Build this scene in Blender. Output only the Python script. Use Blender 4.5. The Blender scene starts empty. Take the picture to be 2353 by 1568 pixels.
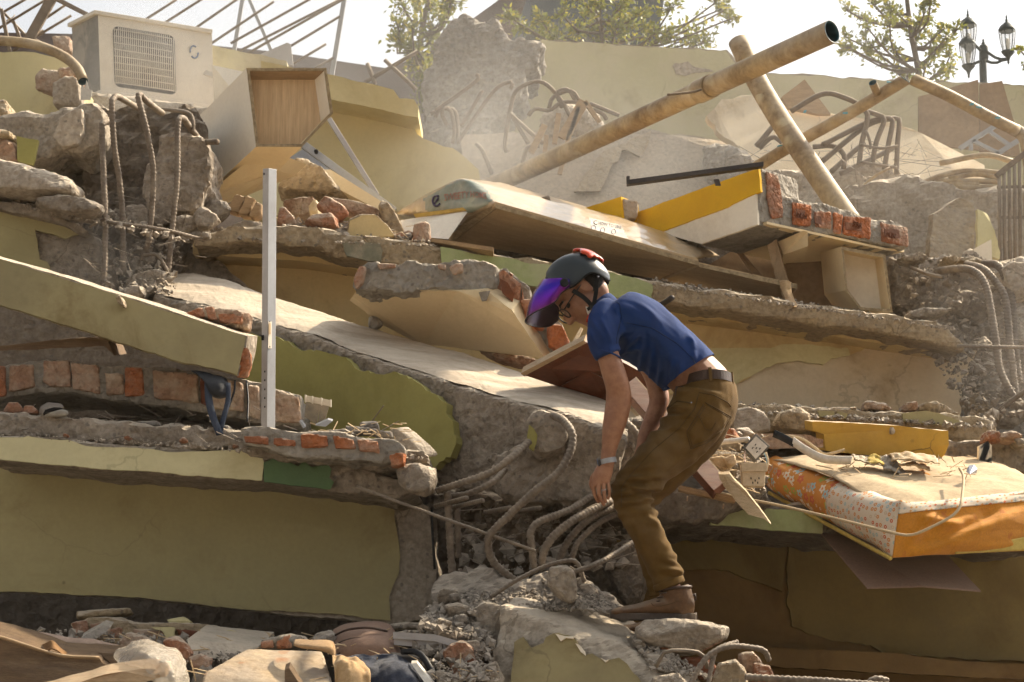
import bpy, bmesh, math, random
from mathutils import Vector, Matrix, noise
R = math.radians
random.seed(7)
sc = bpy.context.scene
col = sc.collection
# ------------------------------------------------------------------ camera
F = 4575.0                       # focal length in px of a 2353 x 1568 frame (70 mm on 36 mm)
CX, CY = 1176.5, 784.0
PITCH = math.atan((1600 - CY) / F)
CAM = Vector((0, 0, 1.6))
cd = bpy.data.cameras.new('camera'); cam = bpy.data.objects.new('camera', cd); col.objects.link(cam)
cam.location = CAM; cam.rotation_euler = (R(90) + PITCH, 0, 0)
cd.sensor_width = 36; cd.lens = 36 * F / 2353; cd.clip_start = .1; cd.clip_end = 3000
cd.dof.use_dof = True; cd.dof.focus_distance = 7.6; cd.dof.aperture_fstop = 11
sc.camera = cam
# ------------------------------------------------------------------ sky, sun, exposure
SUN_AZ, SUN_EL = R(54), R(40)    # azimuth measured from +Y towards +X
sv = Vector((math.sin(SUN_AZ) * math.cos(SUN_EL), math.cos(SUN_AZ) * math.cos(SUN_EL), math.sin(SUN_EL)))
w = bpy.data.worlds.new('World'); sc.world = w; w.use_nodes = True
nt = w.node_tree; nt.nodes.clear()
sky = nt.nodes.new('ShaderNodeTexSky'); sky.sky_type = 'NISHITA'; sky.sun_disc = False
sky.sun_elevation = SUN_EL; sky.sun_rotation = SUN_AZ; sky.dust_density = 6; sky.air_density = 1.2; sky.ozone_density = 1.0
hs = nt.nodes.new('ShaderNodeHueSaturation'); hs.inputs['Saturation'].default_value = .16
bg = nt.nodes.new('ShaderNodeBackground'); bg.inputs['Strength'].default_value = .12
wo = nt.nodes.new('ShaderNodeOutputWorld')
nt.links.new(sky.outputs[0], hs.inputs['Color']); nt.links.new(hs.outputs[0], bg.inputs['Color']); nt.links.new(bg.outputs[0], wo.inputs[0])
sl = bpy.data.lights.new('sun', 'SUN'); sl.energy = 5.0; sl.angle = R(1.2); sl.color = (1, .84, .62)
so = bpy.data.objects.new('sun', sl); col.objects.link(so); so.location = (8, 10, 14)
so.rotation_euler = (-sv).to_track_quat('-Z', 'Y').to_euler()
sc.view_settings.view_transform = 'Standard'; sc.view_settings.look = 'None'
sc.view_settings.exposure = .82; sc.view_settings.gamma = 1; sc.view_settings.use_curve_mapping = False
sc.cycles.max_bounces = 5; sc.cycles.volume_bounces = 0; sc.cycles.transparent_max_bounces = 10
sc.cycles.use_denoising = True; sc.cycles.use_adaptive_sampling = True; sc.cycles.adaptive_threshold = .035; sc.cycles.adaptive_min_samples = 24
# ------------------------------------------------------------------ pixel rays to points of the place
cp, sp = math.cos(PITCH), math.sin(PITCH)
def ray(x, y):
    u = (x - CX) / F; v = (CY - y) / F
    return Vector((u, cp - v * sp, sp + v * cp))
def P(x, y, Y):
    d = ray(x, y); return CAM + d * (Y / d.y)
def px(Y): return Y / F                     # metres per pixel at distance Y
class Pl:                                    # a plane of the place through three points
    def __init__(s, a, b, c):
        A, B, C = P(*a), P(*b), P(*c)
        s.n = (B - A).cross(C - A).normalized(); s.p = A
        if s.n.dot(CAM - A) < 0: s.n.negate()
    def __call__(s, x, y, off=0):
        d = ray(x, y); q = s.p + s.n * off
        return CAM + d * ((q - CAM).dot(s.n) / d.dot(s.n))
# ------------------------------------------------------------------ object helpers
def tag(o, label, cat, group=None, kind=None):
    if kind: o['kind'] = kind
    if label: o['label'] = label
    if cat: o['category'] = cat
    if group: o['group'] = group
    return o
def setpar(o, p):
    o.parent = p; o.matrix_parent_inverse = Matrix.Translation(-Vector(p['_o']))
def empty(name, loc, label, cat, group=None):
    o = bpy.data.objects.new(name, None); col.objects.link(o); o.location = loc; o['_o'] = tuple(loc)
    o.empty_display_size = .1
    return tag(o, label, cat, group)
def add(name, me, mat, parent=None, label=None, cat=None, group=None, kind=None, smooth=False):
    """link a mesh given in world coordinates as one object, its origin at its base"""
    if len(me.vertices):
        xs = [v.co for v in me.vertices]
        lo = Vector((min(v.x for v in xs), min(v.y for v in xs), min(v.z for v in xs)))
        hi = Vector((max(v.x for v in xs), max(v.y for v in xs), max(v.z for v in xs)))
        o0 = Vector(((lo.x + hi.x) / 2, (lo.y + hi.y) / 2, lo.z))
        me.transform(Matrix.Translation(-o0))
    else: o0 = Vector()
    ob = bpy.data.objects.new(name, me); col.objects.link(ob); ob.location = o0; ob['_o'] = tuple(o0)
    if mat is not None and not me.materials:
        for m in (mat if isinstance(mat, (list, tuple)) else [mat]): me.materials.append(m)
    if smooth:
        me.polygons.foreach_set('use_smooth', [True] * len(me.polygons))
    if parent is not None: setpar(ob, parent)
    tag(ob, label, cat, group, kind)
    return ob
def raw(verts, faces, recalc=True):
    me = bpy.data.meshes.new('m'); me.from_pydata([tuple(v) for v in verts], [], faces); me.update()
    if recalc:
        bm = bmesh.new(); bm.from_mesh(me); bmesh.ops.recalc_face_normals(bm, faces=bm.faces); bm.to_mesh(me); bm.free(); me.update()
    return me
def joinmesh(parts):
    """parts: list of (verts, faces) -> one verts, faces"""
    V, Fc = [], []
    for v, f in parts:
        b = len(V); V += list(v); Fc += [tuple(i + b for i in q) for q in f]
    return V, Fc
def newell(p):
    n = Vector()
    for i in range(len(p)):
        n += p[i].cross(p[(i + 1) % len(p)])
    return n.normalized() if n.length > 1e-9 else Vector((0, -1, 0))
def ragged(pts, amp, step=.03, seed=0):
    """cut an outline finer and break its edge line within its own plane"""
    if amp <= 0: return list(pts)
    c = sum(pts, Vector()) / len(pts)
    n = newell([p - c for p in pts]); out = []
    for i, a in enumerate(pts):
        b = pts[(i + 1) % len(pts)]; L = (b - a).length; k = max(1, int(L / step))
        e = (b - a).normalized() if L > 1e-6 else Vector((1, 0, 0)); s = e.cross(n)
        for j in range(k):
            t = j / k; q = a.lerp(b, t)
            fade = 1 if (j or True) else .3
            h = noise.fractal(q * 9 + Vector((seed, 0, 0)), .7, 2.1, 4) * 1.0 + noise.noise(q * 41 + Vector((0, seed, 0))) * .5
            out.append(q + s * (h * amp * fade))
    return out
def prism_data(pts, ext):
    n = len(pts); V = list(pts) + [p + ext for p in pts]
    Fc = [tuple(range(n)), tuple(range(2 * n - 1, n - 1, -1))] + [(i, (i + 1) % n, n + (i + 1) % n, n + i) for i in range(n)]
    return V, Fc
def prism(name, pts, ext, mat, rag=0, step=.03, bev=0, **kw):
    V, Fc = prism_data(ragged([Vector(p) for p in pts], rag, step, len(name) + len(pts)), Vector(ext))
    o = add(name, raw(V, Fc), mat, **kw)
    if bev:
        m = o.modifiers.new('edge', 'BEVEL'); m.width = bev; m.segments = 2; m.limit_method = 'ANGLE'; m.angle_limit = R(40)
    return o
def obox_data(o, a, b, c):
    o, a, b, c = Vector(o), Vector(a), Vector(b), Vector(c)
    V = [o, o + a, o + a + b, o + b]; V += [v + c for v in V]
    return V, [(0, 1, 2, 3), (7, 6, 5, 4), (0, 4, 5, 1), (1, 5, 6, 2), (2, 6, 7, 3), (3, 7, 4, 0)]
def obox(name, o, a, b, c, mat, bev=.002, **kw):
    ob = add(name, raw(*obox_data(o, a, b, c)), mat, **kw)
    if bev:
        m = ob.modifiers.new('edge', 'BEVEL'); m.width = bev; m.segments = 2
    return ob
def remesh(V, Fc, vox, smooth_n=0):
    me = raw(V, Fc); o = bpy.data.objects.new('tmp', me); col.objects.link(o)
    m = o.modifiers.new('r', 'REMESH'); m.mode = 'VOXEL'; m.voxel_size = vox
    dg = bpy.context.evaluated_depsgraph_get()
    out = bpy.data.meshes.new_from_object(o.evaluated_get(dg))
    bpy.data.objects.remove(o); bpy.data.meshes.remove(me)
    if smooth_n:
        bm = bmesh.new(); bm.from_mesh(out)
        for _ in range(smooth_n): bmesh.ops.smooth_vert(bm, verts=bm.verts, factor=.5, use_axis_x=True, use_axis_y=True, use_axis_z=True)
        bm.to_mesh(out); bm.free()
    return out
def roughen(me, amp, f=7.0, seed=0.0, hard=.6):
    """broken-concrete relief: lumps, fracture ridges and grit"""
    if amp <= 0: return
    s = Vector((seed * 3.1, seed * 1.7, -seed))
    nf, nv_, nn = noise.fractal, noise.voronoi, noise.noise
    ns = [v.normal.copy() for v in me.vertices]
    for v, n in zip(me.vertices, ns):
        p = v.co + s
        d = nf(p * f, .75, 2.1, 3) * .55 + (nv_(p * (f * 1.15))[0][0] - .45) * 1.5 * hard + (nv_(p * (f * 3.1) + s)[0][0] - .45) * .75 * hard + nn(p * f * 8) * .22
        v.co += n * (d * amp)
    me.update()
SEED = [0]
FACET = {'rubble_stone', 'brick_lump', 'rubble_piece', 'concrete_lump', 'rock', 'standing_rock', 'boulder', 'brick_fragment', 'brick_crumb', 'mortar_flake', 'concrete_slab'}
def chunk(name, pts, Y, T, mat, vox=.02, amp=.015, f=7, taper=.14, ext=None, plane=None, rag=None, tilt=0, hard=.6, facet=None, **kw):
    """lump of masonry: outline at its distance Y (or on a plane), real thickness T, voxel skin, broken relief"""
    SEED[0] += 1; rnd = random.Random(SEED[0])
    fr = []
    for p in pts:
        if plane is not None: fr.append(plane(p[0], p[1]))
        else: fr.append(P(p[0], p[1], (p[2] if len(p) > 2 else Y)))
    if tilt:                                    # lean the face: metres of depth per metre of height
        zc = sum(p.z for p in fr) / len(fr)
        fr = [P(q[0], q[1], (q[2] if len(q) > 2 else Y) + tilt * (p.z - zc)) for p, q in zip(fr, pts)]
    if facet is None: facet = name in FACET and plane is None and ext is None
    if facet:
        c0 = sum(fr, Vector()) / len(fr); pts_ = []
        for p in fr:
            pts_.append(p + Vector((0, rnd.uniform(0, .45) * T, 0))); pts_.append(c0 + (p - c0) * rnd.uniform(.72, .98) + Vector((0, rnd.uniform(-.12, .12) * T, 0)))
            pts_.append(c0 + (p - c0) * rnd.uniform(.6, 1.0) + Vector((0, rnd.uniform(.7, 1.0) * T, 0)))
        bm = bmesh.new()
        for p in pts_: bm.verts.new(p)
        bmesh.ops.convex_hull(bm, input=bm.verts)
        for v in [v for v in bm.verts if not v.link_faces]: bm.verts.remove(v)
        bm.verts.index_update(); V = [v.co.copy() for v in bm.verts]; Fc = [tuple(v.index for v in f_.verts) for f_ in bm.faces]; bm.free()
        me = remesh(V, Fc, vox * .8); roughen(me, amp * .5, 20, SEED[0], .8)
        return add(name, me, mat, **kw)
    rg = amp * 1.1 if rag is None else rag
    fr = ragged(fr, rg, max(.03, vox * 2), SEED[0])
    e = Vector(ext) if ext is not None else Vector((0, T, 0))
    c = sum(fr, Vector()) / len(fr)
    n = len(fr)
    mid = [p + e * .5 + Vector((rnd.uniform(-1, 1), 0, rnd.uniform(-1, 1))) * amp for p in fr]
    bk = [c + (p - c) * (1 - taper) + e + Vector((rnd.uniform(-1, 1), 0, rnd.uniform(-1, 1))) * amp for p in fr]
    V = fr + mid + bk
    Fc = [tuple(range(n)), tuple(range(3 * n - 1, 2 * n - 1, -1))]
    for L in (0, n):
        Fc += [(L + i, L + (i + 1) % n, L + n + (i + 1) % n, L + n + i) for i in range(n)]
    me = remesh(V, Fc, vox)
    roughen(me, amp, f, SEED[0], hard)
    return add(name, me, mat, **kw)
def solid(name, rings, mat, vox=.02, amp=.01, f=7, hard=.6, **kw):
    """lofted solid: rings of equal length joined end to end, capped, voxel skin"""
    SEED[0] += 1
    n = len(rings[0]); V = [Vector(p) for r in rings for p in r]; Fc = [tuple(range(n)), tuple(range((len(rings)) * n - 1, (len(rings) - 1) * n - 1, -1))]
    for k in range(len(rings) - 1):
        L = k * n
        Fc += [(L + i, L + (i + 1) % n, L + n + (i + 1) % n, L + n + i) for i in range(n)]
    if vox:
        me = remesh(V, Fc, vox); roughen(me, amp, f, SEED[0], hard)
    else: me = raw(V, Fc)
    return add(name, me, mat, **kw)
def hull(name, pts, mat, vox=.02, amp=.01, f=7, hard=.6, sm=0, **kw):
    bm = bmesh.new()
    for p in pts: bm.verts.new(p)
    bmesh.ops.convex_hull(bm, input=bm.verts)
    for v in [v for v in bm.verts if not v.link_faces]: bm.verts.remove(v)
    bm.verts.index_update(); V = [v.co.copy() for v in bm.verts]; Fc = [tuple(v.index for v in f_.verts) for f_ in bm.faces]; bm.free()
    SEED[0] += 1
    if vox:
        me = remesh(V, Fc, vox, sm); roughen(me, amp, f, SEED[0], hard)
    else: me = raw(V, Fc)
    return add(name, me, mat, **kw)
def spline(pts, step):
    """Catmull-Rom through pts, resampled"""
    if len(pts) == 2: q = [pts[0].lerp(pts[1], i / 8) for i in range(9)]
    else:
        e = [pts[0] * 2 - pts[1]] + list(pts) + [pts[-1] * 2 - pts[-2]]; q = []
        for i in range(1, len(e) - 2):
            a, b, c, d = e[i - 1:i + 3]
            for j in range(14):
                t = j / 14
                q.append(.5 * (2 * b + (c - a) * t + (2 * a - 5 * b + 4 * c - d) * t * t + (3 * b - a - 3 * c + d) * t ** 3))
        q.append(pts[-1].copy())
    out = [q[0]]; acc = 0.0
    for i in range(1, len(q)):
        seg = (q[i] - q[i - 1]).length; s0 = q[i - 1]
        while seg > 0 and acc + seg >= step:
            t = (step - acc) / seg; s0 = s0.lerp(q[i], t); out.append(s0.copy()); seg = (q[i] - s0).length; acc = 0
        acc += seg
    if (out[-1] - q[-1]).length > step * .3 or len(out) < 2: out.append(q[-1])
    return out
def frames(path):
    n = len(path); T = [(path[min(i + 1, n - 1)] - path[max(i - 1, 0)]).normalized() for i in range(n)]
    u = T[0].orthogonal().normalized(); fr = []
    for t in T:
        u = (u - t * u.dot(t)).normalized(); fr.append((u.copy(), t.cross(u)))
    return fr
def tube_data(path, r, sides=10, rib=0, pitch=.016, cap=True, rend=None, wob=0):
    fr = frames(path); V = []; L = 0; n = len(path)
    for i, (p, (u, v)) in enumerate(zip(path, fr)):
        if i: L += (p - path[i - 1]).length
        rr = r if rend is None else r + (rend - r) * i / (n - 1)
        for k in range(sides):
            a = 2 * math.pi * k / sides
            q = rr
            if rib:
                ph = (L / pitch + (abs(k / sides - .5) * 2) * .5) % 1.0
                q = rr * (1 + (rib if ph < .36 else 0))
            if wob: q *= 1 + wob * noise.noise(p * 14 + u * a)
            V.append(p + (u * math.cos(a) + v * math.sin(a)) * q)
    Fc = []
    for i in range(n - 1):
        for k in range(sides):
            a = i * sides + k; b = i * sides + (k + 1) % sides
            Fc.append((a, b, b + sides, a + sides))
    if cap: Fc += [tuple(range(sides - 1, -1, -1)), tuple(range((n - 1) * sides, n * sides))]
    return V, Fc
def tube(name, pts, r, mat, step=.02, sides=10, rib=0, pitch=.016, rend=None, wob=0, smooth=True, **kw):
    path = spline([Vector(p) for p in pts], step)
    V, Fc = tube_data(path, r, sides, rib, pitch, True, rend, wob)
    return add(name, raw(V, Fc, False), mat, smooth=smooth, **kw)
def rebar(pxs, r, label, group=None, ribs=True, mat=None, name='rebar', cat='rebar', **kw):
    pts = [P(*q) for q in pxs]
    return tube(name, pts, r, mat or MAT['rebar'], step=.0055 if ribs else .03, sides=12 if ribs else 8, rib=.24 if ribs else 0, pitch=.018,
                label=label, cat=cat, group=group, **kw)
def pipe(name, pts, r, wall, mat, mat_in, cut0=None, cut1=None, step=.05, sides=20, rend=None, **kw):
    """hollow pipe; cut = plane normal that trims an end obliquely"""
    path = spline([Vector(p) for p in pts], step); fr = frames(path); n = len(path); V = []
    for layer in (0, 1):
        for i, (p, (u, v)) in enumerate(zip(path, fr)):
            rr = (r if rend is None else r + (rend - r) * i / (n - 1)) - wall * layer
            t = u.cross(v)
            for k in range(sides):
                a = 2 * math.pi * k / sides; q = p + (u * math.cos(a) + v * math.sin(a)) * rr
                if i == 0 and cut0 is not None: q -= t * (Vector(cut0).dot(q - p) / Vector(cut0).dot(t))
                if i == n - 1 and cut1 is not None: q -= t * (Vector(cut1).dot(q - p) / Vector(cut1).dot(t))
                V.append(q)
    Fc = []; idx = []
    N = n * sides
    for i in range(n - 1):
        for k in range(sides):
            a = i * sides + k; b = i * sides + (k + 1) % sides
            Fc.append((a, b, b + sides, a + sides)); idx.append(0)
            Fc.append((N + a + sides, N + b + sides, N + b, N + a)); idx.append(1)
    for i in (0, n - 1):
        for k in range(sides):
            a = i * sides + k; b = i * sides + (k + 1) % sides
            Fc.append((a, N + a, N + b, b) if i == 0 else (b, N + b, N + a, a)); idx.append(1)
    me = raw(V, Fc, False); me.materials.append(mat); me.materials.append(mat_in)
    me.polygons.foreach_set('material_index', idx)
    return add(name, me, None, smooth=True, **kw)
def text(s, size, o, ax, ay, mat, parent, name='lettering', ext=.0006, shear=0):
    """flat lettering lying on a surface: origin o, reading direction ax, up ay (unit vectors)"""
    cu = bpy.data.curves.new('t', 'FONT'); cu.body = s; cu.size = size; cu.extrude = ext; cu.shear = shear; cu.resolution_u = 3
    t = bpy.data.objects.new('t', cu); col.objects.link(t)
    me = bpy.data.meshes.new_from_object(t.evaluated_get(bpy.context.evaluated_depsgraph_get()))
    bpy.data.objects.remove(t)
    ax = Vector(ax).normalized(); ay = (Vector(ay) - ax * Vector(ay).dot(ax)).normalized(); az = ax.cross(ay)
    M4 = Matrix((( ax.x, ay.x, az.x, o[0]), (ax.y, ay.y, az.y, o[1]), (ax.z, ay.z, az.z, o[2]), (0, 0, 0, 1)))
    me.transform(M4); me.materials.clear()
    return add(name, me, mat, parent=parent)
# ------------------------------------------------------------------ materials
MAT = {}
DUST = (.58, .495, .38)
def mat(name, c, c2=None, rough=.85, scale=4, bump=.25, bscale=40, dust=0, speck=0, spc=(.12, .105, .09), spscale=48, metal=0, spec=.25,
        stretch=(1, 1, 1), bdist=.01, contrast=1, crack=0, spots=0, stain=0, emit=0, sheen=0, alpha=None, trans=0, coat=0, dirt=0, crumb=0, grain=.55):
    m = bpy.data.materials.new(name); m.use_nodes = True; t = m.node_tree; N = t.nodes; L = t.links
    b = N['Principled BSDF']; b.inputs['Roughness'].default_value = rough; b.inputs['Metallic'].default_value = metal
    b.inputs['Specular IOR Level'].default_value = spec
    if sheen: b.inputs['Sheen Weight'].default_value = sheen
    if coat: b.inputs['Coat Weight'].default_value = coat; b.inputs['Coat Roughness'].default_value = .12
    if trans: b.inputs['Transmission Weight'].default_value = trans
    if alpha is not None: b.inputs['Alpha'].default_value = alpha
    g = N.new('ShaderNodeNewGeometry'); mp = N.new('ShaderNodeMapping'); mp.inputs['Scale'].default_value = stretch
    L.new(g.outputs['Position'], mp.inputs['Vector'])
    def nz(s, d=6, r=.6, v=None, dist=0):
        n = N.new('ShaderNodeTexNoise'); n.inputs['Scale'].default_value = s; n.inputs['Detail'].default_value = d; n.inputs['Roughness'].default_value = r
        n.inputs['Distortion'].default_value = dist
        L.new(v or mp.outputs[0], n.inputs['Vector']); return n.outputs['Fac']
    def ramp(f, a, bb, ca=0.0, cb=1.0):
        r = N.new('ShaderNodeMapRange'); r.interpolation_type = 'SMOOTHSTEP'
        for i, val in zip(('From Min', 'From Max', 'To Min', 'To Max'), (a, bb, ca, cb)): r.inputs[i].default_value = val
        L.new(f, r.inputs['Value']); return r.outputs[0]
    def mix(f, a, bb, mode='MIX'):
        x = N.new('ShaderNodeMix'); x.data_type = 'RGBA'; x.blend_type = mode
        if isinstance(f, float): x.inputs['Factor'].default_value = f
        else: L.new(f, x.inputs['Factor'])
        for k, q in (('A', a), ('B', bb)):
            s = [i for i in x.inputs if i.name == k and i.type == 'RGBA'][0]
            if isinstance(q, tuple): s.default_value = q + (1,) if len(q) == 3 else q
            else: L.new(q, s)
        return [o for o in x.outputs if o.type == 'RGBA'][0]
    def mul(a, bb):
        x = N.new('ShaderNodeMath'); x.operation = 'MULTIPLY'; L.new(a, x.inputs[0])
        if isinstance(bb, float): x.inputs[1].default_value = bb
        else: L.new(bb, x.inputs[1])
        return x.outputs[0]
    big = nz(scale); fine = nz(bscale, 8, .65)
    w_ = .18 / contrast
    colr = mix(ramp(big, .5 - w_, .5 + w_), c, c2 or tuple(x * .8 for x in c))
    colr = mix(ramp(fine, .3, .7, .0, grain), colr, mix(1.0, colr, (.62, .6, .58), 'MULTIPLY'))
    bf = fine
    if crumb:
        nd0 = N.new('ShaderNodeTexNoise'); nd0.inputs['Scale'].default_value = 20; nd0.inputs['Detail'].default_value = 4; L.new(mp.outputs[0], nd0.inputs['Vector'])
        vd0 = N.new('ShaderNodeVectorMath'); vd0.operation = 'MULTIPLY_ADD'; L.new(nd0.outputs['Color'], vd0.inputs[0]); vd0.inputs[1].default_value = (.05,) * 3; L.new(mp.outputs[0], vd0.inputs[2])
        v0 = N.new('ShaderNodeTexVoronoi'); v0.inputs['Scale'].default_value = crumb; L.new(vd0.outputs[0], v0.inputs['Vector'])
        ad = N.new('ShaderNodeMath'); ad.operation = 'MULTIPLY_ADD'; L.new(v0.outputs['Distance'], ad.inputs[0]); ad.inputs[1].default_value = .9; L.new(fine, ad.inputs[2]); bf = ad.outputs[0]
    if speck:
        nd = N.new('ShaderNodeTexNoise'); nd.inputs['Scale'].default_value = spscale * 1.3; nd.inputs['Detail'].default_value = 3; L.new(mp.outputs[0], nd.inputs['Vector'])
        vd = N.new('ShaderNodeVectorMath'); vd.operation = 'MULTIPLY_ADD'; L.new(nd.outputs['Color'], vd.inputs[0]); vd.inputs[1].default_value = (.9 / spscale,) * 3; L.new(mp.outputs[0], vd.inputs[2])
        v = N.new('ShaderNodeTexVoronoi'); v.inputs['Scale'].default_value = spscale; L.new(vd.outputs[0], v.inputs['Vector'])
        sf = ramp(v.outputs['Distance'], .2, .5, .6, 0)
        rs = N.new('ShaderNodeSeparateColor'); L.new(v.outputs['Color'], rs.inputs[0])
        colr = mix(mul(sf, ramp(rs.outputs[0], 1 - speck, 1.01 - speck)), colr, spc)
    if spots:
        v = N.new('ShaderNodeTexVoronoi'); v.inputs['Scale'].default_value = 9; L.new(mp.outputs[0], v.inputs['Vector'])
        rs = N.new('ShaderNodeSeparateColor'); L.new(v.outputs['Color'], rs.inputs[0])
        a = mul(ramp(v.outputs['Distance'], .03, .10, 1, 0), ramp(rs.outputs[1], .55, .6))
        colr = mix(mul(a, float(spots)), colr, (.10, .075, .04))
    if stain:
        colr = mix(mul(ramp(nz(1.3, 7, .7, None, .6), .5, .68), float(stain)), colr, mix(1.0, colr, (.55, .46, .36), 'MULTIPLY'))
    if crack:
        n1 = N.new('ShaderNodeTexNoise'); n1.inputs['Scale'].default_value = 3; n1.inputs['Detail'].default_value = 6; L.new(mp.outputs[0], n1.inputs['Vector'])
        va = N.new('ShaderNodeVectorMath'); va.operation = 'MULTIPLY_ADD'; L.new(n1.outputs['Color'], va.inputs[0]); va.inputs[1].default_value = (.35,) * 3; L.new(mp.outputs[0], va.inputs[2])
        v = N.new('ShaderNodeTexVoronoi'); v.feature = 'DISTANCE_TO_EDGE'; v.inputs['Scale'].default_value = 1.7; L.new(va.outputs[0], v.inputs['Vector'])
        cf = mul(ramp(v.outputs['Distance'], .002, .007, 1, 0), ramp(nz(1.1, 2), .48, .56))
        colr = mix(mul(cf, float(crack)), colr, (.09, .07, .045))
    if dirt:
        colr = mix(mul(ramp(nz(2.6, 8, .7), .46, .62), float(dirt)), colr, DUST)
    if dust:
        sx = N.new('ShaderNodeSeparateXYZ'); L.new(g.outputs['Normal'], sx.inputs[0])
        up = ramp(sx.outputs['Z'], .25, .8)
        colr = mix(mul(mul(up, ramp(nz(9, 6), .3, .6, .45, 1)), float(dust)), colr, DUST)
    L.new(colr, b.inputs['Base Color'])
    if bump:
        bp = N.new('ShaderNodeBump'); bp.inputs['Strength'].default_value = bump; bp.inputs['Distance'].default_value = bdist
        L.new(bf, bp.inputs['Height']); L.new(bp.outputs[0], b.inputs['Normal'])
    if emit:
        b.inputs['Emission Strength'].default_value = emit
    MAT[name] = m; return m
C1, C2 = (.26, .215, .165), (.41, .35, .28)
mat('concrete', C1, C2, scale=5, bump=.8, bscale=34, dust=.75, speck=.22, bdist=.02, crumb=26, grain=.95, crack=.45)
mat('concrete_fine', (.33, .28, .22), (.42, .365, .29), scale=3, bump=.45, bscale=50, dust=.8, speck=.06, crumb=40, grain=.95, crack=.45)
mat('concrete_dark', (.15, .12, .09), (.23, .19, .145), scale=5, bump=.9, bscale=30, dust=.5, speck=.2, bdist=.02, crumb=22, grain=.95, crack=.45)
mat('concrete_pale', (.40, .34, .27), (.50, .43, .34), scale=3, bump=.5, bscale=40, dust=.8, speck=.1, crumb=30, grain=.95, crack=.45)
mat('trowelled', (.60, .515, .40), (.47, .39, .295), scale=3, bump=.5, bscale=26, stretch=(1, 4, 3), contrast=1.3, grain=.5, stain=.4)
mat('concrete_smooth', (.42, .35, .27), (.33, .27, .2), scale=2.5, bump=.35, bscale=60, stretch=(1, .25, 1), contrast=1.2)
mat('concrete_grey', (.25, .225, .195), (.34, .31, .27), scale=6, bump=.9, bscale=30, dust=.5, speck=.3, bdist=.02, crumb=24, grain=.95, crack=.45)
mat('concrete_tan', (.42, .33, .21), (.33, .255, .165), scale=5, bump=.8, bscale=36, dust=.7, speck=.12, bdist=.018, crumb=28, grain=.95, crack=.45)
mat('olive', (.40, .35, .18), (.34, .295, .15), scale=1.5, bump=0.060, bscale=60, spots=.55, stain=.5, crack=0.17, grain=.18)
mat('olive_green', (.315, .285, .09), (.275, .25, .08), scale=1.5, bump=0.060, bscale=70, stain=.35, grain=.18)
mat('olive_grey', (.33, .28, .145), (.255, .215, .115), scale=3, bump=0.125, bscale=40, stain=.8, crack=0.32, spots=.5, grain=.18)
mat('cream', (.60, .55, .33), (.53, .48, .285), scale=2, bump=0.075, bscale=50, stain=.55, crack=0.24, spots=.3, grain=.18)
mat('gold_wall', (.64, .48, .23), (.58, .44, .22), scale=1.6, bump=0.075, bscale=60, stain=.6, crack=0.07, grain=.18)
mat('beige_wall', (.68, .57, .40), (.63, .50, .32), scale=2.2, bump=0.125, bscale=45, stain=.7, crack=0.24, dirt=.3, grain=.18)
mat('plaster_lime', (.66, .59, .32), (.60, .53, .29), scale=2, bump=0.060, bscale=60, stain=.5, grain=.18)
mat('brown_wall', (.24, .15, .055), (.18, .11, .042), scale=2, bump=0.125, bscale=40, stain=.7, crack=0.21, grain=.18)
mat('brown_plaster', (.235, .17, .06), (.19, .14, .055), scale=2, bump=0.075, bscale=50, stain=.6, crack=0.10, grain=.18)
mat('pale_wall', (.53, .495, .30), (.48, .44, .265), scale=1.6, bump=0.100, bscale=40, stain=.6, crack=0.28, dirt=.25, grain=.18)
mat('pale_wall2', (.64, .55, .31), (.58, .50, .285), scale=1.4, bump=0.060, bscale=50, stain=.3, grain=.18)
mat('green_band', (.34, .385, .17), (.29, .33, .15), scale=4, bump=.2, bscale=50, stain=.5, dirt=.25, grain=.18)
mat('dark_green', (.10, .165, .075), (.085, .14, .065), scale=5, bump=.2, bscale=50, stain=.3, grain=.18)
mat('teal_grey', (.17, .17, .12), (.25, .225, .16), scale=9, bump=.5, bscale=40, dirt=.35)
mat('yellow_paint', (.74, .43, .018), (.66, .37, .018), scale=3, bump=.08, bscale=80, stain=.12, grain=.18)
mat('ochre_paint', (.56, .335, .055), (.50, .30, .06), scale=3, bump=.15, bscale=50, stain=.3, spots=.3, crack=.6, dust=.9, grain=.18)
mat('white_paint', (.84, .76, .62), (.78, .69, .55), scale=3, bump=.15, bscale=60, stain=.3, grain=.18)
mat('brick', (.38, .145, .065), (.33, .19, .125), scale=8, bump=.9, bscale=40, dust=.6, bdist=.015, dirt=.5, crumb=45, grain=.9)
mat('brick_hot', (.46, .15, .05), (.38, .15, .075), scale=9, bump=.9, bscale=45, dust=.5, bdist=.015, dirt=.3, crumb=45, grain=.9)
mat('brick_dusty', (.36, .21, .135), (.42, .30, .205), scale=7, bump=.8, bscale=40, dust=.7, bdist=.015, dirt=.6, crumb=40, grain=.9)
mat('brick_dark', (.20, .07, .03), (.14, .055, .03), scale=9, bump=.7, bscale=45)
mat('mortar', (.30, .27, .225), (.38, .345, .29), scale=7, bump=.9, bscale=28, dust=.6, bdist=.02, speck=.1, crumb=26, grain=.95, crack=.45)
mat('rebar', (.15, .118, .09), (.23, .185, .14), scale=18, bump=.3, bscale=120, rough=.7, dust=.35, metal=.15, dirt=.2)
mat('rebar_pale', (.24, .19, .14), (.19, .15, .11), scale=10, bump=.3, bscale=80, rough=.85, dust=.7)
mat('steel_dark', (.05, .045, .045), (.085, .075, .07), rough=.6, metal=.3, bump=.1, dust=.35)
mat('alu', (.37, .375, .385), (.32, .32, .325), rough=.45, metal=.25, bump=.04, bscale=60, stain=.25, spots=.4, grain=.18)
mat('alu_white', (.46, .43, .41), (.39, .365, .345), rough=.5, metal=.1, bump=.05, stain=.3, dust=.3, grain=.18)
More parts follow.
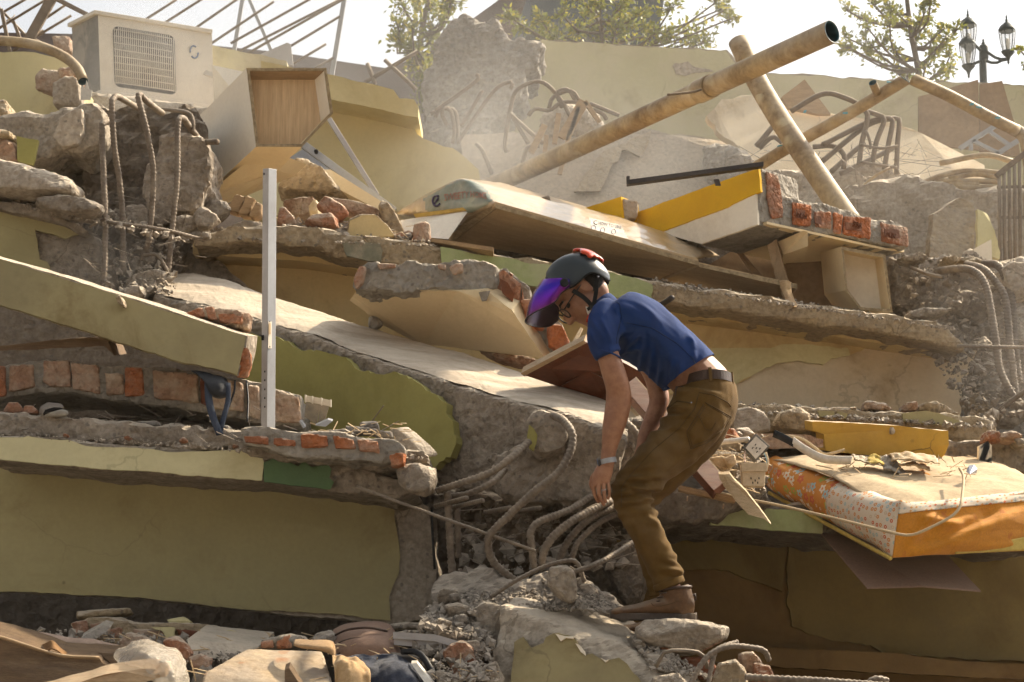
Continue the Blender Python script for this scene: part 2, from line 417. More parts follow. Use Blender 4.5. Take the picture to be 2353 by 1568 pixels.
mat('hole', (.015, .013, .012), bump=0)
mat('veneer', (.64, .46, .27), (.54, .375, .21), scale=9, rough=.6, stretch=(9, 9, .35), bump=.06, bscale=30)
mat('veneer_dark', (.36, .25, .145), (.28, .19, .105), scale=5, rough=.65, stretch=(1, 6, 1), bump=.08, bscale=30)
mat('board_brown', (.50, .37, .215), (.43, .31, .175), scale=5, rough=.7, stretch=(1, 5, 5), bump=.06, bscale=40)
mat('board_white', (.82, .75, .62), (.76, .68, .55), rough=.55, scale=3, bump=.05, bscale=60, spots=.5, stain=.25, grain=.18)
mat('cream_plaster', (.70, .57, .36), (.64, .51, .31), rough=.9, scale=2.5, bump=.06, bscale=60, stain=.3, grain=.15)
mat('board_cream', (.72, .58, .36), (.66, .52, .31), rough=.6, scale=3, bump=.05, stain=.2, grain=.18)
mat('chipboard', (.40, .31, .19), (.28, .21, .12), scale=45, rough=.9, bump=.6, bscale=110, contrast=1.6)
mat('edge_yellow', (.60, .40, .10), (.5, .33, .08), rough=.6, bump=.1)
mat('door_red', (.165, .055, .024), (.115, .038, .018), scale=5, rough=.5, stretch=(1, 1, 5), bump=.1, bscale=40, dust=.25, coat=.1)
mat('timber', (.44, .30, .165), (.34, .225, .12), scale=6, rough=.8, stretch=(1, 6, 6), bump=.3, bscale=40, dust=.3)
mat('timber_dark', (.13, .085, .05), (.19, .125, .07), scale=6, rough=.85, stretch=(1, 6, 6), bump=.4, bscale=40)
mat('splinter', (.66, .50, .31), (.56, .41, .24), scale=8, rough=.8, stretch=(3, 3, 14), bump=.6, bscale=30)
mat('pvc', (.45, .335, .185), (.30, .215, .12), scale=5, rough=.6, bump=.2, bscale=40, dust=.3, dirt=.35, stain=.8, speck=.3, spc=(.56, .49, .33), spscale=9, contrast=1.4)
mat('pvc_in', (.035, .085, .10), (.05, .11, .125), rough=.5, bump=.05)
mat('pvc_blue', (.16, .40, .48), rough=.5, bump=0)
mat('ac_white', (.66, .60, .50), (.60, .54, .45), rough=.5, scale=3, bump=.04, stain=.25, dirt=.25, grain=.18)
mat('ac_dark', (.12, .115, .10), (.18, .165, .14), rough=.7, bump=.1, dirt=.3)
mat('logo_blue', (.10, .16, .30), bump=0, rough=.5)
mat('black_plastic', (.016, .016, .017), rough=.5, bump=.03)
mat('bag_black', (.02, .021, .024), (.03, .032, .036), rough=.8, bump=.3, bscale=90)
mat('strap_blue', (.055, .075, .105), (.045, .055, .08), rough=.8, bump=.3, bscale=150)
mat('white_plastic', (.78, .74, .66), (.7, .65, .56), rough=.45, bump=.05, stain=.2)
mat('sock_plastic', (.66, .53, .36), (.58, .46, .31), rough=.5, bump=.05)
mat('slipper', (.33, .28, .23), (.27, .23, .19), rough=.9, bump=.5, bscale=120)
mat('slipper_sole', (.40, .37, .32), rough=.8, bump=.1)
mat('cushion', (.27, .165, .11), (.23, .14, .095), rough=.7, bump=.12, bscale=90, sheen=.1)
mat('cloth_navy', (.022, .026, .04), (.03, .036, .055), rough=.95, bump=.4, bscale=140, sheen=.15)
mat('cloth_tan', (.48, .32, .16), (.38, .24, .12), rough=.95, bump=.3, bscale=80, sheen=.1)
mat('cloth_pink', (.37, .27, .205), (.32, .23, .18), rough=.95, bump=.2, bscale=100)
mat('cloth_brown', (.25, .14, .06), (.2, .11, .05), rough=.95, bump=.3, bscale=100)
mat('cord', (.58, .45, .28), (.5, .38, .23), rough=.8, bump=.3, bscale=200)
mat('chrome', (.6, .6, .62), rough=.2, metal=1, bump=0)
mat('bark', (.17, .135, .10), (.12, .095, .07), scale=14, bump=.5)
mat('lamp_metal', (.025, .038, .036), (.035, .05, .047), rough=.5, metal=.4, bump=.05)
mat('slate_blue', (.10, .12, .135), (.08, .10, .115), rough=.7, bump=.1)
mat('roof_far', (.115, .09, .085), (.14, .11, .10), rough=.9, bump=.2)
mat('ground', (.20, .17, .13), (.26, .22, .17), scale=.8, bump=.6, bscale=9, speck=.2)
mat('mound', (.09, .072, .054), (.14, .115, .088), scale=3, bump=1, bscale=14, dust=.25, speck=.25, bdist=.04, crumb=14)
mat('gravel', (.33, .29, .24), (.25, .215, .175), scale=22, bump=.6, bscale=60, dust=.35)
mat('stone', (.38, .325, .26), (.29, .245, .19), scale=6, bump=.8, bscale=40, dust=.6, speck=.15, bdist=.015, crumb=34, grain=.95, crack=.45)
mat('tile_slab', (.52, .40, .26), (.42, .35, .27), scale=5, bump=.4, bscale=45, speck=.1, spc=(.4, .17, .07), spscale=16, stain=.3)
mat('skin', (.35, .172, .095), (.25, .112, .06), rough=.5, scale=26, bump=.08, bscale=160, spec=.35, grain=.18)
mat('shirt', (.010, .034, .13), (.008, .027, .105), rough=.95, scale=9, bump=.18, bscale=330, sheen=.03, bdist=.002, grain=.18)
mat('jeans', (.115, .064, .014), (.088, .048, .010), rough=.95, scale=11, bump=.28, bscale=260, bdist=.003, dirt=.04, grain=.18)
mat('leather', (.045, .026, .018), (.06, .035, .024), rough=.5, bump=.15, bscale=120)
mat('boot', (.15, .08, .034), (.085, .043, .02), rough=.65, scale=9, bump=.2, bscale=90, dust=.2, dirt=.08)
mat('sole', (.065, .05, .04), (.09, .07, .055), rough=.9, bump=.3, bscale=90, dirt=.2)
mat('hair', (.018, .012, .008), rough=.7, bump=.6, bscale=200)
mat('helmet', (.022, .03, .034), (.026, .034, .038), rough=.38, bump=.05, bscale=400, coat=.15, grain=.18)
mat('helmet_red', (.50, .035, .012), (.55, .06, .012), rough=.25, bump=0, coat=.4)
mat('helmet_foam', (.012, .012, .012), rough=.95, bump=.3, bscale=120)
mat('glass_lens', (.5, .45, .4), rough=.08, alpha=.28, bump=0)
mat('film', (.58, .44, .27), (.52, .39, .24), rough=.28, scale=5, bump=.35, bscale=14, coat=.5, stretch=(1, 1, .3), dirt=.2)
mat('film_teal', (.19, .23, .17), (.26, .265, .185), rough=.3, scale=9, bump=.35, bscale=18, coat=.4, dirt=.3)
mat('print_red', (.36, .13, .08), (.33, .2, .14), rough=.4, scale=30, bump=0)
mat('print_purple', (.09, .07, .15), rough=.4, bump=0)
mat('print_grey', (.10, .09, .09), rough=.5, bump=0)
mat('print_white', (.72, .66, .57), (.66, .6, .52), rough=.4, bump=.1, bscale=20, coat=.3)
mat('orange_cloth', (.56, .235, .018), (.50, .20, .016), rough=.9, scale=6, bump=.15, bscale=120, speck=.1, spc=(.36, .10, .02), spscale=24, sheen=.1)
mat('yellow_cloth', (.55, .40, .10), rough=.9, bump=.1)
mat('dusty_cloth', (.53, .415, .265), (.47, .36, .225), rough=.95, scale=5, bump=.25, bscale=50, stain=.4, spots=.4)

def leafmat(name, c, c2):
    m = bpy.data.materials.new(name); m.use_nodes = True; t = m.node_tree; N = t.nodes; L = t.links; b = N['Principled BSDF']
    nz = N.new('ShaderNodeTexNoise'); nz.inputs['Scale'].default_value = 7; g = N.new('ShaderNodeNewGeometry'); L.new(g.outputs['Position'], nz.inputs[0])
    mx = N.new('ShaderNodeMix'); mx.data_type = 'RGBA'; L.new(nz.outputs[0], mx.inputs['Factor']); mx.inputs[6].default_value = c + (1,); mx.inputs[7].default_value = c2 + (1,)
    L.new(mx.outputs[2], b.inputs['Base Color']); b.inputs['Roughness'].default_value = .5
    tr = N.new('ShaderNodeBsdfTranslucent'); L.new(mx.outputs[2], tr.inputs[0]); ms = N.new('ShaderNodeMixShader'); ms.inputs[0].default_value = .45
    L.new(b.outputs[0], ms.inputs[1]); L.new(tr.outputs[0], ms.inputs[2]); L.new(ms.outputs[0], N['Material Output'].inputs['Surface']); MAT[name] = m
leafmat('leaf', (.13, .16, .03), (.21, .21, .04)); leafmat('leaf_yellow', (.38, .32, .04), (.26, .25, .04))

def ridges(p, lines, side=99):
    """height of sewn-in or pulled folds: each line is (from, to, height, width)"""
    d = 0
    if p.y > side: return 0
    for a_, b_, h_, w_ in lines:
        ab = b_ - a_; q = Vector((p.x - a_.x, 0, p.z - a_.z)); t = max(0, min(1, (q.x * ab.x + q.z * ab.z) / (ab.x ** 2 + ab.z ** 2)))
        dx_, dz_ = q.x - ab.x * t, q.z - ab.z * t; s2 = (dx_ * dx_ + dz_ * dz_) / (w_ * w_)
        if s2 < 9: d += h_ * math.exp(-s2) * math.sin(math.pi * min(1, .12 + t * .88)) - h_ * .45 * math.exp(-s2 * .18) * .5
    return d
# ================================================================== setting
def PV(x1, Y1, x2, Y2, y=800, lean=0):
    p = Pl.__new__(Pl); A, B = P(x1, y, Y1), P(x2, y, Y2)
    p.n = (B - A).cross(Vector((0, lean, 1))).normalized(); p.p = A
    if p.n.dot(CAM - A) < 0: p.n.negate()
    return p
def plaster(parent, pl, pts, m, th=.012, rag=.007, off=.006, step=.02, name='plaster_layer', **kw):
    return prism(name, [pl(x, y, off + th) for x, y in pts], -pl.n * (th + .01), MAT[m], rag=rag, step=step, parent=parent, **kw)
def onpl(pl, pts, off=0): return [pl(x, y, off) for x, y in pts]
# ground and the heap that carries everything
n = 60
V = [(x * 50 - 1500, y * 50 - 1500, 0) for y in range(n + 1) for x in range(n + 1)]
add('ground', raw(V, [(y * (n + 1) + x, y * (n + 1) + x + 1, (y + 1) * (n + 1) + x + 1, (y + 1) * (n + 1) + x) for y in range(n) for x in range(n)], False), MAT['ground'], kind='structure')
prof = [(5.6, -.1), (6.3, .9), (6.75, 1.3), (9.45, 1.36), (9.6, 2.4), (9.85, 2.6), (10.35, 3.35), (11.7, 3.75), (12.6, 4.35), (14.2, 4.7), (15.2, 4.8), (18, 3.2), (22, -.1)]
def pz(y, x=9):
    if x < .1 and 9.3 < y < 10.9: return 1.36
    for (a, b), (c, d) in zip(prof, prof[1:]):
        if a <= y <= c: return b + (d - b) * (y - a) / (c - a)
    return -.1
V = []; nx, ny = 110, 130
for j in range(ny + 1):
    for i in range(nx + 1):
        x = -7 + 14 * i / nx; y = 5.6 + 16.4 * j / ny
        q = Vector((x, y, 0)); z = pz(y, x) * max(0, min(1, (7 - abs(x)) / 2)) + noise.fractal(q * 1.7, .7, 2.1, 4) * .09 * (1 if pz(y) > .2 else 0)
        V.append((x, y, z))
add('rubble_mound', raw(V, [(j * (nx + 1) + i, j * (nx + 1) + i + 1, (j + 1) * (nx + 1) + i + 1, (j + 1) * (nx + 1) + i) for j in range(ny) for i in range(nx)], False), MAT['mound'], kind='structure')

# ================================================================== lowest storey, olive wall and ledge
W0 = PV(0, 7.95, 900, 8.1)
wall = prism('collapsed_wall', onpl(W0, [(-60, 1050), (900, 1140), (985, 1165), (1003, 1300), (1000, 1385), (975, 1425), (897, 1436), (555, 1400), (280, 1370), (-60, 1356)]),
             (0, .22, 0), MAT['concrete_fine'], rag=.008, label='long dusty olive plastered wall under the cream ledge', cat='wall')
plaster(wall, W0, [(-60, 1055), (905, 1145), (906, 1165), (908, 1200), (915, 1240), (921, 1280), (915, 1320), (903, 1342), (895, 1370), (897, 1428), (800, 1414), (700, 1407), (555, 1400), (450, 1386), (280, 1371), (120, 1363), (-60, 1358)], 'olive', rag=.005)
chunk('wall_stump', [(893, 1150), (985, 1160), (998, 1240), (1003, 1300), (1008, 1360), (998, 1392), (975, 1424), (900, 1432), (890, 1400)], 8.125, .5, MAT['concrete'], vox=.018, amp=.016, taper=.05, tilt=0,
      label='bare brown broken column stump at the end of the olive wall', cat='column')
L1 = PV(0, 7.42, 900, 7.62)
slab1 = chunk('floor_slab', [(-60, 1000), (0, 1000), (156, 1008), (339, 1028), (547, 1032), (607, 1052), (760, 1062), (860, 1085), (930, 1108), (960, 1130), (905, 1146), (760, 1126), (602, 1108), (365, 1090), (182, 1077), (-60, 1052)], 0, 0, MAT['concrete'], plane=L1, ext=(0, 3.0, .02), taper=0, vox=.022, amp=.009,
              label='floor slab edge above the olive wall, painted cream then dark green', cat='slab')
plaster(slab1, L1, [(-60, 1005), (0, 1007), (65, 1001), (110, 1010), (156, 1012), (200, 1026), (235, 1027), (339, 1033), (400, 1040), (469, 1038), (547, 1035), (586, 1038), (600, 1045), (606, 1062), (602, 1105), (521, 1100), (365, 1087), (182, 1074), (0, 1055), (-60, 1049)], 'cream', th=.014, off=.01, rag=.005)
plaster(slab1, L1, [(606, 1063), (629, 1053), (660, 1059), (684, 1072), (699, 1061), (717, 1074), (749, 1064), (762, 1079), (757, 1098), (767, 1108), (759, 1124), (605, 1107)], 'dark_green', th=.014, off=.01, rag=.005)
# loft of mortar and rubble lying on the ledge
lay = chunk('rubble_layer', [(-60, 945), (0, 949), (60, 952), (221, 965), (365, 975), (547, 988), (720, 1000), (900, 1030), (975, 1045), (985, 1060), (930, 1075), (760, 1068), (600, 1050), (547, 1034), (339, 1030), (156, 1010), (-60, 1000)], 7.52, .9, MAT['concrete'], vox=.016, amp=.016, f=9, taper=.02,
            label='long broken layer of mortar and rubble on the cream ledge', cat='rubble layer')
slabR = chunk('brick_slab', [(556, 985), (590, 982), (660, 990), (740, 996), (830, 1000), (910, 1012), (935, 1030), (928, 1050), (905, 1066), (850, 1062), (740, 1052), (640, 1040), (560, 1022)], 7.40, .4, MAT['mortar'], vox=.012, amp=.010, f=11, taper=.1,
              label='broken slab of orange bricks and mortar lying on the cream ledge', cat='brick slab')
def brick(parent, pts, Y, T=.09, m='brick', amp=.005, vox=.007, plane=None, rag=.003, **kw):
    return chunk('brick', pts, Y, T, MAT[m], vox=vox, amp=amp * .75, f=22, taper=.0, parent=parent, plane=plane, rag=rag, **kw)
for q in ([(560, 1000), (615, 1005), (618, 1022), (562, 1016)], [(628, 1006), (678, 1012), (680, 1026), (630, 1024)], [(690, 996), (752, 1000), (755, 1028), (694, 1028)],
          [(764, 1000), (812, 1010), (816, 1032), (770, 1030)], [(820, 1008), (868, 1014), (872, 1042), (828, 1036)], [(893, 1046), (930, 1040), (928, 1066), (900, 1072)]):
    brick(slabR, q, 7.385, .08, 'brick_hot', .006)
chunk('plaster_shard', [(890, 990), (908, 982), (930, 1000), (962, 1030), (976, 1046), (972, 1052), (930, 1040), (905, 1020)], 7.6, .03, MAT['concrete_fine'], vox=.008, amp=.004, taper=0, ext=(.05, .05, .01), label='curved grey plaster shard leaning on the brick slab end', cat='plaster shard')
chunk('concrete_lump', [(908, 1080), (925, 1066), (960, 1062), (1000, 1072), (1003, 1090), (995, 1120), (975, 1140), (940, 1132), (915, 1110)], 7.42, .22, MAT['concrete'], vox=.011, amp=.012, f=10, taper=.25,
      label='grey concrete lump at the right end of the dark green ledge', cat='concrete lump')
for i, (q, Y) in enumerate((([(740, 988), (790, 985), (830, 1000), (770, 1004)], 7.55), ([(790, 976), (830, 984), (870, 986), (872, 1000), (800, 996)], 7.6), ([(820, 968), (852, 974), (866, 966), (872, 984), (830, 986)], 7.65), ([(860, 986), (900, 990), (905, 1006), (862, 1004)], 7.55), ([(720, 996), (760, 992), (772, 1006), (730, 1008)], 7.45), ([(310, 968), (362, 966), (366, 978), (312, 978)], 7.6), ([(498, 976), (530, 978), (528, 990), (500, 990)], 7.55))):
    chunk('mortar_flake', q, Y, .12, MAT['concrete_grey'], vox=.009, amp=.006, taper=.2, label=['long mortar flake lying just above the brick slab', 'mortar flake leaning behind the long flake over the brick slab', 'jagged upright mortar flake against the green beam face', 'mortar flake beside the curved plaster shard', 'small mortar flake beside the aluminium scrap', 'flat mortar flake in the dark gap under the arched brick section', 'little mortar block beside the tip of the hanging strap'][i], cat='mortar flake', group='mortar flakes on the ledge rubble')
for i, (x, y, s) in enumerate(((30, 935, 26), (68, 940, 20), (8, 956, 22), (150, 1000, 9), (292, 1004, 10), (420, 1010, 12), (540, 1024, 10))):
    chunk('brick_crumb', [(x - s, y + s * .4), (x - s * .5, y - s * .5), (x + s * .4, y - s * .4), (x + s, y + s * .4), (x, y + s * .6)], 7.45 + .1 * (i < 3), .06, MAT['brick'], vox=.008, amp=.006, label=['orange brick crumb lying near the slipper', 'rounded brick crumb touching the slipper', 'brick crumb on the open end of the ledge rubble'][i] if i < 3 else 'tiny orange brick chip set in the mortar above the cream paint', cat='brick crumb', group='brick crumbs on the cream ledge')
# arched strip of brick wall lying above
BW = PV(0, 7.72, 690, 7.9)
bw = chunk('brick_wall_section', [(-60, 846), (0, 842), (34, 834), (109, 826), (167, 830), (242, 842), (313, 840), (417, 852), (469, 860), (597, 880), (690, 908), (694, 976), (597, 974), (482, 952), (417, 940), (331, 927), (235, 917), (169, 902), (86, 905), (0, 918), (-60, 922)], 0, 0, MAT['mortar'], plane=BW, ext=(0, .5, 0), taper=0, vox=.014, amp=.008, f=10,
           label='arched section of fallen brick wall lying under the tilted olive beam', cat='brick wall')
for q, m in (([(-30, 846), (14, 842), (16, 912), (-30, 918)], 'brick'), ([(24, 842), (80, 840), (82, 890), (24, 902)], 'brick_dusty'), ([(102, 830), (160, 830), (166, 890), (118, 892), (100, 880)], 'brick'), ([(164, 834), (228, 842), (230, 906), (168, 896)], 'brick'), ([(243, 858), (284, 862), (285, 908), (245, 908)], 'brick_dusty'),
             ([(287, 846), (328, 846), (332, 910), (288, 912)], 'brick_hot'), ([(352, 852), (455, 862), (458, 928), (354, 916)], 'brick_dusty'), ([(462, 862), (478, 866), (480, 936), (462, 930)], 'brick_dark'), ([(486, 868), (560, 882), (560, 948), (488, 940)], 'brick_dusty'), ([(570, 884), (596, 888), (598, 966), (572, 958)], 'brick_dusty'), ([(630, 896), (688, 914), (692, 972), (632, 970)], 'brick_dusty')):
    chunk('brick', q, 0, 0, MAT[m], plane=BW, ext=(0, .1, 0), vox=.008, amp=.0045, f=22, taper=.0, parent=bw, rag=.004).location.y -= .02
# void board
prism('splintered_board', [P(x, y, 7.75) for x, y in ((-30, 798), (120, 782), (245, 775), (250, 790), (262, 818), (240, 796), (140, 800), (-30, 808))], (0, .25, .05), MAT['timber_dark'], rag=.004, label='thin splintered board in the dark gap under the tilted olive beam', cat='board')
prism('inner_wall', [P(*q) for q in ((-80, 660, 8.5), (200, 690, 8.5), (430, 770, 8.5), (560, 850, 8.5), (620, 960, 8.5), (-80, 960, 8.5))], (0, .15, 0), MAT['concrete_dark'], label='added dark blocker panel that keeps the gap behind the arched brick section in shade', cat='wall')  # blocker added to stop sun from behind and keep this gap dark
# tilted olive beam
TB = PV(0, 7.50, 566, 7.62, lean=.12)
tb = prism('tilted_beam', onpl(TB, [(-60, 578), (0, 594), (115, 628), (242, 667), (417, 722), (566, 772), (562, 800), (546, 864), (391, 826), (235, 776), (0, 703), (-60, 685)]), (0, .34, .06), MAT['concrete'], rag=.004, label='tilted olive plastered beam sloping down to the aluminium post', cat='beam')
plaster(tb, TB, [(-60, 582), (0, 597), (115, 631), (242, 670), (417, 725), (563, 774), (559, 800), (544, 861), (391, 824), (235, 774), (0, 701), (-60, 683)], 'olive_grey', off=.004, th=.012, rag=.004)
chunk('mud_knob', [(264, 680), (276, 676), (282, 690), (288, 706), (278, 706), (268, 694)], 7.50, .06, MAT['concrete_tan'], vox=.006, amp=.006, label='small mud knob stuck on the tilted olive beam', cat='mud knob')
chunk('brick_crumb', [(540, 800), (552, 792), (570, 800), (574, 840), (560, 860), (542, 866), (548, 830)], 7.62, .14, MAT['brick_hot'], vox=.009, amp=.009, label='jagged brick edge piece at the low end of the tilted olive beam', cat='brick crumb')
bg_ = chunk('brick_fragment', [(426, 716), (455, 706), (480, 702), (520, 710), (560, 716), (578, 722), (570, 755), (520, 748), (470, 732)], 7.86, .16, MAT['brick_dusty'], vox=.011, amp=.012, label='row of broken bricks behind the tilted olive beam', cat='brick fragment')
for q in ([(430, 718), (462, 706), (470, 728), (440, 730)], [(470, 706), (490, 704), (500, 736), (478, 732)], [(500, 720), (560, 724), (556, 744), (505, 740)]):
    brick(bg_, q, 7.84, .08, 'brick_hot', .008)

# ================================================================== right lowest storey
W0R = PV(1350, 8.75, 2353, 8.85)
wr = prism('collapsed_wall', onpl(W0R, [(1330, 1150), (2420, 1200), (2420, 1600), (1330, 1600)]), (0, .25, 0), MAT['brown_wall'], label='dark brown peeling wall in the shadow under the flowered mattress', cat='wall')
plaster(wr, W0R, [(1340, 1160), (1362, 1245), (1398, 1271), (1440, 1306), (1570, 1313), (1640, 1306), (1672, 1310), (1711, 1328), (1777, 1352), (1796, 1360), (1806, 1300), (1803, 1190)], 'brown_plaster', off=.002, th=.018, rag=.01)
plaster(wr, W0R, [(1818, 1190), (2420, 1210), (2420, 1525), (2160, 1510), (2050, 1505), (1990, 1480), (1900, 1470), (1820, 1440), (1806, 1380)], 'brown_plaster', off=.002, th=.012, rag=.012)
prism('wall_base', onpl(W0R, [(1560, 1484), (1800, 1490), (2050, 1500), (2200, 1520), (2420, 1528), (2420, 1562), (2200, 1556), (1760, 1530), (1560, 1515)], .16), (0, .2, 0), MAT['brown_wall'], rag=.006, parent=wr, label='low projecting base course of the wall')
LR = PV(1440, 7.85, 2353, 8.0)
slr = chunk('floor_slab', [(1300, 1128), (1460, 1140), (1640, 1146), (1900, 1160), (2420, 1190), (2420, 1262), (1880, 1226), (1740, 1216), (1633, 1207), (1460, 1195), (1300, 1180)], 0, 0, MAT['concrete_dark'], plane=LR, ext=(0, 1.2, .0), taper=0, vox=.02, amp=.012,
            label='broken floor slab carrying the mattress, with a pale green painted edge', cat='slab')
plaster(slr, LR, [(1628, 1170), (1680, 1162), (1750, 1168), (1890, 1176), (1890, 1226), (1776, 1219), (1740, 1214), (1633, 1206)], 'green_band', th=.02, off=.008, rag=.005)
# ================================================================== central broken beam
BP = Pl((360, 700, 8.75), (1390, 1000, 7.66), (900, 1000, 8.12))
def by(x): return 8.75 + (x - 360) / 1030 * (7.66 - 8.75)
tbk = [(375, 636), (443, 629), (521, 644), (597, 675), (632, 686), (751, 722), (832, 751), (973, 790), (1077, 818), (1203, 861), (1281, 884), (1393, 923), (1450, 945)]
tfr = [(352, 676), (400, 690), (470, 706), (570, 730), (632, 752), (728, 775), (790, 803), (921, 845), (1051, 886), (1164, 922), (1281, 948), (1380, 984), (1440, 1010)]
bot = [(352, 800), (400, 830), (470, 870), (570, 950), (632, 1010), (728, 1060), (790, 1080), (921, 1095), (1010, 1115), (1150, 1136), (1250, 1156), (1350, 1148), (1420, 1096)]
rings = []
for (a, b), (c, d), (e, f_) in zip(tbk, tfr, bot):
    Yf = by(c)
    rings.append([P(a, b, Yf + .52), P(c, d, Yf), P(e, f_, Yf + .06), P(e, f_ - 30, Yf + .62)])
beam = solid('broken_beam', rings, MAT['concrete'], vox=.018, amp=.012, f=9, label='big fallen concrete beam with olive green plaster, sloping down behind the bending man', cat='beam')
gp = [(560, 765), (632, 775), (660, 785), (681, 795), (728, 801), (749, 811), (785, 821), (832, 847), (874, 862), (934, 864), (952, 876), (965, 887), (989, 897), (1009, 913), (1025, 928), (1030, 949), (1035, 980), (1047, 1017), (1033, 1035), (999, 1075), (900, 1068), (780, 1040), (650, 1010), (560, 930)]
prism('plaster_layer', [BP(x, y, .017) for x, y in gp], -BP.n * .05, MAT['olive_green'], rag=.02, step=.015, parent=beam)
# smooth trowelled top skin of the beam
def lp_(pl, t):
    k = min(int(t * (len(pl) - 1)), len(pl) - 2); u = t * (len(pl) - 1) - k; return pl[k].lerp(pl[k + 1], u)
TBp = [P(x, y, by(c) + .52) for (x, y), (c, d) in zip(tbk, tfr)]; TFp = [P(x, y, by(x)) for x, y in tfr]
V = []; nu_, nv_ = 120, 16
for j_ in range(nv_ + 1):
    for i_ in range(nu_ + 1):
        t, v = i_ / nu_ * .97 + .01, j_ / nv_
        e0 = .02 + .03 * noise.fractal(Vector((t * 30, 1, 0)), .8, 2, 3); e1 = .965 + .035 * noise.fractal(Vector((t * 34, 7, 0)), .8, 2, 3)
        p = lp_(TBp, t).lerp(lp_(TFp, t), e0 + (e1 - e0) * v); edge = min(1, 7 * min(v, 1 - v))
        V.append(p + Vector((0, 0, .006 + .012 * edge + .004 * noise.fractal(p * 5, .8, 2, 3) + .002 * noise.noise(Vector((p.x * 12, p.y * 60, 0))))))
add('trowelled_skin', raw(V, [(j_ * (nu_ + 1) + i_, j_ * (nu_ + 1) + i_ + 1, (j_ + 1) * (nu_ + 1) + i_ + 1, (j_ + 1) * (nu_ + 1) + i_) for j_ in range(nv_) for i_ in range(nu_)]), MAT['trowelled'], parent=beam)
nod = chunk('concrete_nodule', [(1214, 968), (1225, 948), (1246, 944), (1262, 955), (1290, 975), (1302, 1000), (1292, 1030), (1268, 1040), (1238, 1044), (1216, 1020)], 7.62, .3, MAT['concrete'], vox=.011, amp=.013, parent=beam)
prism('paint_flake', [P(x, y, 7.595) for x, y in ((1216, 975), (1228, 985), (1236, 1000), (1234, 1020), (1226, 1036), (1216, 1028), (1211, 1000))], (0, .05, 0), MAT['olive_green'], rag=.003, step=.012, parent=beam)
# broken lower face under the beam end and the dark recess behind
chunk('concrete_mass', [(1120, 1040), (1250, 1020), (1400, 1000), (1480, 960), (1500, 1000), (1460, 1080), (1430, 1110), (1330, 1156), (1250, 1158), (1150, 1138)], 7.82, .6, MAT['concrete'], vox=.018, amp=.03, f=8, label='craggy broken concrete end hanging above the bent rebar', cat='concrete mass')
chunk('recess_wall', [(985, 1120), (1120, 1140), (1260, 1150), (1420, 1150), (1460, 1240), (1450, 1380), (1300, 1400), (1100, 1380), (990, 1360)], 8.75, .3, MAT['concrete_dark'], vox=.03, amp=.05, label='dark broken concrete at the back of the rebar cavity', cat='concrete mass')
# ================================================================== second storey: walls and ledge
W2 = PV(440, 9.62, 2240, 9.78)
w2 = prism('collapsed_wall', onpl(W2, [(430, 540), (1500, 690), (2250, 800), (2215, 870), (2205, 960), (2150, 1000), (1600, 1010), (430, 960)]), (0, .22, 0), MAT['beige_wall'], rag=.01, label='long beige wall of the second storey, its paint peeling behind the man', cat='wall')
plaster(w2, W2, [(452, 560), (800, 600), (1500, 700), (2080, 770), (1990, 800), (1954, 816), (1912, 822), (1891, 837), (1852, 831), (1831, 827), (1787, 832), (1740, 855), (1690, 884), (1672, 876), (1560, 900), (1500, 930), (900, 930), (780, 900), (640, 720), (592, 690), (560, 650), (500, 612), (462, 600)], 'gold_wall', th=.014, rag=.01, off=.004)
plaster(w2, W2, [(1500, 790), (1640, 800), (1760, 800), (1800, 790), (1950, 800), (1954, 818), (1912, 823), (1891, 838), (1852, 832), (1831, 828), (1787, 833), (1740, 856), (1690, 885), (1660, 890), (1560, 900)], 'plaster_lime', th=.004, rag=.008, off=.019)
chunk('broken_plaster', [(430, 560), (462, 596), (500, 612), (545, 640), (590, 680), (640, 700), (640, 720), (560, 700), (480, 660), (410, 640)], 9.5, .2, MAT['concrete'], vox=.02, amp=.02, label='crumbled bare masonry beside the golden wall above the broken beam', cat='masonry')
L2 = PV(440, 9.16, 2230, 9.38)
e_top = [(443, 545), (521, 521), (600, 517), (690, 520), (764, 527), (806, 540), (869, 545), (942, 553), (1012, 563), (1103, 579), (1168, 587), (1281, 607), (1380, 618), (1490, 641), (1607, 662), (1740, 681), (1870, 698), (1975, 713), (2131, 735), (2183, 752), (2222, 797)]
e_bot = [(2222, 808), (2053, 770), (1896, 749), (1740, 726), (1685, 717), (1544, 701), (1380, 680), (1237, 662), (1100, 640), (960, 620), (843, 602), (777, 589), (738, 574), (634, 556), (443, 566)]
slab2 = chunk('floor_slab', e_top + e_bot, 0, 0, MAT['concrete_tan'], plane=L2, ext=(0, 1.5, .02), taper=0, vox=.022, amp=.011, f=9, label='long cracked floor slab edge above the beige wall, carrying boards and cabinets', cat='slab')
plaster(slab2, L2, [(1012, 567), (1060, 576), (1100, 586), (1168, 594), (1281, 613), (1380, 622), (1470, 642), (1500, 655), (1496, 680), (1503, 692), (1380, 678), (1237, 659), (1100, 637), (1015, 620)], 'green_band', th=.014, off=.006, rag=.006)
plaster(slab2, L2, [(786, 556), (820, 555), (872, 562), (880, 575), (876, 602), (843, 600), (798, 588), (790, 575)], 'teal_grey', th=.014, off=.008, rag=.005)
# soffit beam under the ledge
prism('soffit_beam', onpl(PV(440, 9.4, 2230, 9.6), [(443, 560), (738, 574), (1100, 640), (1544, 700), (2196, 795), (2196, 815), (1740, 748), (1100, 664), (700, 600), (443, 584)]), (0, .2, 0), MAT['gold_wall'], parent=slab2)
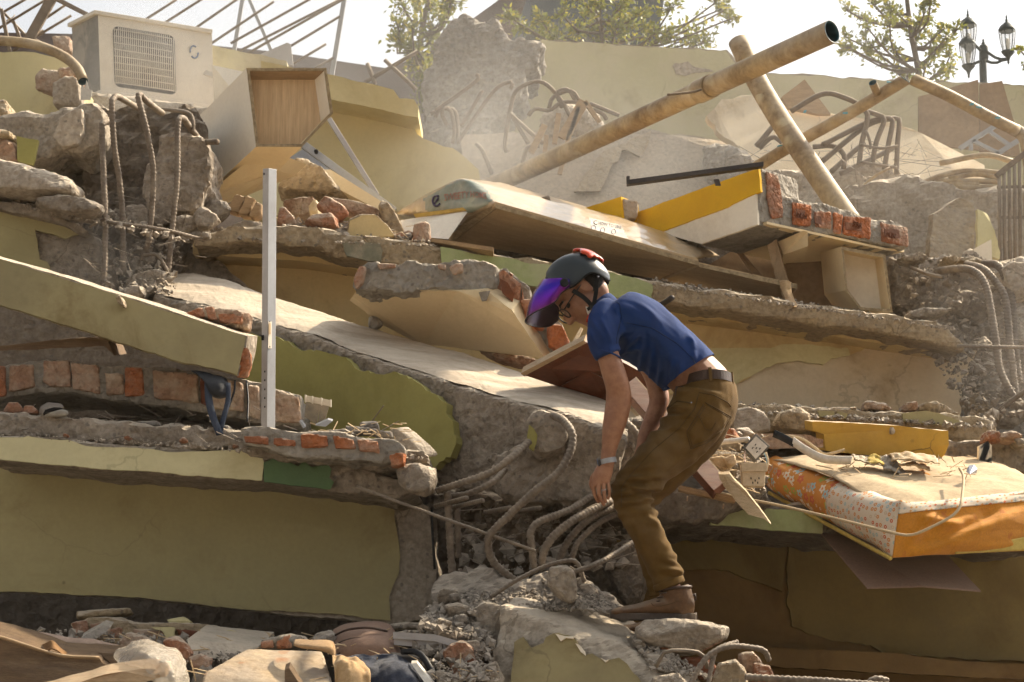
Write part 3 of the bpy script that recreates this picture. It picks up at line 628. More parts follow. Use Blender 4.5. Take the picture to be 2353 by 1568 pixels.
# left part of the second storey
W2L = PV(0, 8.95, 240, 9.05)
w2l = chunk('collapsed_wall', [(-60, 455), (0, 462), (130, 490), (221, 536), (232, 600), (242, 668), (115, 640), (-60, 600)], 0, 0, MAT['concrete'], plane=W2L, ext=(0, .5, 0), taper=0, vox=.018, amp=.013, label='olive wall end with broken plaster above the tilted beam', cat='wall')
plaster(w2l, W2L, [(-60, 470), (0, 478), (90, 494), (150, 515), (190, 535), (160, 545), (150, 550), (120, 535), (80, 528), (85, 552), (92, 596), (110, 602), (122, 634), (112, 640), (-60, 600)], 'olive', th=.016, off=.012, rag=.006)
prism('ledge_lip', onpl(W2L, [(-60, 452), (0, 462), (57, 470), (130, 492), (200, 530), (190, 536), (120, 508), (0, 480), (-60, 470)], .1), (0, .3, 0), MAT['concrete'], rag=.008, parent=w2l)
chunk('concrete_slab', [(-60, 350), (0, 360), (60, 378), (156, 404), (180, 430), (178, 448), (100, 446), (60, 444), (0, 440), (-60, 436)], 8.75, .5, MAT['concrete_pale'], vox=.016, amp=.018, label='flat broken concrete slab layered beneath the air conditioner on the left', cat='concrete slab')
chunk('concrete_lump', [(60, 452), (110, 446), (170, 452), (228, 462), (232, 480), (200, 494), (150, 488), (100, 478)], 8.72, .3, MAT['concrete'], vox=.014, amp=.015, label='long concrete lump lying under the flat broken slab', cat='concrete lump')
ca = chunk('concrete_block', [(-60, 285), (0, 270), (80, 254), (140, 242), (205, 230), (226, 245), (240, 275), (228, 320), (210, 345), (180, 352), (150, 350), (110, 370), (60, 384), (0, 362), (-60, 360)], 9.35, .7, MAT['concrete_fine'], vox=.022, amp=.03, f=5, label='big grey concrete block below the air conditioner', cat='concrete block')
chunk('concrete_facet', [(120, 316), (135, 270), (160, 252), (190, 250), (190, 290), (176, 330), (140, 340)], 9.28, .1, MAT['concrete_pale'], vox=.014, amp=.008, parent=ca)
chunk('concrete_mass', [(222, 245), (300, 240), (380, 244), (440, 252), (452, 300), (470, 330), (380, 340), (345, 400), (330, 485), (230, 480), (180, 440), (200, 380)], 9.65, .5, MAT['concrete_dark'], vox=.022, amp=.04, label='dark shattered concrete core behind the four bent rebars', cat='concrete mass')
chunk('concrete_block', [(362, 318), (378, 311), (430, 313), (470, 325), (487, 339), (485, 365), (475, 412), (466, 446), (453, 475), (417, 490), (365, 516), (334, 503), (323, 438), (334, 386), (350, 360)], 9.2, .5, MAT['concrete'], vox=.017, amp=.026, f=8, label='upright craggy concrete block beside the white open cabinet', cat='concrete block')
chunk('column_core', [(200, 480), (330, 480), (460, 500), (450, 560), (400, 630), (300, 660), (235, 660), (225, 560)], 9.45, .5, MAT['concrete_dark'], vox=.022, amp=.045, label='crushed concrete column core between the two ledges', cat='column')
for i, (q, Y, lab) in enumerate((([(285, 478), (300, 468), (330, 470), (345, 480), (342, 512), (310, 518), (290, 512)], 9.2, 'roundish'), ([(290, 600), (305, 585), (320, 590), (322, 618), (300, 625)], 9.2, 'small'), ([(282, 640), (300, 630), (360, 614), (388, 622), (380, 650), (330, 666), (290, 664)], 8.9, 'flat'), ([(280, 660), (300, 652), (325, 656), (326, 676), (300, 690), (283, 684)], 8.7, 'pale cubic'), ([(390, 500), (430, 490), (455, 500), (450, 530), (410, 540)], 9.15, 'tilted'), ([(440, 490), (460, 470), (480, 480), (500, 495), (480, 520), (450, 520)], 9.1, 'lumpy'))):
    chunk('concrete_lump', q, Y, .16, MAT['stone'], vox=.011, amp=.014, taper=.3, label=lab + ' concrete lump wedged among the four bent rebars', cat='concrete lump', group='lumps among the bent rebars')
for i in range(26):
    r_ = random.Random(50 + i); x, y = r_.uniform(120, 480), 0
    y = 470 + (x - 120) * .22 + r_.uniform(-12, 34); s = r_.uniform(6, 15)
    chunk('rubble_piece', [(x + s * math.cos(a) * r_.uniform(.7, 1.2), y + s * .7 * math.sin(a) * r_.uniform(.7, 1.2)) for a in [k * 1.05 for k in range(6)]], 9.1 + r_.uniform(-.1, .15), .08, MAT[r_.choice(['stone', 'concrete', 'concrete_grey'])], vox=.011, amp=.009, taper=.3, label='small rubble piece on the broken ledge beneath the bent rebars', cat='rubble piece', group='rubble pieces under the bent rebars')
# ================================================================== rebars of the left column
RG = 'tall bent rebars of the crushed left column'
for q, lab in (([(250, 280, 9.0), (238, 283, 8.92), (234, 300, 8.9), (238, 400, 8.88), (242, 520, 8.86), (238, 668, 8.84)], 'thick rebar hooked at its top, standing by the olive wall end'),
               ([(318, 250, 9.3), (274, 224, 9.0), (261, 227, 8.92), (257, 248, 8.9), (263, 340, 8.92), (273, 405, 8.95), (281, 490, 8.98), (284, 630, 9.0)], 'tallest arched rebar looping over the dark shattered concrete core'),
               ([(373, 261, 9.3), (336, 232, 9.02), (322, 219, 8.95), (319, 229, 8.92), (336, 295, 8.92), (349, 365, 8.94), (352, 400, 8.95), (349, 477, 8.98), (341, 555, 9.0), (326, 598, 9.05)], 'arched rebar beside the tallest loop, bent inwards at its foot'),
               ([(453, 315, 9.3), (430, 284, 9.1), (420, 272, 9.02), (409, 287, 8.98), (407, 408, 8.98), (399, 490, 9.0), (386, 626, 9.02)], 'short-hooked rebar running down in front of the upright craggy block')):
    rebar(q, .0125, lab, RG)
rebar([(160, 498, 8.9), (230, 508, 8.83), (287, 516, 8.84), (378, 529, 8.9), (470, 552, 9.05)], .0085, 'thin tie bar running across the four tall bent rebars')
rebar([(331, 587, 9.0), (362, 588, 8.98), (386, 626, 8.98)], .008, 'short thin rebar elbow at the foot of the crushed column')
rebar([(360, 250, 9.5), (427, 258, 9.2), (443, 276, 9.15), (444, 305, 9.15)], .008, 'thin rebar hooked over the top of the upright craggy block')
rebar([(205, 522, 8.84), (235, 506, 8.82), (242, 503, 8.8)], .007, 'short wire stub tied to the first bent rebar', ribs=False)
rebar([(470, 327, 9.25), (500, 326, 9.1)], .012, 'cut rebar end sticking out of the upright craggy block')
# ================================================================== cavity rebars
CG = 'bent rebars curling out of the central cavity'
for q, r_, lab in (([(1262, 952, 7.7), (1289, 963, 7.5), (1310, 986, 7.42), (1316, 1012, 7.4), (1308, 1045, 7.38), (1280, 1089, 7.36), (1228, 1130, 7.36), (1166, 1188, 7.38), (1128, 1227, 7.4), (1121, 1254, 7.42), (1134, 1292, 7.45), (1176, 1329, 7.46), (1214, 1358, 7.48)], .0155, 'longest S-shaped rebar sweeping from the beam end down to the gravel'),
                   ([(1380, 1130, 7.8), (1358, 1141, 7.7), (1309, 1172, 7.6), (1240, 1199, 7.52), (1221, 1219, 7.5), (1220, 1245, 7.5), (1227, 1305, 7.52)], .0145, 'rebar bent sharply downwards behind the hanging hand'),
                   ([(1400, 1152, 7.75), (1390, 1157, 7.7), (1322, 1193, 7.58), (1270, 1235, 7.54), (1249, 1271, 7.54), (1244, 1300, 7.55)], .0165, 'thick curved rebar in the middle of the bundle beside the knee'),
                   ([(1425, 1160, 7.8), (1361, 1188, 7.68), (1314, 1232, 7.64), (1291, 1271, 7.64), (1284, 1296, 7.64)], .0145, 'curved rebar lying against the inner side of the bundle'),
                   ([(1440, 1172, 7.85), (1380, 1200, 7.75), (1330, 1245, 7.7), (1312, 1290, 7.7)], .012, 'innermost shaded rebar of the bundle beside the knee'),
                   ([(1005, 1128, 7.6), (1061, 1110, 7.55), (1126, 1087, 7.52), (1171, 1055, 7.52), (1215, 1016, 7.6)], .0145, 'ribbed rebar slanting up along the beam face to the painted nodule'),
                   ([(1035, 1141, 7.65), (1082, 1133, 7.62), (1134, 1107, 7.62), (1160, 1080, 7.7)], .013, 'dusty rebar just under the ribbed slanting one'),
                   ([(1028, 1131, 7.62), (1033, 1219, 7.64), (1041, 1352, 7.66)], .016, 'straight upright rebar against the column stump'),
                   ([(1050, 1160, 7.75), (1052, 1220, 7.75), (1054, 1282, 7.75)], .013, 'short upright rebar behind the straight one at the stump')):
    rebar(q, r_ * .86, lab, CG)
rebar([(820, 1119, 7.5), (1009, 1188, 7.42), (1113, 1225, 7.4), (1231, 1267, 7.42)], .006, 'long thin ribbed wire running from the dark green ledge into the cavity')
rebar([(1126, 1373, 7.2), (1192, 1331, 7.22), (1257, 1300, 7.25), (1304, 1289, 7.28), (1327, 1295, 7.3), (1343, 1338, 7.3)], .0075, 'thin bar arching over the gravel heap')
rebar([(1305, 1319, 7.25), (1374, 1295, 7.3), (1440, 1256, 7.45), (1458, 1243, 7.5)], .0085, 'thin straight bar slanting from the standing rock to the brown boulder')
for i, q in enumerate(([(1000, 1164, 7.7), (1074, 1144, 7.45)], [(1043, 1166, 7.7), (1110, 1150, 7.5)], [(1114, 1178, 7.8), (1173, 1167, 7.6)], [(1190, 1175, 7.85), (1241, 1168, 7.65)])):
    rebar(q, .008, 'short cut tie stub poking out of the dark cavity', 'cut tie stubs in the cavity')
tube('cable', [P(992, 1172, 7.95), P(994, 1230, 7.93), P(999, 1310, 7.93)], .005, MAT['black_plastic'], label='black cable hanging down the bare column stump', cat='cable')
# far-side hooked rebar at the beam end, behind the arm
rebar([(1440, 972, 7.62), (1458, 990, 7.6), (1466, 1020, 7.62), (1462, 1075, 7.66)], .012, 'short hooked rebar sticking out behind the hanging arm')
rebar([(1452, 968, 7.7), (1476, 985, 7.7), (1484, 1020, 7.72), (1476, 1060, 7.75)], .011, 'second hooked rebar just beyond the hanging arm')
# ================================================================== gravel slope, lower beam
gs = chunk('gravel_heap', [(985, 1420), (1005, 1345), (1040, 1325), (1090, 1300), (1140, 1310), (1200, 1330), (1260, 1310), (1330, 1335), (1400, 1372), (1450, 1404), (1440, 1430), (1300, 1420), (1200, 1420), (1130, 1470), (1060, 1500), (980, 1470)], 7.35, .7, MAT['gravel'], vox=.016, amp=.022, f=14, tilt=.9, kind='stuff', label='grey gravel heap spilling out of the rebar cavity', cat='gravel')
lbP = Pl((1180, 1400, 7.02), (1560, 1568, 6.85), (1160, 1560, 6.98))
lb = hull('fallen_beam', [P(1150, 1392, 7.06), P(1200, 1368, 7.3), P(1420, 1395, 7.5), P(1270, 1395, 7.2), P(1480, 1475, 7.4), P(1420, 1478, 6.95), P(1640, 1590, 6.9), P(1560, 1600, 6.82), P(1120, 1600, 6.98), P(1135, 1500, 7.02), P(1500, 1600, 7.4), P(1180, 1600, 7.5)], MAT['concrete_fine'], vox=.015, amp=.012, f=10,
          label='broken lower beam with a torn olive plaster patch under the boots', cat='beam')
gpt = [(1182, 1477), (1203, 1463), (1220, 1486), (1250, 1478), (1254, 1465), (1271, 1457), (1318, 1464), (1326, 1481), (1341, 1506), (1362, 1500), (1380, 1513), (1391, 1521), (1422, 1512), (1440, 1526), (1456, 1547), (1490, 1590), (1170, 1590), (1180, 1524)]
prism('plaster_layer', [lbP(x, y, .05) for x, y in gpt], -lbP.n * .07, MAT['olive_grey'], rag=.006, step=.018, parent=lb)
for q in ([(1276, 1456), (1300, 1462), (1320, 1462), (1316, 1468), (1300, 1466), (1288, 1474)], [(1322, 1478), (1334, 1500), (1346, 1506), (1344, 1496), (1334, 1484)], [(1380, 1512), (1391, 1522), (1400, 1514), (1392, 1517)]):
    prism('torn_paint', [lbP(x, y, .06) for x, y in q], -lbP.n * .012, MAT['white_paint'], rag=.002, step=.01, parent=lb)
chunk('standing_rock', [(1256, 1318), (1266, 1304), (1300, 1300), (1318, 1306), (1326, 1330), (1324, 1380), (1312, 1386), (1290, 1376), (1266, 1352), (1257, 1340)], 7.02, .16, MAT['stone'], vox=.010, amp=.012, taper=.25, label='pale rock standing upright on the gravel heap', cat='rock')
chunk('boulder', [(1408, 1262), (1430, 1240), (1452, 1240), (1460, 1262), (1480, 1290), (1492, 1340), (1486, 1370), (1465, 1396), (1440, 1390), (1420, 1350), (1398, 1316), (1390, 1290)], 7.75, .35, MAT['concrete_dark'], vox=.014, amp=.02, taper=.3, label='brown boulder in the shade behind the shin', cat='boulder')
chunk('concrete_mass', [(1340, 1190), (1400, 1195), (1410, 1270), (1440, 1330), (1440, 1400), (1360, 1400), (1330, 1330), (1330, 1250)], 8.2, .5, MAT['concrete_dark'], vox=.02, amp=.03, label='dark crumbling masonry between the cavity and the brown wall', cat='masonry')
for i, (q, Y) in enumerate((([(1004, 1372), (1016, 1352), (1040, 1346), (1056, 1356), (1052, 1372), (1030, 1384), (1010, 1396)], 7.3), ([(1030, 1366), (1052, 1362), (1060, 1376), (1038, 1384)], 7.22), ([(1020, 1392), (1050, 1384), (1080, 1396), (1070, 1414), (1030, 1420)], 7.15), ([(1085, 1400), (1110, 1384), (1145, 1390), (1160, 1410), (1155, 1470), (1130, 1478), (1100, 1440)], 7.12), ([(1040, 1416), (1070, 1410), (1078, 1430), (1050, 1440)], 7.1), ([(1330, 1345), (1350, 1340), (1374, 1352), (1378, 1378), (1350, 1380)], 7.3), ([(1322, 1330), (1345, 1326), (1350, 1346), (1330, 1352)], 7.35), ([(1090, 1440), (1120, 1450), (1116, 1480), (1092, 1474)], 7.05), ([(1454, 1470), (1478, 1470), (1484, 1488), (1462, 1492)], 6.95), ([(1010, 1418), (1040, 1430), (1020, 1450), (990, 1440)], 7.05))):
    chunk('rubble_stone', q, Y, .12, MAT[['stone', 'concrete_grey', 'concrete'][i % 3]], vox=.010, amp=.011, taper=.3, label=['tall pointed stone at the foot of the straight upright rebar', 'small flake lying against the tall pointed stone', 'broad stone below the straight upright rebar', 'largest angular stone beside the lower beam', 'flat stone between the broad stone and the largest one', 'squarish stone behind the upright pale rock', 'small stone touching the upright pale rock', 'angular stone under the largest one by the beam', 'small stone at the edge of the flat boot rock', 'dark stone above the end of the brown cushion'][i], cat='stone', group='angular stones on the gravel heap')
# thousands of small stones: real geometry, one object
def pebbles(name, regions, m, seed, label):
    r_ = random.Random(seed); parts = []
    for (x0, y0), (x1, y1), (x2, y2), (x3, y3), Ya, Yb, n_, s0, s1 in regions:      # quad in the picture, far Ya (top) to near Yb (bottom)
        for _ in range(n_):
            u, v = r_.random(), r_.random()
            xa, ya = x0 + (x1 - x0) * u, y0 + (y1 - y0) * u; xb, yb = x3 + (x2 - x3) * u, y3 + (y2 - y3) * u
            Y = Ya + (Yb - Ya) * v
            c = P(xa + (xb - xa) * v, ya + (yb - ya) * v, Y); s = s0 * (s1 / s0) ** (r_.random() ** 2.2)
            M3 = Matrix.Rotation(r_.uniform(0, 6), 3, Vector((r_.uniform(-1, 1), r_.uniform(-1, 1), r_.uniform(-1, 1))).normalized())
            k = [Vector((a * r_.uniform(.6, 1.1), b * r_.uniform(.6, 1.1), c_ * r_.uniform(.35, .9))) for a, b, c_ in ((1, 0, 0), (-1, 0, 0), (0, 1, 0), (0, -1, 0), (.3, .2, 1), (-.2, .1, -1))]
            k = [c + (M3 @ q) * s for q in k]
            parts.append((k, [(0, 2, 4), (2, 1, 4), (1, 3, 4), (3, 0, 4), (2, 0, 5), (1, 2, 5), (3, 1, 5), (0, 3, 5)]))
    V, Fc = joinmesh(parts)
    return add(name, raw(V, Fc, False), MAT[m], kind='stuff', label=label, cat='gravel')
pebbles('gravel', [((1010, 1335), (1240, 1330), (1330, 1400), (1080, 1410), 7.55, 7.1, 1500, .004, .022), ((1240, 1330), (1340, 1340), (1440, 1410), (1330, 1400), 7.45, 7.08, 1300, .004, .02), ((980, 1395), (1120, 1390), (1130, 1480), (960, 1440), 7.3, 7.0, 800, .005, .03), ((0, 1440), (560, 1470), (640, 1520), (0, 1520), 7.35, 6.95, 700, .005, .026), ((930, 1450), (1130, 1440), (1140, 1568), (1000, 1568), 7.15, 6.75, 600, .005, .028), ((1040, 1150), (1440, 1160), (1440, 1300), (1040, 1330), 8.4, 7.7, 260, .008, .05), ((1450, 1462), (1520, 1480), (1640, 1560), (1500, 1540), 7.0, 6.85, 600, .004, .018)],
        'gravel', 3, 'loose grey gravel around the rock and the lower beam')
pebbles('mortar_crumbs', [((0, 948), (560, 986), (600, 1040), (0, 1004), 7.9, 7.42, 1100, .004, .014), ((560, 985), (900, 1010), (980, 1060), (600, 1040), 7.8, 7.4, 700, .004, .015), ((440, 520), (1000, 556), (1010, 566), (440, 545), 9.6, 9.15, 700, .005, .018), ((1500, 640), (2180, 745), (2200, 760), (1500, 655), 9.6, 9.2, 700, .005, .016), ((640, 490), (930, 530), (1000, 560), (640, 524), 9.7, 9.2, 170, .008, .035), ((1620, 985), (1760, 1000), (1760, 1130), (1640, 1110), 8.2, 7.6, 260, .006, .03), ((1690, 925), (2290, 965), (2290, 985), (1690, 950), 9.1, 8.85, 700, .006, .028), ((0, 440), (230, 480), (440, 560), (60, 480), 9.1, 8.75, 260, .006, .03), ((230, 560), (420, 560), (400, 680), (240, 680), 9.3, 8.7, 300, .006, .035), ((2060, 700), (2220, 740), (2380, 960), (2230, 960), 9.9, 9.2, 420, .008, .045), ((2050, 585), (2380, 600), (2380, 700), (2100, 700), 10.15, 9.7, 260, .008, .04)],
        'concrete', 5, 'fine mortar crumbs strewn along the broken ledges')
# rock under the boot and things at its foot
rk = chunk('rock', [(1461, 1443), (1485, 1424), (1539, 1422), (1581, 1422), (1633, 1430), (1680, 1440), (1679, 1467), (1654, 1476), (1607, 1500), (1542, 1492), (1490, 1482), (1464, 1466)], 6.93, .34, MAT['stone'], vox=.011, amp=.011, taper=.1, label='flat broken masonry rock on which the near boot stands', cat='rock')
chunk('brick', [(1500, 1480), (1560, 1478), (1640, 1466), (1672, 1462), (1640, 1482), (1607, 1502), (1540, 1496)], 6.96, .2, MAT['brick'], vox=.011, amp=.008, parent=rk)
rebar([(1508, 1532, 6.75), (1526, 1500, 6.72), (1545, 1495, 6.72), (1600, 1498, 6.74), (1620, 1512, 6.76), (1625, 1535, 6.78)], .007, 'thin rebar arch right under the flat rock', ribs=False)
rebar([(1580, 1585, 6.6), (1612, 1526, 6.62), (1641, 1498, 6.64), (1683, 1485, 6.66), (1737, 1490, 6.7), (1758, 1498, 6.72), (1767, 1518, 6.74)], .0085, 'hooked rebar bending over at the foot of the flat rock')
rebar([(1625, 1585, 6.68), (1641, 1506, 6.7), (1659, 1487, 6.72), (1694, 1476, 6.76)], .0075, 'thin bent rebar behind the hooked one')
rebar([(1712, 1556, 6.6), (1800, 1561, 6.6), (1900, 1566, 6.6), (2060, 1578, 6.6)], .011, 'ribbed rebar lying flat along the bottom of the rubble')
rebar([(1985, 1578, 6.7), (2010, 1560, 6.7), (2040, 1564, 6.72)], .009, 'curled rebar end poking up at the bottom of the rubble')
for q, Y, m, lab in (([(1640, 1560), (1655, 1524), (1690, 1518), (1715, 1540), (1725, 1590), (1640, 1590)], 6.75, 'concrete_tan', 'tan concrete lump between the hooked rebars'), ([(1700, 1500), (1730, 1494), (1745, 1520), (1770, 1545), (1750, 1560), (1710, 1540)], 6.9, 'brick_dusty', 'dusty brick piece beside the hooked rebar'), ([(1560, 1510), (1620, 1506), (1660, 1540), (1640, 1566), (1580, 1550)], 6.95, 'brick_dark', 'dark brick piece in the shade of the flat rock'), ([(1480, 1500), (1520, 1505), (1560, 1530), (1540, 1560), (1500, 1540)], 6.9, 'stone', 'grey stone below the thin rebar arch'), ([(1500, 1556), (1560, 1548), (1600, 1590), (1500, 1590)], 6.75, 'stone', 'lowest grey stone under the thin rebar arch'), ([(1730, 1520), (1770, 1530), (1790, 1570), (1740, 1570)], 6.85, 'brick', 'orange brick piece at the end of the hooked rebar')):
    chunk('rubble_stone', q, Y, .15, MAT[m], vox=.011, amp=.013, taper=.25, label=lab, cat='stone')
# ================================================================== bottom left debris
chunk('concrete_slab', [(166, 1422), (172, 1404), (230, 1402), (292, 1396), (294, 1410), (250, 1414), (200, 1424)], 7.55, .2, MAT['concrete_tan'], vox=.010, amp=.005, taper=.05, label='thin plaster slab on top of the brick pile under the olive wall', cat='plaster slab')
bs = chunk('brick_wall_section', [(160, 1432), (200, 1420), (262, 1422), (330, 1432), (430, 1432), (520, 1442), (577, 1456), (575, 1480), (490, 1477), (350, 1470), (270, 1482), (180, 1474)], 7.4, .3, MAT['concrete_tan'], vox=.012, amp=.010, taper=.1, label='low brick wall remnant with yellow plaster scraps beneath the olive wall', cat='brick wall')
for q, m in (([(164, 1432), (198, 1424), (202, 1470), (172, 1472)], 'brick'), ([(205, 1434), (250, 1428), (252, 1462), (208, 1466)], 'brick_dusty'), ([(250, 1446), (276, 1440), (276, 1462), (254, 1464)], 'brick'), ([(304, 1446), (374, 1450), (378, 1470), (306, 1466)], 'brick_dusty'), ([(404, 1446), (480, 1452), (488, 1474), (412, 1470)], 'brick_dark')):
    brick(bs, q, 7.375, .1, m, .007)
for q in ([(346, 1442), (400, 1442), (402, 1470), (384, 1472), (372, 1450)], [(492, 1448), (540, 1452), (552, 1462), (548, 1478), (500, 1476)]):
    prism('plaster_scrap', [P(x, y, 7.36) for x, y in q], (0, .03, 0), MAT['plaster_lime'], rag=.004, step=.015, parent=bs)
chunk('plaster_shard', [(376, 1426), (420, 1418), (440, 1432), (400, 1436)], 7.5, .08, MAT['plaster_lime'], vox=.009, amp=.004, label='small yellowish plaster shard on the low brick remnant', cat='plaster shard')
chunk('brick_fragment', [(270, 1478), (290, 1454), (330, 1460), (360, 1478), (330, 1490), (290, 1492)], 7.2, .14, MAT['brick_dusty'], vox=.010, amp=.010, label='dusty half brick in front of the low brick remnant', cat='brick fragment')
prism('timber_slat', [P(*q) for q in ((186, 1466, 7.2), (238, 1436, 7.25), (256, 1442, 7.25), (208, 1480, 7.2))], (.0, .05, .02), MAT['concrete_grey'], rag=.003, label='grey wooden stub leaning on the low brick remnant', cat='timber')
prism('concrete_block', [P(*q) for q in ((430, 1470, 7.1), (596, 1486, 7.15), (594, 1500, 7.13), (560, 1522, 7.08), (440, 1506, 7.05))], (.02, .3, .06), MAT['concrete_fine'], rag=.005, label='squared grey concrete bar near the bottom, beside the plastic bag', cat='concrete bar')
for q, m, lab in (([(370, 1470), (400, 1460), (430, 1478), (438, 1500), (420, 1530), (390, 1510)], 'brick', 'reddish brick piece behind the plastic bag'), ([(424, 1512), (460, 1502), (482, 1512), (480, 1536), (440, 1542)], 'brick', 'small orange brick in front of the squared concrete bar'), ([(440, 1560), (458, 1528), (476, 1520), (488, 1548), (470, 1590), (436, 1590)], 'concrete_grey', 'grey pointed stone between the plastic bag and the stained slab')):
    chunk('rubble_stone', q, 6.95, .12, MAT[m], vox=.010, amp=.009, taper=.25, label=lab, cat='stone')
hull('stained_slab', [P(470, 1545, 6.7), P(570, 1490, 6.95), P(742, 1496, 6.98), P(770, 1590, 6.7), P(460, 1600, 6.6), P(470, 1575, 6.9), P(760, 1600, 6.95), P(570, 1530, 7.1), P(740, 1530, 7.1)], MAT['tile_slab'], vox=.012, amp=.004, label='pale stained stone slab lying at the bottom of the heap', cat='stone slab')
prism('timber_slat', [P(*q) for q in ((654, 1540, 6.62), (664, 1536, 6.62), (700, 1590, 6.6), (654, 1590, 6.6))], (.0, .03, .02), MAT['timber_dark'], rag=.003, label='small upright splinter on the stained stone slab', cat='splinter')
bf = chunk('brick_fragment', [(595, 1482), (600, 1470), (632, 1466), (668, 1456), (700, 1462), (712, 1478), (690, 1490), (600, 1492)], 7.1, .14, MAT['mortar'], vox=.010, amp=.008, label='two mortared bricks beside the brown cushion', cat='brick fragment')
for q in ([(598, 1476), (626, 1470), (628, 1490), (600, 1490)], [(634, 1470), (668, 1458), (670, 1488), (636, 1490)]): brick(bf, q, 7.085, .1, 'brick_hot')
chunk('rubble_stone', [(708, 1480), (722, 1456), (758, 1446), (772, 1458), (770, 1490), (740, 1490)], 7.15, .15, MAT['concrete_grey'], vox=.010, amp=.012, label='rough grey lump leaning on the brown cushion', cat='stone')
# cloth builder: a sheet over a grid of control points, folded
def sheet(name, grid, m, nu=28, nv=20, fold=.012, ff=9, th=.004, **kw):
    rows = [[P(*q) for q in r_] for r_ in grid]
    def cr(p, t):
        k = min(int(t * (len(p) - 1)), len(p) - 2); u = t * (len(p) - 1) - k
        a, b, c, d = p[max(k - 1, 0)], p[k], p[k + 1], p[min(k + 2, len(p) - 1)]
        return .5 * (2 * b + (c - a) * u + (2 * a - 5 * b + 4 * c - d) * u * u + (3 * b - a - 3 * c + d) * u ** 3)
    V = []
    for j in range(nv + 1):
        v = j / nv
        for i in range(nu + 1):
            q = cr([cr(r_, i / nu) for r_ in rows], v)
            w_ = noise.fractal(Vector((q.x * ff, q.y * ff * .6, q.z * ff * .6)) + Vector((len(name), 0, 0)), .8, 2, 3)
            V.append(q + Vector((.15, -.75, .5)) * (w_ * fold))
    o = add(name, raw(V, [(j * (nu + 1) + i, j * (nu + 1) + i + 1, (j + 1) * (nu + 1) + i + 1, (j + 1) * (nu + 1) + i) for j in range(nv) for i in range(nu)], False), MAT[m], smooth=True, **kw)
    s = o.modifiers.new('t', 'SOLIDIFY'); s.thickness = th; s.offset = 0
    return o
tube('bolster', [P(-30, 1482, 6.95), P(60, 1478, 6.95), P(160, 1492, 6.97), P(285, 1512, 7.0)], .042, MAT['cloth_pink'], sides=18, step=.02, wob=.25, label='dusty pinkish cloth roll at the bottom of the heap', cat='cloth roll')
sheet('cloth_scrap', [[(0, 1468, 6.9), (50, 1452, 6.9), (84, 1456, 6.9), (120, 1480, 6.9)], [(0, 1490, 6.85), (50, 1478, 6.82), (100, 1490, 6.82), (135, 1502, 6.85)], [(0, 1510, 6.85), (50, 1504, 6.82), (100, 1508, 6.82), (130, 1512, 6.84)]], 'cloth_pink', fold=.02, label='crumpled pinkish cloth draped over the cloth roll', cat='cloth')
sheet('cloth_scrap', [[(95, 1484, 6.82), (120, 1478, 6.8), (158, 1502, 6.82)], [(100, 1498, 6.78), (125, 1494, 6.76), (160, 1508, 6.8)]], 'cloth_brown', nu=20, nv=10, fold=.02, ff=16, label='small brown cloth ruffle on the cloth roll', cat='cloth')
prism('broken_board', [P(*q) for q in ((-40, 1456, 6.75), (10, 1468, 6.75), (132, 1506, 6.78), (228, 1513, 6.8), (235, 1524, 6.8), (262, 1538, 6.8), (150, 1560, 6.74), (-40, 1600, 6.7))], (0, .14, .05), MAT['timber_dark'], rag=.004, label='dark broken board with a bright splintered upper edge', cat='board')
tube('board_edge', [P(-40, 1456, 6.73), P(10, 1467, 6.73), P(132, 1505, 6.76), P(228, 1512, 6.78)], .006, MAT['timber'], sides=6, label='bright raw batten along the dark broken board', cat='batten')
prism('broken_board', [P(*q) for q in ((226, 1500, 6.84), (302, 1502, 6.84), (330, 1518, 6.84), (300, 1524, 6.82), (262, 1530, 6.82))], (0, .1, .03), MAT['timber_dark'], rag=.004, label='short dark broken board end beside the plastic bag', cat='board')
prism('broken_plank', [P(*q) for q in ((60, 1600, 6.5), (240, 1550, 6.55), (330, 1538, 6.6), (358, 1538, 6.6), (352, 1548, 6.6), (380, 1542, 6.6), (382, 1556, 6.6), (340, 1566, 6.58), (250, 1600, 6.52))], (.0, .1, .035), MAT['timber'], rag=.004, label='pale broken plank with a jagged end at the bottom of the heap', cat='plank')

def splinters(name, regions, m, seed, label):
    r_ = random.Random(seed); parts = []
    for (x0, y0, x1, y1, Ya, Yb, n_, l0, l1) in regions:
        for _ in range(n_):
            v = r_.random(); c_ = P(r_.uniform(x0, x1), y0 + (y1 - y0) * v, Ya + (Yb - Ya) * v)
            d = Vector((r_.gauss(0, 1), r_.gauss(0, .8), r_.gauss(.1, .35))).normalized() * r_.uniform(l0, l1)
            s = d.orthogonal().normalized() * r_.uniform(.0015, .005); t = d.cross(s).normalized() * r_.uniform(.001, .003)
            parts.append(obox_data(c_ - d / 2, d, s, t))
    V, Fc = joinmesh(parts); return add(name, raw(V, Fc, False), MAT[m], kind='stuff', label=label, cat='splinters')
splinters('wood_splinters', [(0, 1450, 760, 1560, 7.3, 6.75, 70, .03, .12), (760, 1450, 1140, 1560, 7.2, 6.75, 50, .03, .1), (1600, 1000, 1760, 1130, 8.0, 7.5, 60, .03, .1), (1890, 1045, 2240, 1100, 8.0, 7.7, 60, .02, .08), (700, 970, 960, 1020, 7.6, 7.42, 40, .02, .07), (640, 500, 1000, 560, 9.6, 9.2, 50, .03, .1)], 'splinter', 21, 'small pale wood splinters strewn over the debris')
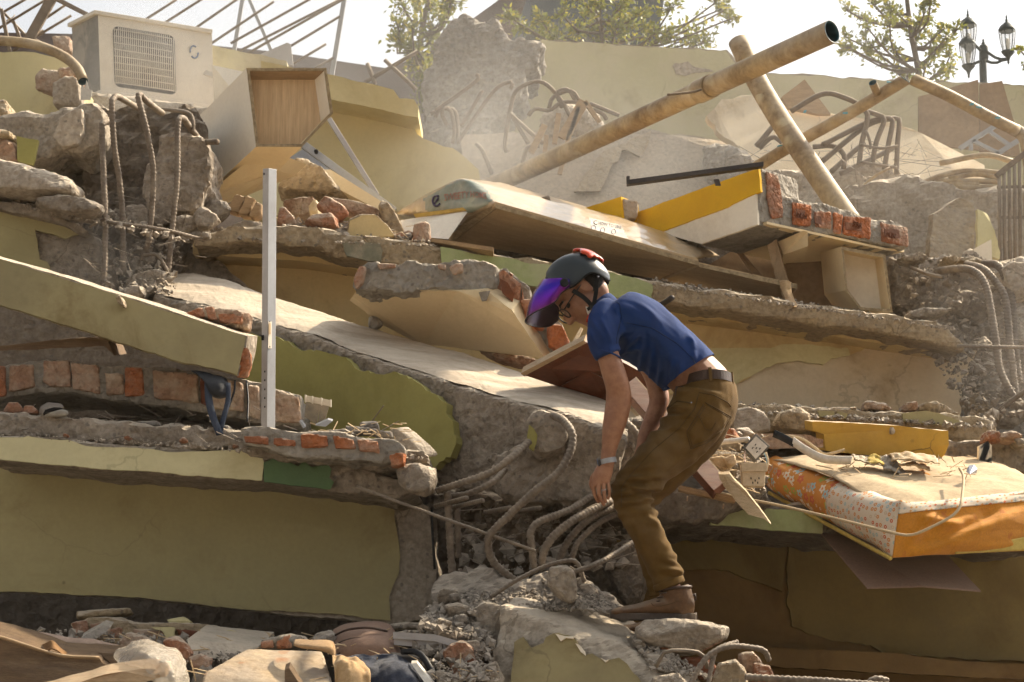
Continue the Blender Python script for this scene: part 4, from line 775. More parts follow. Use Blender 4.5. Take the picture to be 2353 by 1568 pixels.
splinters('wire_scraps', [(0, 940, 900, 1010, 7.8, 7.42, 40, .03, .12), (1050, 1150, 1440, 1320, 8.1, 7.5, 50, .05, .2), (2240, 620, 2353, 940, 9.7, 9.3, 40, .05, .16), (1700, 340, 2150, 430, 12.0, 11.5, 60, .1, .4), (150, 440, 470, 640, 9.2, 8.8, 40, .05, .15)], 'rebar', 22, 'thin wire scraps sticking out of the rubble')
# ================================================================== bottom centre: cushion, cloths, profiles, bag
cu = sheet('sofa_cushion', [[(768, 1452, 7.3), (800, 1438, 7.32), (850, 1434, 7.34), (890, 1440, 7.34), (905, 1460, 7.32)], [(766, 1475, 7.2), (800, 1462, 7.14), (850, 1458, 7.12), (892, 1468, 7.14), (912, 1490, 7.2)], [(768, 1500, 7.15), (800, 1490, 7.06), (850, 1484, 7.04), (900, 1492, 7.06), (922, 1515, 7.12)], [(775, 1530, 7.15), (810, 1520, 7.05), (860, 1516, 7.03), (915, 1522, 7.05), (932, 1535, 7.1)]], 'cushion', nu=40, nv=40, fold=.004, th=.02, label='brown padded seat cushion with dark piping wedged under the olive wall', cat='cushion')
for y0 in (1443, 1466, 1490, 1514):
    tube('piping', [P(768, y0 + 18, 7.16 - (y0 - 1443) * .0012), P(800, y0 + 4, 7.10 - (y0 - 1443) * .0008), P(848, y0, 7.09 - (y0 - 1443) * .0008), P(890, y0 + 8, 7.12 - (y0 - 1443) * .0008)], .004, MAT['leather'], sides=6, parent=cu)
sheet('cloth_heap', [[(770, 1505, 6.95), (830, 1508, 6.95), (900, 1512, 6.95), (960, 1520, 6.95), (985, 1545, 6.95)], [(775, 1520, 6.85), (840, 1530, 6.82), (900, 1522, 6.8), (950, 1530, 6.82), (995, 1570, 6.9)], [(790, 1560, 6.75), (840, 1590, 6.7), (900, 1580, 6.7), (960, 1590, 6.72), (1005, 1600, 6.8)]], 'cloth_navy', nu=50, nv=36, fold=.035, ff=11, label='crumpled navy cloth at the bottom of the heap', cat='cloth')
sheet('cloth_heap', [[(762, 1512, 6.75), (790, 1508, 6.73), (826, 1518, 6.73), (846, 1530, 6.75)], [(765, 1535, 6.68), (795, 1530, 6.62), (820, 1545, 6.62), (850, 1550, 6.68)], [(775, 1590, 6.6), (800, 1590, 6.58), (830, 1600, 6.6), (850, 1600, 6.65)]], 'cloth_tan', nu=40, nv=30, fold=.03, ff=14, label='crumpled tan cloth lying against the stained slab', cat='cloth')
sheet('leather_strip', [[(678, 1472, 6.9), (720, 1472, 6.86), (762, 1476, 6.86), (768, 1490, 6.9)], [(680, 1486, 6.85), (720, 1488, 6.8), (764, 1492, 6.8), (770, 1510, 6.88)], [(740, 1492, 6.85), (752, 1500, 6.8), (766, 1512, 6.8), (768, 1532, 6.86)]], 'cloth_tan', nu=30, nv=20, fold=.006, th=.006, label='curled tan leather strip over the stained slab', cat='leather strip')
for q, lab in (([(903, 1468, 7.05), (1000, 1474, 7.0), (1074, 1496, 6.95)], 'white profile strip with a snapped end lying beside the cushion'), ([(905, 1482, 7.06), (1000, 1490, 7.02), (1060, 1502, 6.98)], 'second white profile strip under the snapped one')):
    a, b, c = [P(*k) for k in q]
    V, Fc = joinmesh([obox_data(a, b - a, (0, .035, .0), (0, 0, .012)), obox_data(b, c - b, (0, .035, .0), (0, 0, .012)), obox_data(a + Vector((0, 0, .012)), b - a, (0, .006, 0), (0, 0, .012)), obox_data(b + Vector((0, 0, .012)), c - b, (0, .006, 0), (0, 0, .012))])
    add('profile_strip', raw(V, Fc), MAT['alu_white'], label=lab, cat='profile strip')
tube('hose', [P(925, 1498, 6.95), P(960, 1500, 6.9), P(985, 1530, 6.85), P(1015, 1590, 6.8)], .011, MAT['black_plastic'], label='black hose curving down past the white profile strips', cat='hose')
tube('pipe_stub', [P(900, 1512, 7.0), P(970, 1520, 6.95)], .02, MAT['steel_dark'], label='black pipe stub beside the navy cloth', cat='pipe stub')
prism('profile_strip', [P(*q) for q in ((945, 1525, 6.8), (958, 1524, 6.8), (1010, 1590, 6.75), (990, 1590, 6.75))], (0, .03, .01), MAT['white_plastic'], label='white plastic strip slanting over the navy cloth', cat='profile strip')
hb = chunk('hollow_brick', [(1018, 1500), (1034, 1480), (1062, 1474), (1086, 1490), (1098, 1530), (1086, 1560), (1056, 1566), (1030, 1540)], 6.92, .14, MAT['brick'], vox=.010, amp=.007, label='broken orange hollow brick below the gravel heap', cat='brick')
prism('brick_hollow', [P(x, y, 6.905) for x, y in ((1072, 1520), (1088, 1512), (1092, 1534), (1078, 1546), (1068, 1540))], (0, .02, 0), MAT['brick_dark'], rag=.003, step=.01, parent=hb)
for i, (q, Y, m) in enumerate((([(890, 1436), (930, 1430), (975, 1432), (960, 1446), (900, 1448)], 7.35, 'stone'), ([(965, 1432), (1010, 1418), (1040, 1424), (1074, 1458), (1020, 1456), (970, 1444)], 7.15, 'stone'), ([(908, 1452), (970, 1446), (978, 1458), (940, 1472), (912, 1466)], 7.15, 'concrete_tan'), ([(968, 1464), (990, 1450), (1052, 1456), (1030, 1478), (975, 1480)], 7.05, 'concrete_pale'), ([(1062, 1476), (1100, 1470), (1110, 1500), (1096, 1540), (1080, 1500)], 6.98, 'stone'), ([(1000, 1540), (1040, 1548), (1060, 1590), (1000, 1590)], 6.8, 'stone'), ([(1110, 1530), (1140, 1520), (1160, 1560), (1150, 1590), (1110, 1580)], 6.85, 'stone'))):
    chunk('rubble_stone', q, Y, .1, MAT[m], vox=.010, amp=.008, taper=.2, label=['thin stone shelf right under the olive wall end', 'broad pointed flat stone above the white profile strips', 'small tan plaster stone behind the white profile strips', 'pale ridged flat stone over the hollow brick', 'curved stone beside the hollow brick', 'stone at the foot of the black hose', 'pale stone at the foot of the lower beam'][i], cat='stone', group='flat stones beside the cushion')
# translucent plastic bag
mp_ = bpy.data.materials.new('plastic_bag'); mp_.use_nodes = True; t_ = mp_.node_tree; b_ = t_.nodes['Principled BSDF']
b_.inputs['Base Color'].default_value = (.74, .66, .54, 1); b_.inputs['Roughness'].default_value = .22; b_.inputs['Alpha'].default_value = .42; b_.inputs['Subsurface Weight'].default_value = 0
nz_ = t_.nodes.new('ShaderNodeTexNoise'); nz_.inputs['Scale'].default_value = 26; nz_.inputs['Detail'].default_value = 4; bp_ = t_.nodes.new('ShaderNodeBump'); bp_.inputs['Strength'].default_value = .5; bp_.inputs['Distance'].default_value = .02
t_.links.new(nz_.outputs[0], bp_.inputs['Height']); t_.links.new(bp_.outputs[0], b_.inputs['Normal'])
MAT['bag'] = mp_
bag = hull('plastic_bag', [P(x, y, Y) for x, y, Y in ((258, 1510, 6.75), (275, 1492, 6.75), (325, 1474, 6.78), (362, 1476, 6.78), (402, 1500, 6.76), (418, 1504, 6.76), (442, 1580, 6.7), (400, 1590, 6.6), (320, 1560, 6.6), (265, 1530, 6.66), (340, 1500, 6.6), (390, 1530, 6.58), (300, 1520, 6.9), (380, 1500, 6.92))], MAT['bag'], vox=.010, amp=.022, f=6, hard=.5, sm=2, smooth=True, label='crumpled translucent plastic bag among the bottom debris', cat='plastic bag')
# ================================================================== left ledge small things
def blade(name, pts, w, up, m, **kw):
    """flat strip along pts, width vector up*w"""
    path = spline([P(*q) for q in pts], .02); u = Vector(up).normalized() * w; V = []
    for p in path: V += [p - u / 2, p + u / 2]
    o = add(name, raw(V, [(2 * i, 2 * i + 1, 2 * i + 3, 2 * i + 2) for i in range(len(path) - 1)], False), MAT[m], smooth=True, **kw)
    s = o.modifiers.new('t', 'SOLIDIFY'); s.thickness = .004; s.offset = 0
    return o
bagb = sheet('black_bag', [[(440, 850, 7.62), (470, 856, 7.6), (500, 862, 7.6), (520, 872, 7.62)], [(455, 862, 7.56), (480, 880, 7.52), (508, 884, 7.52), (528, 890, 7.58)], [(475, 880, 7.56), (482, 900, 7.52), (505, 910, 7.52), (526, 905, 7.56)], [(480, 900, 7.6), (490, 912, 7.58), (505, 916, 7.58), (520, 912, 7.6)]], 'bag_black', nu=30, nv=30, fold=.015, label='crumpled black bag with a hanging strap under the tilted olive beam', cat='bag')
blade('strap', [(478, 880, 7.54), (480, 920, 7.52), (490, 960, 7.5), (502, 990, 7.48), (506, 1000, 7.48)], .028, (1, 0, .2), 'strap_blue', parent=bagb)
blade('strap', [(524, 880, 7.54), (524, 920, 7.53), (514, 960, 7.51), (506, 990, 7.5)], .02, (1, 0, -.1), 'strap_blue', parent=bagb)
tube('cable', [P(540, 874, 7.6), P(538, 900, 7.58), P(526, 935, 7.57)], .004, MAT['black_plastic'], label='short black cable loop beside the black bag', cat='cable')
tube('cable', [P(566, 876, 7.6), P(570, 920, 7.56), P(568, 972, 7.5)], .004, MAT['black_plastic'], label='black cable hanging down beside the aluminium post', cat='cable')
sl_ = empty('slipper', P(122, 958, 7.52), 'grey-beige slipper lying on the cream ledge rubble', 'slipper')
hull('slipper_upper', [P(x, y, Y) for x, y, Y in ((86, 955, 7.6), (92, 935, 7.62), (110, 924, 7.6), (140, 926, 7.58), (150, 936, 7.56), (100, 956, 7.5), (96, 940, 7.5), (115, 930, 7.52), (146, 938, 7.5), (90, 956, 7.7), (120, 926, 7.7))], MAT['slipper'], vox=.007, amp=.004, sm=2, smooth=True, parent=sl_)
hull('slipper_sole', [P(x, y, Y) for x, y, Y in ((98, 957, 7.48), (110, 948, 7.47), (140, 940, 7.46), (156, 944, 7.46), (158, 953, 7.46), (150, 958, 7.47), (110, 958, 7.48), (98, 957, 7.6), (156, 945, 7.58), (150, 958, 7.58))], MAT['slipper_sole'], vox=.006, amp=.001, sm=2, smooth=True, parent=sl_)
prism('slipper_opening', [P(x, y, 7.465) for x, y in ((98, 952), (104, 942), (124, 936), (140, 937), (138, 940), (118, 944))], (0, .03, 0), MAT['hole'], parent=sl_)
# aluminium post
a0, a1 = P(600, 985, 7.66), P(604, 388, 7.66)
post = empty('aluminium_post', P(614, 985, 7.66), 'upright white aluminium door-frame post standing on the left ledge', 'post')
up = (a1 - a0).normalized(); H_ = (a1 - a0).length
dR = (P(632, 985, 7.66) - P(600, 985, 7.66)); wd = dR.length; dx_ = Vector((1, 0, 0))
f1 = (Vector((.42, -.3, 0)) * .052); f2 = Vector((.62, .25, 0)) * .05
p0 = a0
def col_face(name, o, a, th, m): return obox(name, o, a, up * H_, th, MAT[m], bev=.001, parent=post)
fl = P(613.5, 985, 7.645) - a0; fr_ = P(632, 985, 7.675) - P(613.5, 985, 7.645)
col_face('channel_web', a0, fl, Vector((0, .004, 0)), 'alu_white')
col_face('channel_face', a0 + fl, fr_, Vector((0, .004, 0)), 'alu')
col_face('channel_back', a0 + Vector((0, .004, 0)), Vector((.004, .035, 0)), Vector((.004, 0, 0)), 'alu')
col_face('channel_back', a0 + fl + fr_, Vector((-.004, .035, 0)), Vector((-.003, 0, 0)), 'alu')
lp = obox('lock_plate', P(616, 801, 7.642), P(624, 801, 7.655) - P(616, 801, 7.642), up * (64 * px(7.65)), Vector((0, .004, 0)), MAT['board_white'], bev=.0008, parent=post)
obox('lock_slot', P(618, 768, 7.639), P(622, 768, 7.646) - P(618, 768, 7.639), up * (26 * px(7.65)), Vector((0, .004, 0)), MAT['veneer'], bev=0, parent=lp)
for y in (740, 798): obox('screw', P(618.5, y, 7.638), P(621, y, 7.642) - P(618.5, y, 7.638), up * .004, Vector((0, .004, 0)), MAT['steel_dark'], bev=0, parent=lp)
for x, y, w_, h_ in ((600.5, 782, 6, 12), (605, 402, 3, 5), (607, 856, 2.5, 4), (607, 876, 2.5, 4), (607, 897, 2.5, 4), (607, 917, 2.5, 4), (607, 937, 2.5, 4)):
    obox('hole', P(x, y, 7.648), P(x + w_, y, 7.644) - P(x, y, 7.648), up * (h_ * px(7.65)), Vector((0, .003, 0)), MAT['hole'], bev=0, parent=post)
# broken white plastic frame and aluminium scraps
vf = empty('vent_frame', P(730, 978, 7.6), 'broken white plastic ribbed frame standing on the ledge rubble', 'plastic frame')
pf = Pl((700, 910, 7.55), (760, 922, 7.55), (730, 975, 7.62))
prism('panel', [pf(x, y) for x, y in ((700, 908), (760, 920), (760, 934), (702, 922))], (0, .012, 0), MAT['white_plastic'], parent=vf)
for x, y in ((700, 907), (716, 910), (737, 914), (758, 918)): obox('rib', pf(x, y + 17, .014), pf(x + 3, y + 17, .014) - pf(x, y + 17, .014), pf(x, y, .014) - pf(x, y + 17, .014), (0, .016, 0), MAT['white_plastic'], bev=.001, parent=vf)
prism('side_wall', [P(*q) for q in ((703, 924, 7.56), (735, 930, 7.57), (728, 976, 7.62), (700, 958, 7.6))], (0, .006, 0), MAT['ac_dark'], parent=vf)
prism('side_wall', [P(*q) for q in ((735, 930, 7.57), (756, 934, 7.57), (746, 968, 7.62), (730, 978, 7.62))], (0, .006, 0), MAT['ac_dark'], parent=vf)
for q, lab in (((725, 978, 753, 965, 764, 968, 748, 981), 'bright aluminium scrap leaning below the white ribbed frame'), ((688, 970, 692, 968, 702, 982, 697, 984), 'tiny aluminium sliver beside the brick end')):
    prism('aluminium_scrap', [P(q[i], q[i + 1], 7.5) for i in (0, 2, 4, 6)], (0, .02, .01), MAT['alu'], label=lab, cat='metal scrap')
# ================================================================== terrace on the right
tr = chunk('wall_strip', [(1680, 920), (1740, 926), (1870, 934), (2074, 948), (2183, 953), (2270, 962), (2294, 975), (2296, 996), (2282, 1016), (2178, 1010), (1870, 992), (1680, 988)], 8.95, .4, MAT['concrete_tan'], vox=.014, amp=.013, f=8, taper=.03, label='long broken strip of plastered masonry behind the ochre block', cat='wall strip')
prism('plaster_layer', [P(x, y, 8.915) for x, y in ((2074, 950), (2130, 944), (2160, 950), (2205, 968), (2202, 980), (2130, 974), (2076, 968))], (0, .04, 0), MAT['olive'], rag=.004, parent=tr)
for q in ([(1880, 944), (1916, 946), (1918, 960), (1882, 958)], [(1924, 948), (1946, 950), (1944, 962), (1926, 960)]): prism('plaster_layer', [P(x, y, 8.92) for x, y in q], (0, .04, 0), MAT['olive'], rag=.004, parent=tr)
for i, (q, Y, m, lab) in enumerate((([(1984, 940), (1988, 922), (2004, 918), (2040, 926), (2056, 942), (2020, 944)], 9.0, 'brick_dusty', 'pinkish rubble lump on top of the masonry strip'), ([(2074, 944), (2080, 926), (2108, 922), (2112, 944)], 9.05, 'brick_dusty', 'dusty brick lump on top of the masonry strip'), ([(2108, 940), (2120, 924), (2150, 920), (2180, 934), (2210, 952), (2150, 952)], 9.05, 'concrete_tan', 'ridged tan rubble lump on the masonry strip'), ([(1690, 990), (1692, 938), (1720, 932), (1750, 940), (1770, 965), (1772, 990), (1730, 998)], 8.7, 'concrete_pale', 'cracked pale stone wedged at the start of the masonry strip'), ([(1776, 975), (1790, 946), (1830, 934), (1866, 946), (1864, 985), (1840, 990), (1800, 985)], 8.72, 'concrete_tan', 'tan stone beside the cracked pale one'), ([(1950, 936), (1968, 933), (1972, 942), (1952, 944)], 8.95, 'concrete_tan', 'tiny flat chip on the masonry strip'))):
    chunk('rubble_stone', q, Y, .18, MAT[m], vox=.011, amp=.012, taper=.2, label=lab, cat='stone')
yb = prism('ochre_block', [P(*q) for q in ((1866, 968, 8.35), (1960, 972, 8.33), (2180, 990, 8.3), (2181, 1022, 8.3), (2170, 1046, 8.32), (2150, 1059, 8.33), (2020, 1050, 8.34), (1898, 1036, 8.36), (1893, 998, 8.36), (1868, 990, 8.36))], (0, .22, .035), MAT['ochre_paint'], rag=.003, step=.03, label='ochre painted masonry block lying behind the flowered mattress', cat='masonry block')
chunk('chipped_spot', [(2046, 982), (2054, 982), (2058, 994), (2048, 998)], 8.30, .04, MAT['concrete_pale'], vox=.006, amp=.003, parent=yb)
prism('timber_beam', [P(*q) for q in ((1740, 996, 8.25), (1860, 999, 8.25), (1892, 1010, 8.25), (1892, 1030, 8.25), (1780, 1032, 8.25), (1742, 1022, 8.25))], (0, .1, .012), MAT['brick_dusty'], rag=.004, label='dusty brown block lying between the sockets and the ochre block', cat='block')
chunk('concrete_ledge', [(2160, 1008), (2260, 1012), (2420, 1016), (2420, 1090), (2300, 1086), (2180, 1080), (2150, 1060)], 8.6, .4, MAT['concrete'], vox=.016, amp=.014, label='low concrete ledge behind the far end of the mattress', cat='concrete ledge')
prism('white_post_stub', [P(*q) for q in ((2250, 1024, 8.3), (2270, 1014, 8.3), (2279, 1024, 8.3), (2280, 1076, 8.3), (2250, 1074, 8.3))], (0, .04, 0), MAT['white_paint'], rag=.002, label='short white post stub behind the mattress', cat='post stub')
for q, m, lab in (([(2290, 1010), (2300, 994), (2330, 990), (2352, 1000), (2350, 1014), (2310, 1018)], 'brick_dusty', 'pinkish brick piece on the low concrete ledge'), ([(2264, 1014), (2276, 984), (2300, 990), (2306, 1014)], 'brick', 'orange brick nub at the end of the masonry strip'), ([(2330, 1010), (2380, 1006), (2390, 1024), (2340, 1026)], 'stone', 'grey rubble at the far end of the low concrete ledge'), ([(1890, 1040), (1930, 1034), (1990, 1046), (1980, 1060), (1910, 1054)], 'brick_dark', 'dark brick rubble in front of the ochre block')):
    chunk('rubble_stone', q, 8.45, .15, MAT[m], vox=.012, amp=.012, label=lab, cat='stone')
# wooden door and planks behind the man
door = prism('wooden_door', [P(*q) for q in ((1197, 860, 8.02), (1342, 784, 7.96), (1500, 870, 8.02), (1470, 926, 8.2), (1400, 928, 8.22), (1300, 894, 8.2))], (.01, .035, .03), MAT['door_red'], label='dark red wooden door leaf lying on the fallen beam behind the man', cat='door')
prism('door_panel', [P(*q) for q in ((1290, 886, 8.16), (1352, 850, 8.075), (1420, 886, 8.09), (1396, 918, 8.18))], (.0, -.012, -.006), MAT['door_red'], parent=door)
prism('door_edge', [P(*q) for q in ((1197, 858, 8.015), (1342, 782, 7.955), (1347, 789, 7.965), (1204, 865, 8.025))], (.01, .037, .032), MAT['timber'], parent=door)
def plank(name, a, b, w, th, m, m2, **kw):
    a, b = P(*a), P(*b); w, th = Vector(w), Vector(th)
    o = obox(name, a, b - a, w, th, MAT[m], bev=.003, **kw)
    obox('raw_edge', a + th * 1.0, b - a, w, th.normalized() * .004, MAT[m2], bev=0, parent=o)
    return o
plank('door_frame_timber', (1430, 888, 7.75), (1640, 1128, 7.42), (.0, .035, -.03), (.055, .05, .045), 'door_red', 'timber', label='long dark red door-frame timber slanting down behind the man', cat='timber')
prism('splintered_wood', [P(*q) for q in ((1652, 1092, 7.35), (1676, 1090, 7.35), (1715, 1130, 7.3), (1745, 1168, 7.27), (1772, 1206, 7.24), (1756, 1193, 7.25), (1720, 1182, 7.27), (1690, 1152, 7.3), (1662, 1118, 7.34))], (.0, .02, .012), MAT['splinter'], rag=.004, step=.015, label='bright splintered wood end below the red timber', cat='splintered wood')
plank('wooden_lath', (1560, 1128, 7.55), (1690, 1156, 7.4), (0, .05, 0), (0, .0, .018), 'timber', 'timber', label='thin wooden lath with screws under the red timber', cat='lath')
for x, y in ((1580, 1140), (1663, 1158)): tube('screw', [P(x, y, 7.46), P(x - 2, y + 14, 7.46)], .003, MAT['brick_dusty'], sides=6, label='loose rusty screw pointing down from the thin lath', cat='screw', group='rusty screws in the lath')
chunk('concrete_mass', [(1470, 1120), (1560, 1110), (1640, 1124), (1690, 1130), (1740, 1126), (1765, 1150), (1700, 1170), (1640, 1200), (1500, 1196), (1460, 1160)], 7.72, .4, MAT['concrete_dark'], vox=.016, amp=.022, label='rough shaded concrete under the lath behind the knee', cat='concrete mass')
for i, (q, Y, m) in enumerate((([(1630, 1050), (1660, 1044), (1690, 1060), (1676, 1078), (1640, 1072)], 7.7, 'splinter'), ([(1665, 1052), (1690, 1040), (1694, 1064), (1678, 1076)], 7.65, 'splinter'), ([(1620, 990), (1640, 975), (1690, 985), (1700, 1010), (1640, 1020)], 8.1, 'brick_hot'), ([(1690, 985), (1720, 980), (1740, 1000), (1700, 1010)], 8.2, 'concrete_pale'), ([(1610, 1050), (1640, 1036), (1700, 1040), (1740, 1080), (1700, 1100), (1640, 1090)], 7.85, 'concrete_tan'), ([(1640, 1010), (1700, 1006), (1706, 1036), (1650, 1040)], 8.0, 'concrete_tan'), ([(1690, 1120), (1740, 1112), (1765, 1128), (1740, 1150), (1700, 1145)], 7.65, 'concrete_grey'))):
    chunk('rubble_stone', q, Y, .14, MAT[m], vox=.010, amp=.009, taper=.2, label=['pale torn wood chip behind the back pocket', 'curled pale wood chip below the white conduit', 'orange brick piece behind the seat of the trousers', 'pale stone beside the orange brick piece', 'broad tan rubble under the white conduit', 'tan rubble behind the white conduit', 'grey stone below the lower socket box'][i], cat='rubble')
chunk('yellow_shard', [(1448, 880), (1470, 856), (1486, 852), (1488, 878), (1470, 895)], 8.1, .05, MAT['plaster_lime'], vox=.008, amp=.004, label='yellowish plaster shard seen between the arms', cat='plaster shard')
# light rubble visible between the arms
chunk('rubble_stone', [(1440, 900), (1470, 885), (1500, 900), (1520, 940), (1490, 960), (1450, 930)], 8.15, .2, MAT['concrete_pale'], vox=.012, amp=.012, label='pale rubble seen between the two arms', cat='rubble')
# sockets
def socket(pts, Y, label, lid):
    c = P(sum(p[0] for p in pts) / 4, max(p[1] for p in pts), Y)
    e = empty('wall_socket', c, label, 'socket')
    q = [P(x, y, Y) for x, y in pts]; n_ = Vector((0, .045, 0))
    prism('socket_box', q, n_, MAT['ac_dark' if not lid else 'sock_plastic'], bev=.002, parent=e)
    ce = sum(q, Vector()) / 4
    pl_ = [ce + (k - ce) * (.97 if lid else .8) + Vector((0, -.004, 0)) for k in q]
    prism('face_plate', pl_, (0, .006, 0), MAT['sock_plastic' if lid else 'white_plastic'], bev=.0015, rag=0 if lid else .002, step=.012, parent=e)
    ax, ay = (q[1] - q[0]), (q[3] - q[0])
    for u, v in ((.34, .60), (.66, .60), (.40, .80), (.60, .80), (.5, .70)) if lid else ((.35, .4), (.65, .4), (.35, .62), (.65, .62), (.5, .5)):
        h = q[0] + ax * u + ay * v + Vector((0, -.006, 0)); obox('slot', h, ax.normalized() * .0035, ay.normalized() * .008, (0, .004, 0), MAT['hole'], bev=0, parent=e)
    if lid:
        prism('lid', [q[0] + Vector((-.002, -.016, .002)), q[1] + Vector((.002, -.016, .002)), q[1] + ay * .36 + Vector((.002, -.016, 0)), q[0] + ay * .36 + Vector((-.002, -.016, 0))], (0, .016, 0), MAT['sock_plastic'], bev=.002, parent=e)
    return e
socket([(1737, 996), (1770, 1026), (1736, 1062), (1707, 1030)], 7.62, 'broken wall socket box hanging tilted on its corner', False)
socket([(1703, 1066), (1760, 1066), (1757, 1119), (1706, 1118)], 7.45, 'square beige wall socket with a flat lid below the tilted one', True)
tube('conduit', [P(1630, 1019, 7.75), P(1680, 1014, 7.68), P(1722, 1009, 7.64)], .010, MAT['white_plastic'], label='white conduit tube leading to the tilted socket', cat='conduit')
for i in range(3): tube('wire', [P(1755 + i * 3, 1040, 7.66), P(1762 + i * 2, 1060, 7.62), P(1757 + i * 3, 1080, 7.6)], .002, MAT['cord' if i else 'pvc_blue'], sides=5, label='thin wire between the two sockets', cat='wire', group='thin wires between the sockets')
tube('wire', [P(1712, 1064, 7.5), P(1711, 1048, 7.56), P(1712, 1036, 7.6)], .002, MAT['print_red'], sides=5, label='thin red wire joining the lower socket to the tilted one', cat='wire')
# ================================================================== mattress
def print_mat(name, kind):
    m = bpy.data.materials.new(name); m.use_nodes = True; t = m.node_tree; N = t.nodes; L = t.links; b = N['Principled BSDF']; b.inputs['Roughness'].default_value = .92
    uv = N.new('ShaderNodeUVMap'); 
    def ring(scale, seed, r0, pal, bgc, petals=0, keep=.0):
        mp = N.new('ShaderNodeMapping'); mp.inputs['Scale'].default_value = (scale, scale, 1); mp.inputs['Location'].default_value = (seed, seed * .7, 0); L.new(uv.outputs[0], mp.inputs[0])
        v = N.new('ShaderNodeTexVoronoi'); v.voronoi_dimensions = '2D'; v.inputs['Scale'].default_value = 1; v.inputs['Randomness'].default_value = .55; L.new(mp.outputs[0], v.inputs['Vector'])
        d = N.new('ShaderNodeVectorMath'); d.operation = 'SUBTRACT'; L.new(mp.outputs[0], d.inputs[0]); L.new(v.outputs['Position'], d.inputs[1])
        sx = N.new('ShaderNodeSeparateXYZ'); L.new(d.outputs[0], sx.inputs[0])
        at = N.new('ShaderNodeMath'); at.operation = 'ARCTAN2'; L.new(sx.outputs[1], at.inputs[0]); L.new(sx.outputs[0], at.inputs[1])
        mu = N.new('ShaderNodeMath'); mu.operation = 'MULTIPLY'; mu.inputs[1].default_value = petals; L.new(at.outputs[0], mu.inputs[0])
        co = N.new('ShaderNodeMath'); co.operation = 'COSINE'; L.new(mu.outputs[0], co.inputs[0])
        ma = N.new('ShaderNodeMath'); ma.operation = 'MULTIPLY_ADD'; ma.inputs[1].default_value = -.07 if petals else 0; L.new(co.outputs[0], ma.inputs[0]); L.new(v.outputs['Distance'], ma.inputs[2])
        cs = N.new('ShaderNodeSeparateColor'); L.new(v.outputs['Color'], cs.inputs[0])
        cr = N.new('ShaderNodeValToRGB'); cr.color_ramp.interpolation = 'CONSTANT'
        els = cr.color_ramp.elements
        while len(els) < len(pal): els.new(.5)
        for i, c in enumerate(pal): els[i].position = i / len(pal); els[i].color = c + (1,)
        L.new(cs.outputs[0], cr.inputs[0])
        lt = N.new('ShaderNodeMath'); lt.operation = 'LESS_THAN'; lt.inputs[1].default_value = r0; L.new(ma.outputs[0], lt.inputs[0])
        kp = N.new('ShaderNodeMath'); kp.operation = 'GREATER_THAN'; kp.inputs[1].default_value = keep; L.new(cs.outputs[1], kp.inputs[0])
        f = N.new('ShaderNodeMath'); f.operation = 'MULTIPLY'; L.new(lt.outputs[0], f.inputs[0]); L.new(kp.outputs[0], f.inputs[1])
        def mx(fac, a, bb):
            x = N.new('ShaderNodeMix'); x.data_type = 'RGBA'; L.new(fac, x.inputs['Factor'])
            for k, q in (('A', a), ('B', bb)):
                s = [i for i in x.inputs if i.name == k and i.type == 'RGBA'][0]
                if isinstance(q, tuple): s.default_value = q + (1,)
                else: L.new(q, s)
            return [o for o in x.outputs if o.type == 'RGBA'][0]
        o1 = mx(f.outputs[0], bgc, cr.outputs[0])
        ce = N.new('ShaderNodeMath'); ce.operation = 'LESS_THAN'; ce.inputs[1].default_value = r0 * .36; L.new(v.outputs['Distance'], ce.inputs[0])
        f2 = N.new('ShaderNodeMath'); f2.operation = 'MULTIPLY'; L.new(ce.outputs[0], f2.inputs[0]); L.new(kp.outputs[0], f2.inputs[1])
        return mx(f2.outputs[0], o1, (.60, .20, .05) if petals else (.62, .5, .36))
    blue, red, cream, green, tan = (.30, .42, .42), (.50, .11, .045), (.66, .56, .42), (.30, .33, .06), (.42, .28, .17)
    if kind == 'flower': c = ring(9.5, 1.3, .33, [blue, cream, red, blue, cream, green, tan], ring(19, 4.1, .24, [cream, (.55, .25, .05)], (.53, .205, .03), 5, .5), 5, .12)
    elif kind == 'dots': c = ring(19, 2.2, .32, [(.56, .22, .06), red, blue, (.56, .22, .06), (.52, .40, .28)], (.60, .50, .38), 0, .1)
    else: c = ring(15, .3, .26, [red, blue, (.55, .3, .1)], (.60, .50, .38), 4, .1)
    L.new(c, b.inputs['Base Color']); MAT[name] = m
print_mat('print_flower', 'flower'); print_mat('print_dots', 'dots'); print_mat('print_diamond', 'diamond')
def bil(a, b, c, d, u, v): return (a.lerp(b, u)).lerp(d.lerp(c, u), v)     # a-b top, d-c bottom
mt = empty('mattress', P(2060, 1280, 7.3), 'sagging mattress with an orange flower-print cover, dusty on top', 'mattress')
A, B, C_, D_ = P(1764, 1040, 8.25), P(2068, 1152, 7.28), P(2440, 1108, 7.75), P(2250, 1050, 8.7)
a_, b_2, c_2 = P(1772, 1132, 8.2), P(2050, 1282, 7.3), P(2440, 1262, 7.72)
def patch(name, corners, m, nu, nv, fn, uvsize=None, th=.004, parent=None):
    V = []; UV = []
    for j in range(nv + 1):
        for i in range(nu + 1):
            u, v = i / nu, j / nv; V.append(fn(bil(*corners, u, v), u, v)); UV.append((u * (uvsize or (1, 1))[0], v * (uvsize or (1, 1))[1]))
    Fc = [(j * (nu + 1) + i, j * (nu + 1) + i + 1, (j + 1) * (nu + 1) + i + 1, (j + 1) * (nu + 1) + i) for j in range(nv) for i in range(nu)]
    me = raw(V, Fc, False); uvl = me.uv_layers.new(name='UVMap')
    for l in me.loops: uvl.data[l.index].uv = UV[l.vertex_index]
    o = add(name, me, MAT[m], smooth=True, parent=parent)
    s = o.modifiers.new('t', 'SOLIDIFY'); s.thickness = th; s.offset = 0
    return o
